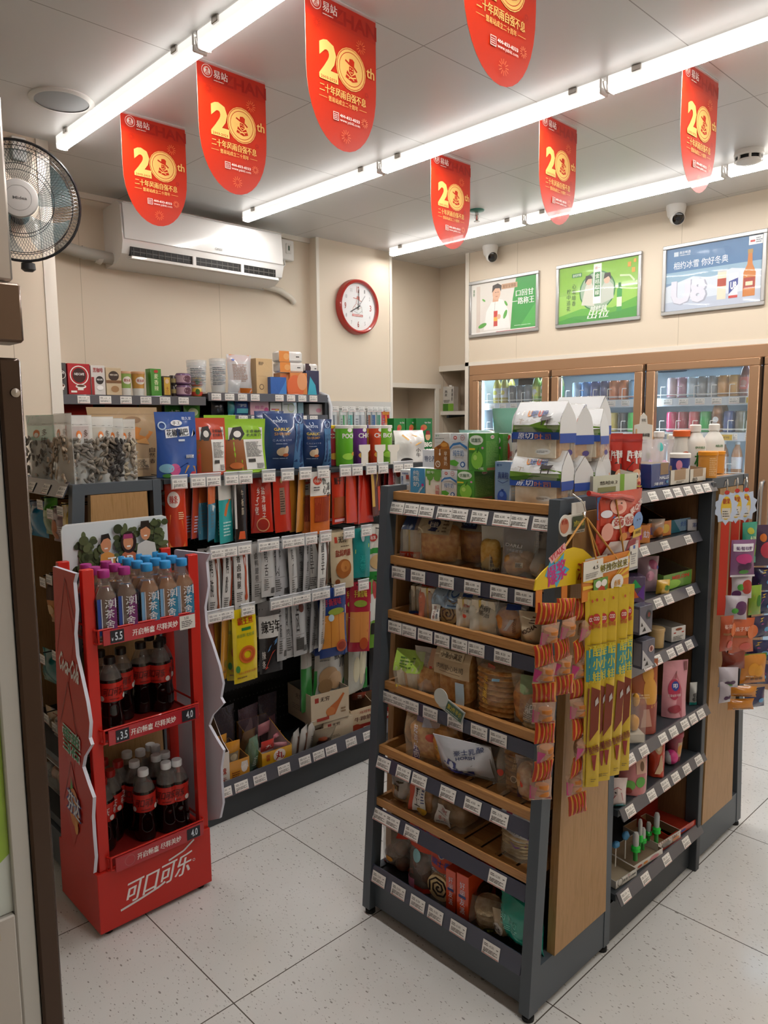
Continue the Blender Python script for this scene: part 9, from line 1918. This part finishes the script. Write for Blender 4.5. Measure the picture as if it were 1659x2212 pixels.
sb = pouch(SW,0.5,0.008,'flat','c9a91c',[('r',-0.42,0.55,0.42,0.71,M('3f8f94',0.3)),('v','酷小娃',0.08,0.635,0.6,0.2,'d8c83a',0.05),('c',0,0.86,0.3,0.026,'b8322c'),('t','COD',0,0.862,0.46,0.02,'e4d8d0',0.03),('t','怡可诺',0,0.825,0.6,0.022,'b8322c',0.03),('p',[(-0.36,0.24),(0.3,0.3),(0.42,0.5),(-0.3,0.52)],'7a3420'),('p',[(0.0,0.42),(0.3,0.44),(0.2,0.47),(0.0,0.45)],'b8b0ac'),('t','脆骨肠',0,0.2,0.8,0.04,'7a2a1c',0.03,0,0.3),('p',[(-0.2,0.17),(0.2,0.17),(0.1,0.09),(-0.02,0.09)],'8f2f2a'),('r',-0.4,0.735,0.44,0.739,'8a7014'),('fine',-0.2,0.03,0.2,0.05,2,'7a6414'),('c',0,0.955,0.08,0.008,'b8502c')],160,wob=0.3,nv=20)
sm = sb.mesh('sausage_strip')
for k, px in enumerate((1290, 1316, 1338, 1358, 1283, 1306, 1328, 1350)):
    fr = k < 4; y = (0.918 if fr else 0.927) - 0.001 * (k % 4)
    p = P2(px, 1276 - (px - 1290) * 0.2, y)
    o = link('sausage_strip',sm,None,(p.x,y,p.z - 0.5),0,(0.012 * (k % 3) - 0.01,0.02 * math.sin(k),-0.62 + 0.1 * (k % 3)))
    tag(o,'long yellow sausage strip in the %s layer, %s counted from the candy chains' % ('front' if fr else 'rear',ORD[k % 4] if k % 4 else 'first'),'snack strip','yellow sausage strips')
# hanging toys in front of the island shelving
for i,(p0,p1,pt,pb,lb) in enumerate(((1372,1410,1308,1376,'upper black and white triangular sweet pack with a gem print'),(1374,1418,1382,1452,'lower black and white triangular sweet pack with an eye print'))):
    a, c = P2(p0, pb, 0.95), P2(p1, pb, 0.95); tp = P2((p0 + p1) / 2, pt, 0.95); w, h = 0.062, tp.z - a.z
    b = carton(w,0.03,h,'5a5a68',[('p',[(-0.48,0.02),(0.46,0.02),(-0.48,0.7)],'b4b2b4'),('p',[(-0.3,0.1),(0.0,0.1),(-0.1,0.26)],'1a1a1c'),('p',[(-0.4,0.3),(-0.24,0.3),(-0.34,0.44)],'1a1a1c'),('o' if i == 0 else 'c',0.18,0.66,0.2,0.12,'2f3a3c' if i == 0 else 'c8a8a0'),('c',0.18,0.66,0.1,0.09,'7a3a34')],[('r',-0.4,0.1,0.4,0.9,M('8a8890',0.1,coat=0.6))])
    put(b,'sweet_pack',lb + ' hanging on the island upright','candy',((a.x + c.x) / 2,0.96,a.z),-0.1,'sweet packs hung on the island upright')
# ---------------------------------------------------------------- candy strips on the far end rack
CG = 'candy bags hung on the far end rack'
STAR = [(0.5 * (1 if i % 2 else 0.78) * math.cos(i * PI / 10),0.5 + 0.5 * (1 if i % 2 else 0.78) * math.sin(i * PI / 10)) for i in range(20)]
for i, (px, py0) in enumerate(((1570, 1060), (1592, 1056), (1612, 1054))):
    y = 0.965
    a = P2(px, py0, y); c = P2(px, py0 + 74, y); h = a.z - c.z
    t = thing('candy_strip','starburst topped candy hanging strip, %s of three on the far end rack' % ('first','second','third')[i],'hanging strip',(a.x,y,c.z),-0.7)
    b = MB(); b.prism([(p[0] * 0.085,p[1] * h) for p in STAR],-0.001,0.001,M('b8c4d8',0.35)); b.art(lambda x,z,e: (x,-0.0012 - e,z),0.06,h,[('c',0,0.5,0.3,0.34,'d8b43a'),('t','糖果',0,0.7,0.4,0.16,'a8382c',0.03),('r',-0.24,0.2,0.24,0.5,'cfc8bc'),('fine',-0.2,0.24,0.2,0.44,3,'5a5650'),('c',0,0.95,0.14,0.06,'b8322c')]); b.ob('star_card',t)
    b = MB(); b.box(-0.014, 0.014, -0.0006, 0.0006, -0.3, 0.01, M('b8301f', 0.35)); b.ob('red_tape', t)
    b = MB(); b.tube([(0,0.0,h),(0,-0.004,h + 0.02),(0.006,0.01,h + 0.035),(0.01,0.03,h + 0.03),(0.01,0.035,h + 0.01)],0.002,CHROME,6); b.ob('wire_hook',t)
GRP = [('r',-0.44,0.7,0.4,0.9,'d8d4da'),('t','葡萄软糖',0,0.78,0.7,0.1,'5a2f6a',0.02),('c',0.0,0.5,0.34,0.14,'b83a78'),('c',-0.1,0.26,0.16,0.1,'4a2448'),('c',0.16,0.3,0.16,0.1,'4a2448'),('c',0.0,0.14,0.2,0.06,'4a8a3c'),('r',-0.5,0,0.5,0.05,'cfcad0')]
NAVY = [('p',[(-0.3,0.3),(0.2,0.24),(0.36,0.6),(-0.1,0.7)],'b83a88'),('c',0.2,0.4,0.16,0.12,'5a9ac8'),('p',[(-0.2,0.75),(0.0,0.8),(-0.06,0.86),(0.14,0.94),(-0.1,0.9),(-0.04,0.84)],'c8a02c')]
PEA = [('t','橘子软糖',0,0.72,0.7,0.12,'e0b8a8',0.02),('r',-0.4,0.48,0.3,0.54,'8a5a34'),('c',0.1,0.2,0.24,0.12,'c85a4c'),('c',0.4,0.6,0.3,0.2,'c86a3c')]
MAN = [('p',[(-0.5,0.6),(0.5,0.8),(0.5,1),(-0.5,1)],'3f8a2c'),('c',-0.1,0.5,0.2,0.22,'d8942c'),('c',0.14,0.44,0.2,0.2,'d09028'),('t','芒果软糖',0,0.16,0.7,0.1,'4a2c10',0.02),('t','Mango',-0.2,0.26,0.3,0.06,'e0d0b0',0.01)]
for i, (p0, p1, pt, pb, y, base, art, lb) in enumerate((
    (1560,1614,1166,1254,0.945,'7a5078',GRP,'purple grape candy bag, top of the first strip'),(1582,1622,1128,1222,0.96,'2f8a74',[('t','绿',0,0.6,0.3,0.14,'d8dcb0'),('c',0,0.3,0.3,0.2,'6a8a2c'),('c',-0.1,0.8,0.2,0.08,'a8a83c')],'teal and green candy bag with a pointed top'),(1564,1608,1240,1300,0.95,'c4bcc4',[('c',0.2,0.5,0.3,0.3,'a8382c'),('c',-0.16,0.5,0.16,0.14,'4a9a3c'),('c',-0.3,0.2,0.2,0.16,'6a3a6a')],'white and red candy bag, second of the first strip'),(1552,1596,1286,1346,0.95,'b8b0b8',[('c',0.2,0.5,0.3,0.3,'5a2f58'),('c',-0.1,0.4,0.16,0.12,'4a9a3c')],'white and purple candy bag, third of the first strip'),
    (1554,1614,1336,1424,0.94,'b5532c',PEA,'orange candy bag with a cut fruit, front of the middle group'),(1537,1570,1330,1412,0.95,'9a3f20',PEA,'dark orange candy bag behind the front orange one'),(1545,1592,1405,1455,0.955,'7a2f20',[],'brown back of an orange candy bag below the pair'),(1538,1578,1440,1494,0.95,'b8b0b8',GRP[3:6],'white and purple candy bag low on the first strip'),(1536,1566,1470,1524,0.955,'a8a0a8',GRP[3:5],'lowest white and purple candy bag'),
    (1580,1640,1412,1492,0.935,'c07a24',MAN,'green and yellow mango candy bag, upper of three'),(1562,1616,1480,1520,0.945,'c07a24',MAN[3:],'mango candy bag, middle of three'),(1556,1612,1508,1550,0.95,'c07a24',MAN[3:],'mango candy bag, lowest of three'),(1598,1632,1264,1334,0.95,'7a9a2c',MC('c8802c','3f7a2c'),'yellow green candy bag behind the white and red one'),(1612,1662,1134,1230,0.94,'3a2440',[('c',0,0.4,0.3,0.2,'b83a4c'),('c',0.2,0.7,0.2,0.14,'c8b0a8'),('c',-0.2,0.7,0.14,0.1,'c86a2c')],'dark bag with a bright cartoon figure at the cooler side')) + tuple(
    (1612 - 5 * k,1660 - 4 * k,1226 + 52 * k,1284 + 52 * k,0.945 + 0.004 * (k % 2),'1c2450' if k % 2 else '26204a',NAVY,'navy foil candy bag of the right strip, %s from the top' % ('first' if not k else ORD[k])) for k in range(6))):
    a, c = P2(p0, pb, y), P2(p1, pb, y); tp = P2((p0 + p1) / 2, pt, y)
    W = (p1 - p0) / FPX * (tp - CAM).dot(_f)
    put(pouch(W * 1.05,tp.z - a.z,0.03,'pillow',base,art,170 + i,nu=8,nv=10),'candy_bag',lb + (' on the far end rack' if len(lb.split()) < 12 else ''),'candy',((a.x + c.x) / 2,y - 0.02,a.z),-0.65 + 0.25 * math.sin(i * 1.7),CG)
# ---------------------------------------------------------------- drinks in the cooler
DW = ['the left cooler door', 'the middle cooler door', 'the right cooler door']
SHN = ['top', 'second', 'third']
CAN = lambda c, c2='d8dce0': ('can', c, c2)
BOT = lambda c, cap='d8dce0', lab=None: ('bottle', c, cap, lab)
STOCK = {(0,0): [BOT('c8b85a','c8c04a','d8d8d0'),BOT('b8a85a','c8b840','c8ccd0'),CAN('5a5e68'),CAN('4a4e58'),CAN('6a6e78'),BOT('9ab04a','c8ccd0','c8c84a'),BOT('6ab04a','3f8a3c','d8dcd0'),BOT('8a8a5a','d8d8d0','5a8a5a')],
         (0,1): [BOT('c8d4d8','2f8a9c','8ac0d0'),BOT('b84a2c','2f8aa0','b8502c'),BOT('5a3a34','3a3a4a','4a5a7c'),BOT('8aa0b0','c0ccd4','6a8ab0'),BOT('3a5a8c','8aa0c0','3a6aa8'),BOT('9aa8b0','d0d8dc','a0b0c0'),CAN('7a8a98'),CAN('6a7a98')],
         (0, 2): [BOT('a8b4b8', 'd0d8dc', '6aa0b8')] * 3 + [BOT('8ab0a0', '3f8a6c', '5aa07a')] * 3,
         (1,0): [CAN('9ab4c8'),CAN('2f7ac0'),CAN('2f3f8c'),CAN('3a3f78'),CAN('c8703a'),CAN('c8682c'),CAN('6a98b8','b8442c'),BOT('7a8a94','8a98a0','8a98a4')],
         (1,1): [CAN('8f2a3c'),CAN('c83a6c','d8a8b8'),CAN('a8b05a'),CAN('b8a858'),CAN('b0a050'),CAN('2c2c30','c8c8c8'),CAN('3fa84a','d8e8d8'),CAN('2f8a44','d8e8d8')],
         (1, 2): [BOT('8aa0b0', 'c8d0d8', '7a98b0')] * 5 + [BOT('3f9a5c', '2f8a4c', '2f8a4c')] * 2,
         (2,0): [CAN('b8a0a4','a8384c'),CAN('a8788c','d8d8dc'),CAN('b8c8d4','3a8a9c'),CAN('8a8c90'),CAN('9a9ca0'),CAN('c8904a','7a4a24'),CAN('c8944c','7a4a24'),BOT('8a5a50','a87a70','b85a4c'),BOT('5a5a70','4a4a9c','3a4a9c')],
         (2,1): [CAN('b82a5c','e0d0d8'),CAN('8f2a3c'),CAN('b84a54'),CAN('2f9a4c','d8e4d8'),BOT('a8744a','c8ccd0','8a5a3a'),CAN('2a3f78'),CAN('6a6458','c8c4bc'),BOT('5ab04a','3f9a4c','5ab85c')],
         (2, 2): [BOT('8aa0a8', 'c8d0d8', '8aa0a8')] * 4 + [BOT('a87a58', 'd0d0d0', 'c8c4c8')] * 3}
for (di, si), row in STOCK.items():
    y1, y0 = ((3.598, 2.932), (2.911, 2.252), (2.228, 1.567))[di]
    n = len(row); seen = {}
    for i, it in enumerate(row):
        y = y1 - 0.05 - (y1 - y0 - 0.1) * (i + 0.5) / n
        for k in range(1 if si == 2 else 2):
            if it[0] == 'can':
                def mk(it=it):
                    b = can(0.033,0.125,it[1],[('p',[(-0.4,0.3),(0.4,0.4),(0.4,0.65),(-0.4,0.55)],it[2]),('r',-0.8,0.1,0.8,0.13,it[2])],n=16)
                    return [('drink_can', b.mesh('drink_can'), None, None)]
                tr = tree(it, mk)
            else:
                def mk(it=it):
                    b = MB(); b.lathe([(0.028,0),(0.031,0.01),(0.031,0.12),(0.024,0.15),(0.013,0.175),(0.013,0.185)],M(it[1],0.12,coat=0.4),16)
                    l_ = MB(); l_.lathe([(0.0315,0.04),(0.0315,0.11)],M(it[3],0.3),18,cap=False); l_.art(wrap(0.0317),0.06,0.15,[('c',0,0.5,0.3,0.12,it[2]),('fine',-0.3,0.34,0.3,0.42,2,'e0e0e0')])
                    c_ = MB(); c_.lathe([(0.015, 0.183), (0.0155, 0.2), (0, 0.202)], M(it[2], 0.35), 14)
                    return [('drink_bottle',b.mesh('drink_bottle'),None,None),('wrap_label',l_.mesh('wrap_label'),0,(0,0,0)),('cap',c_.mesh('cap'),0,(0,0,0))]
                tr = tree(it, mk)
            inst(tr,'%s on the %s shelf behind %s, %s from its left%s' % ('can' if it[0] == 'can' else 'bottle',SHN[si],DW[di],ORD[i] if i else 'first',', rear' if k else ''),'drink',(4.565 + 0.085 * k,y,CSZ[si] + 0.001),(0,0,RZ),'drinks on the %s shelf behind %s' % (SHN[si],DW[di]))
for (y,z,lb) in ((2.12,1.40,'yellow offer tag at the left of the right cooler door'),(1.80,1.40,'yellow offer tag at the middle of the right cooler door'),(1.66,1.615,'yellow offer tag on the top shelf of the right cooler door')):
    b = MB(); b.box(-0.06,0.06,-0.001,0.001,0,0.04,M('c8c4b8',0.3)); b.art(lambda x,q,e: (x,-0.0012 - e,q),0.12,0.04,[('r',-0.14,0.12,0.44,0.9,'d0a81c'),('t','第2件半价',0.12,0.5,0.4,0.36,'4a3a10',0.02),('r',-0.46,0.12,-0.2,0.9,'6a6a70')])
    put(b, 'offer_tag', lb, 'sign', (4.504, y, z + 0.006), RZ, 'offer tags in the cooler')
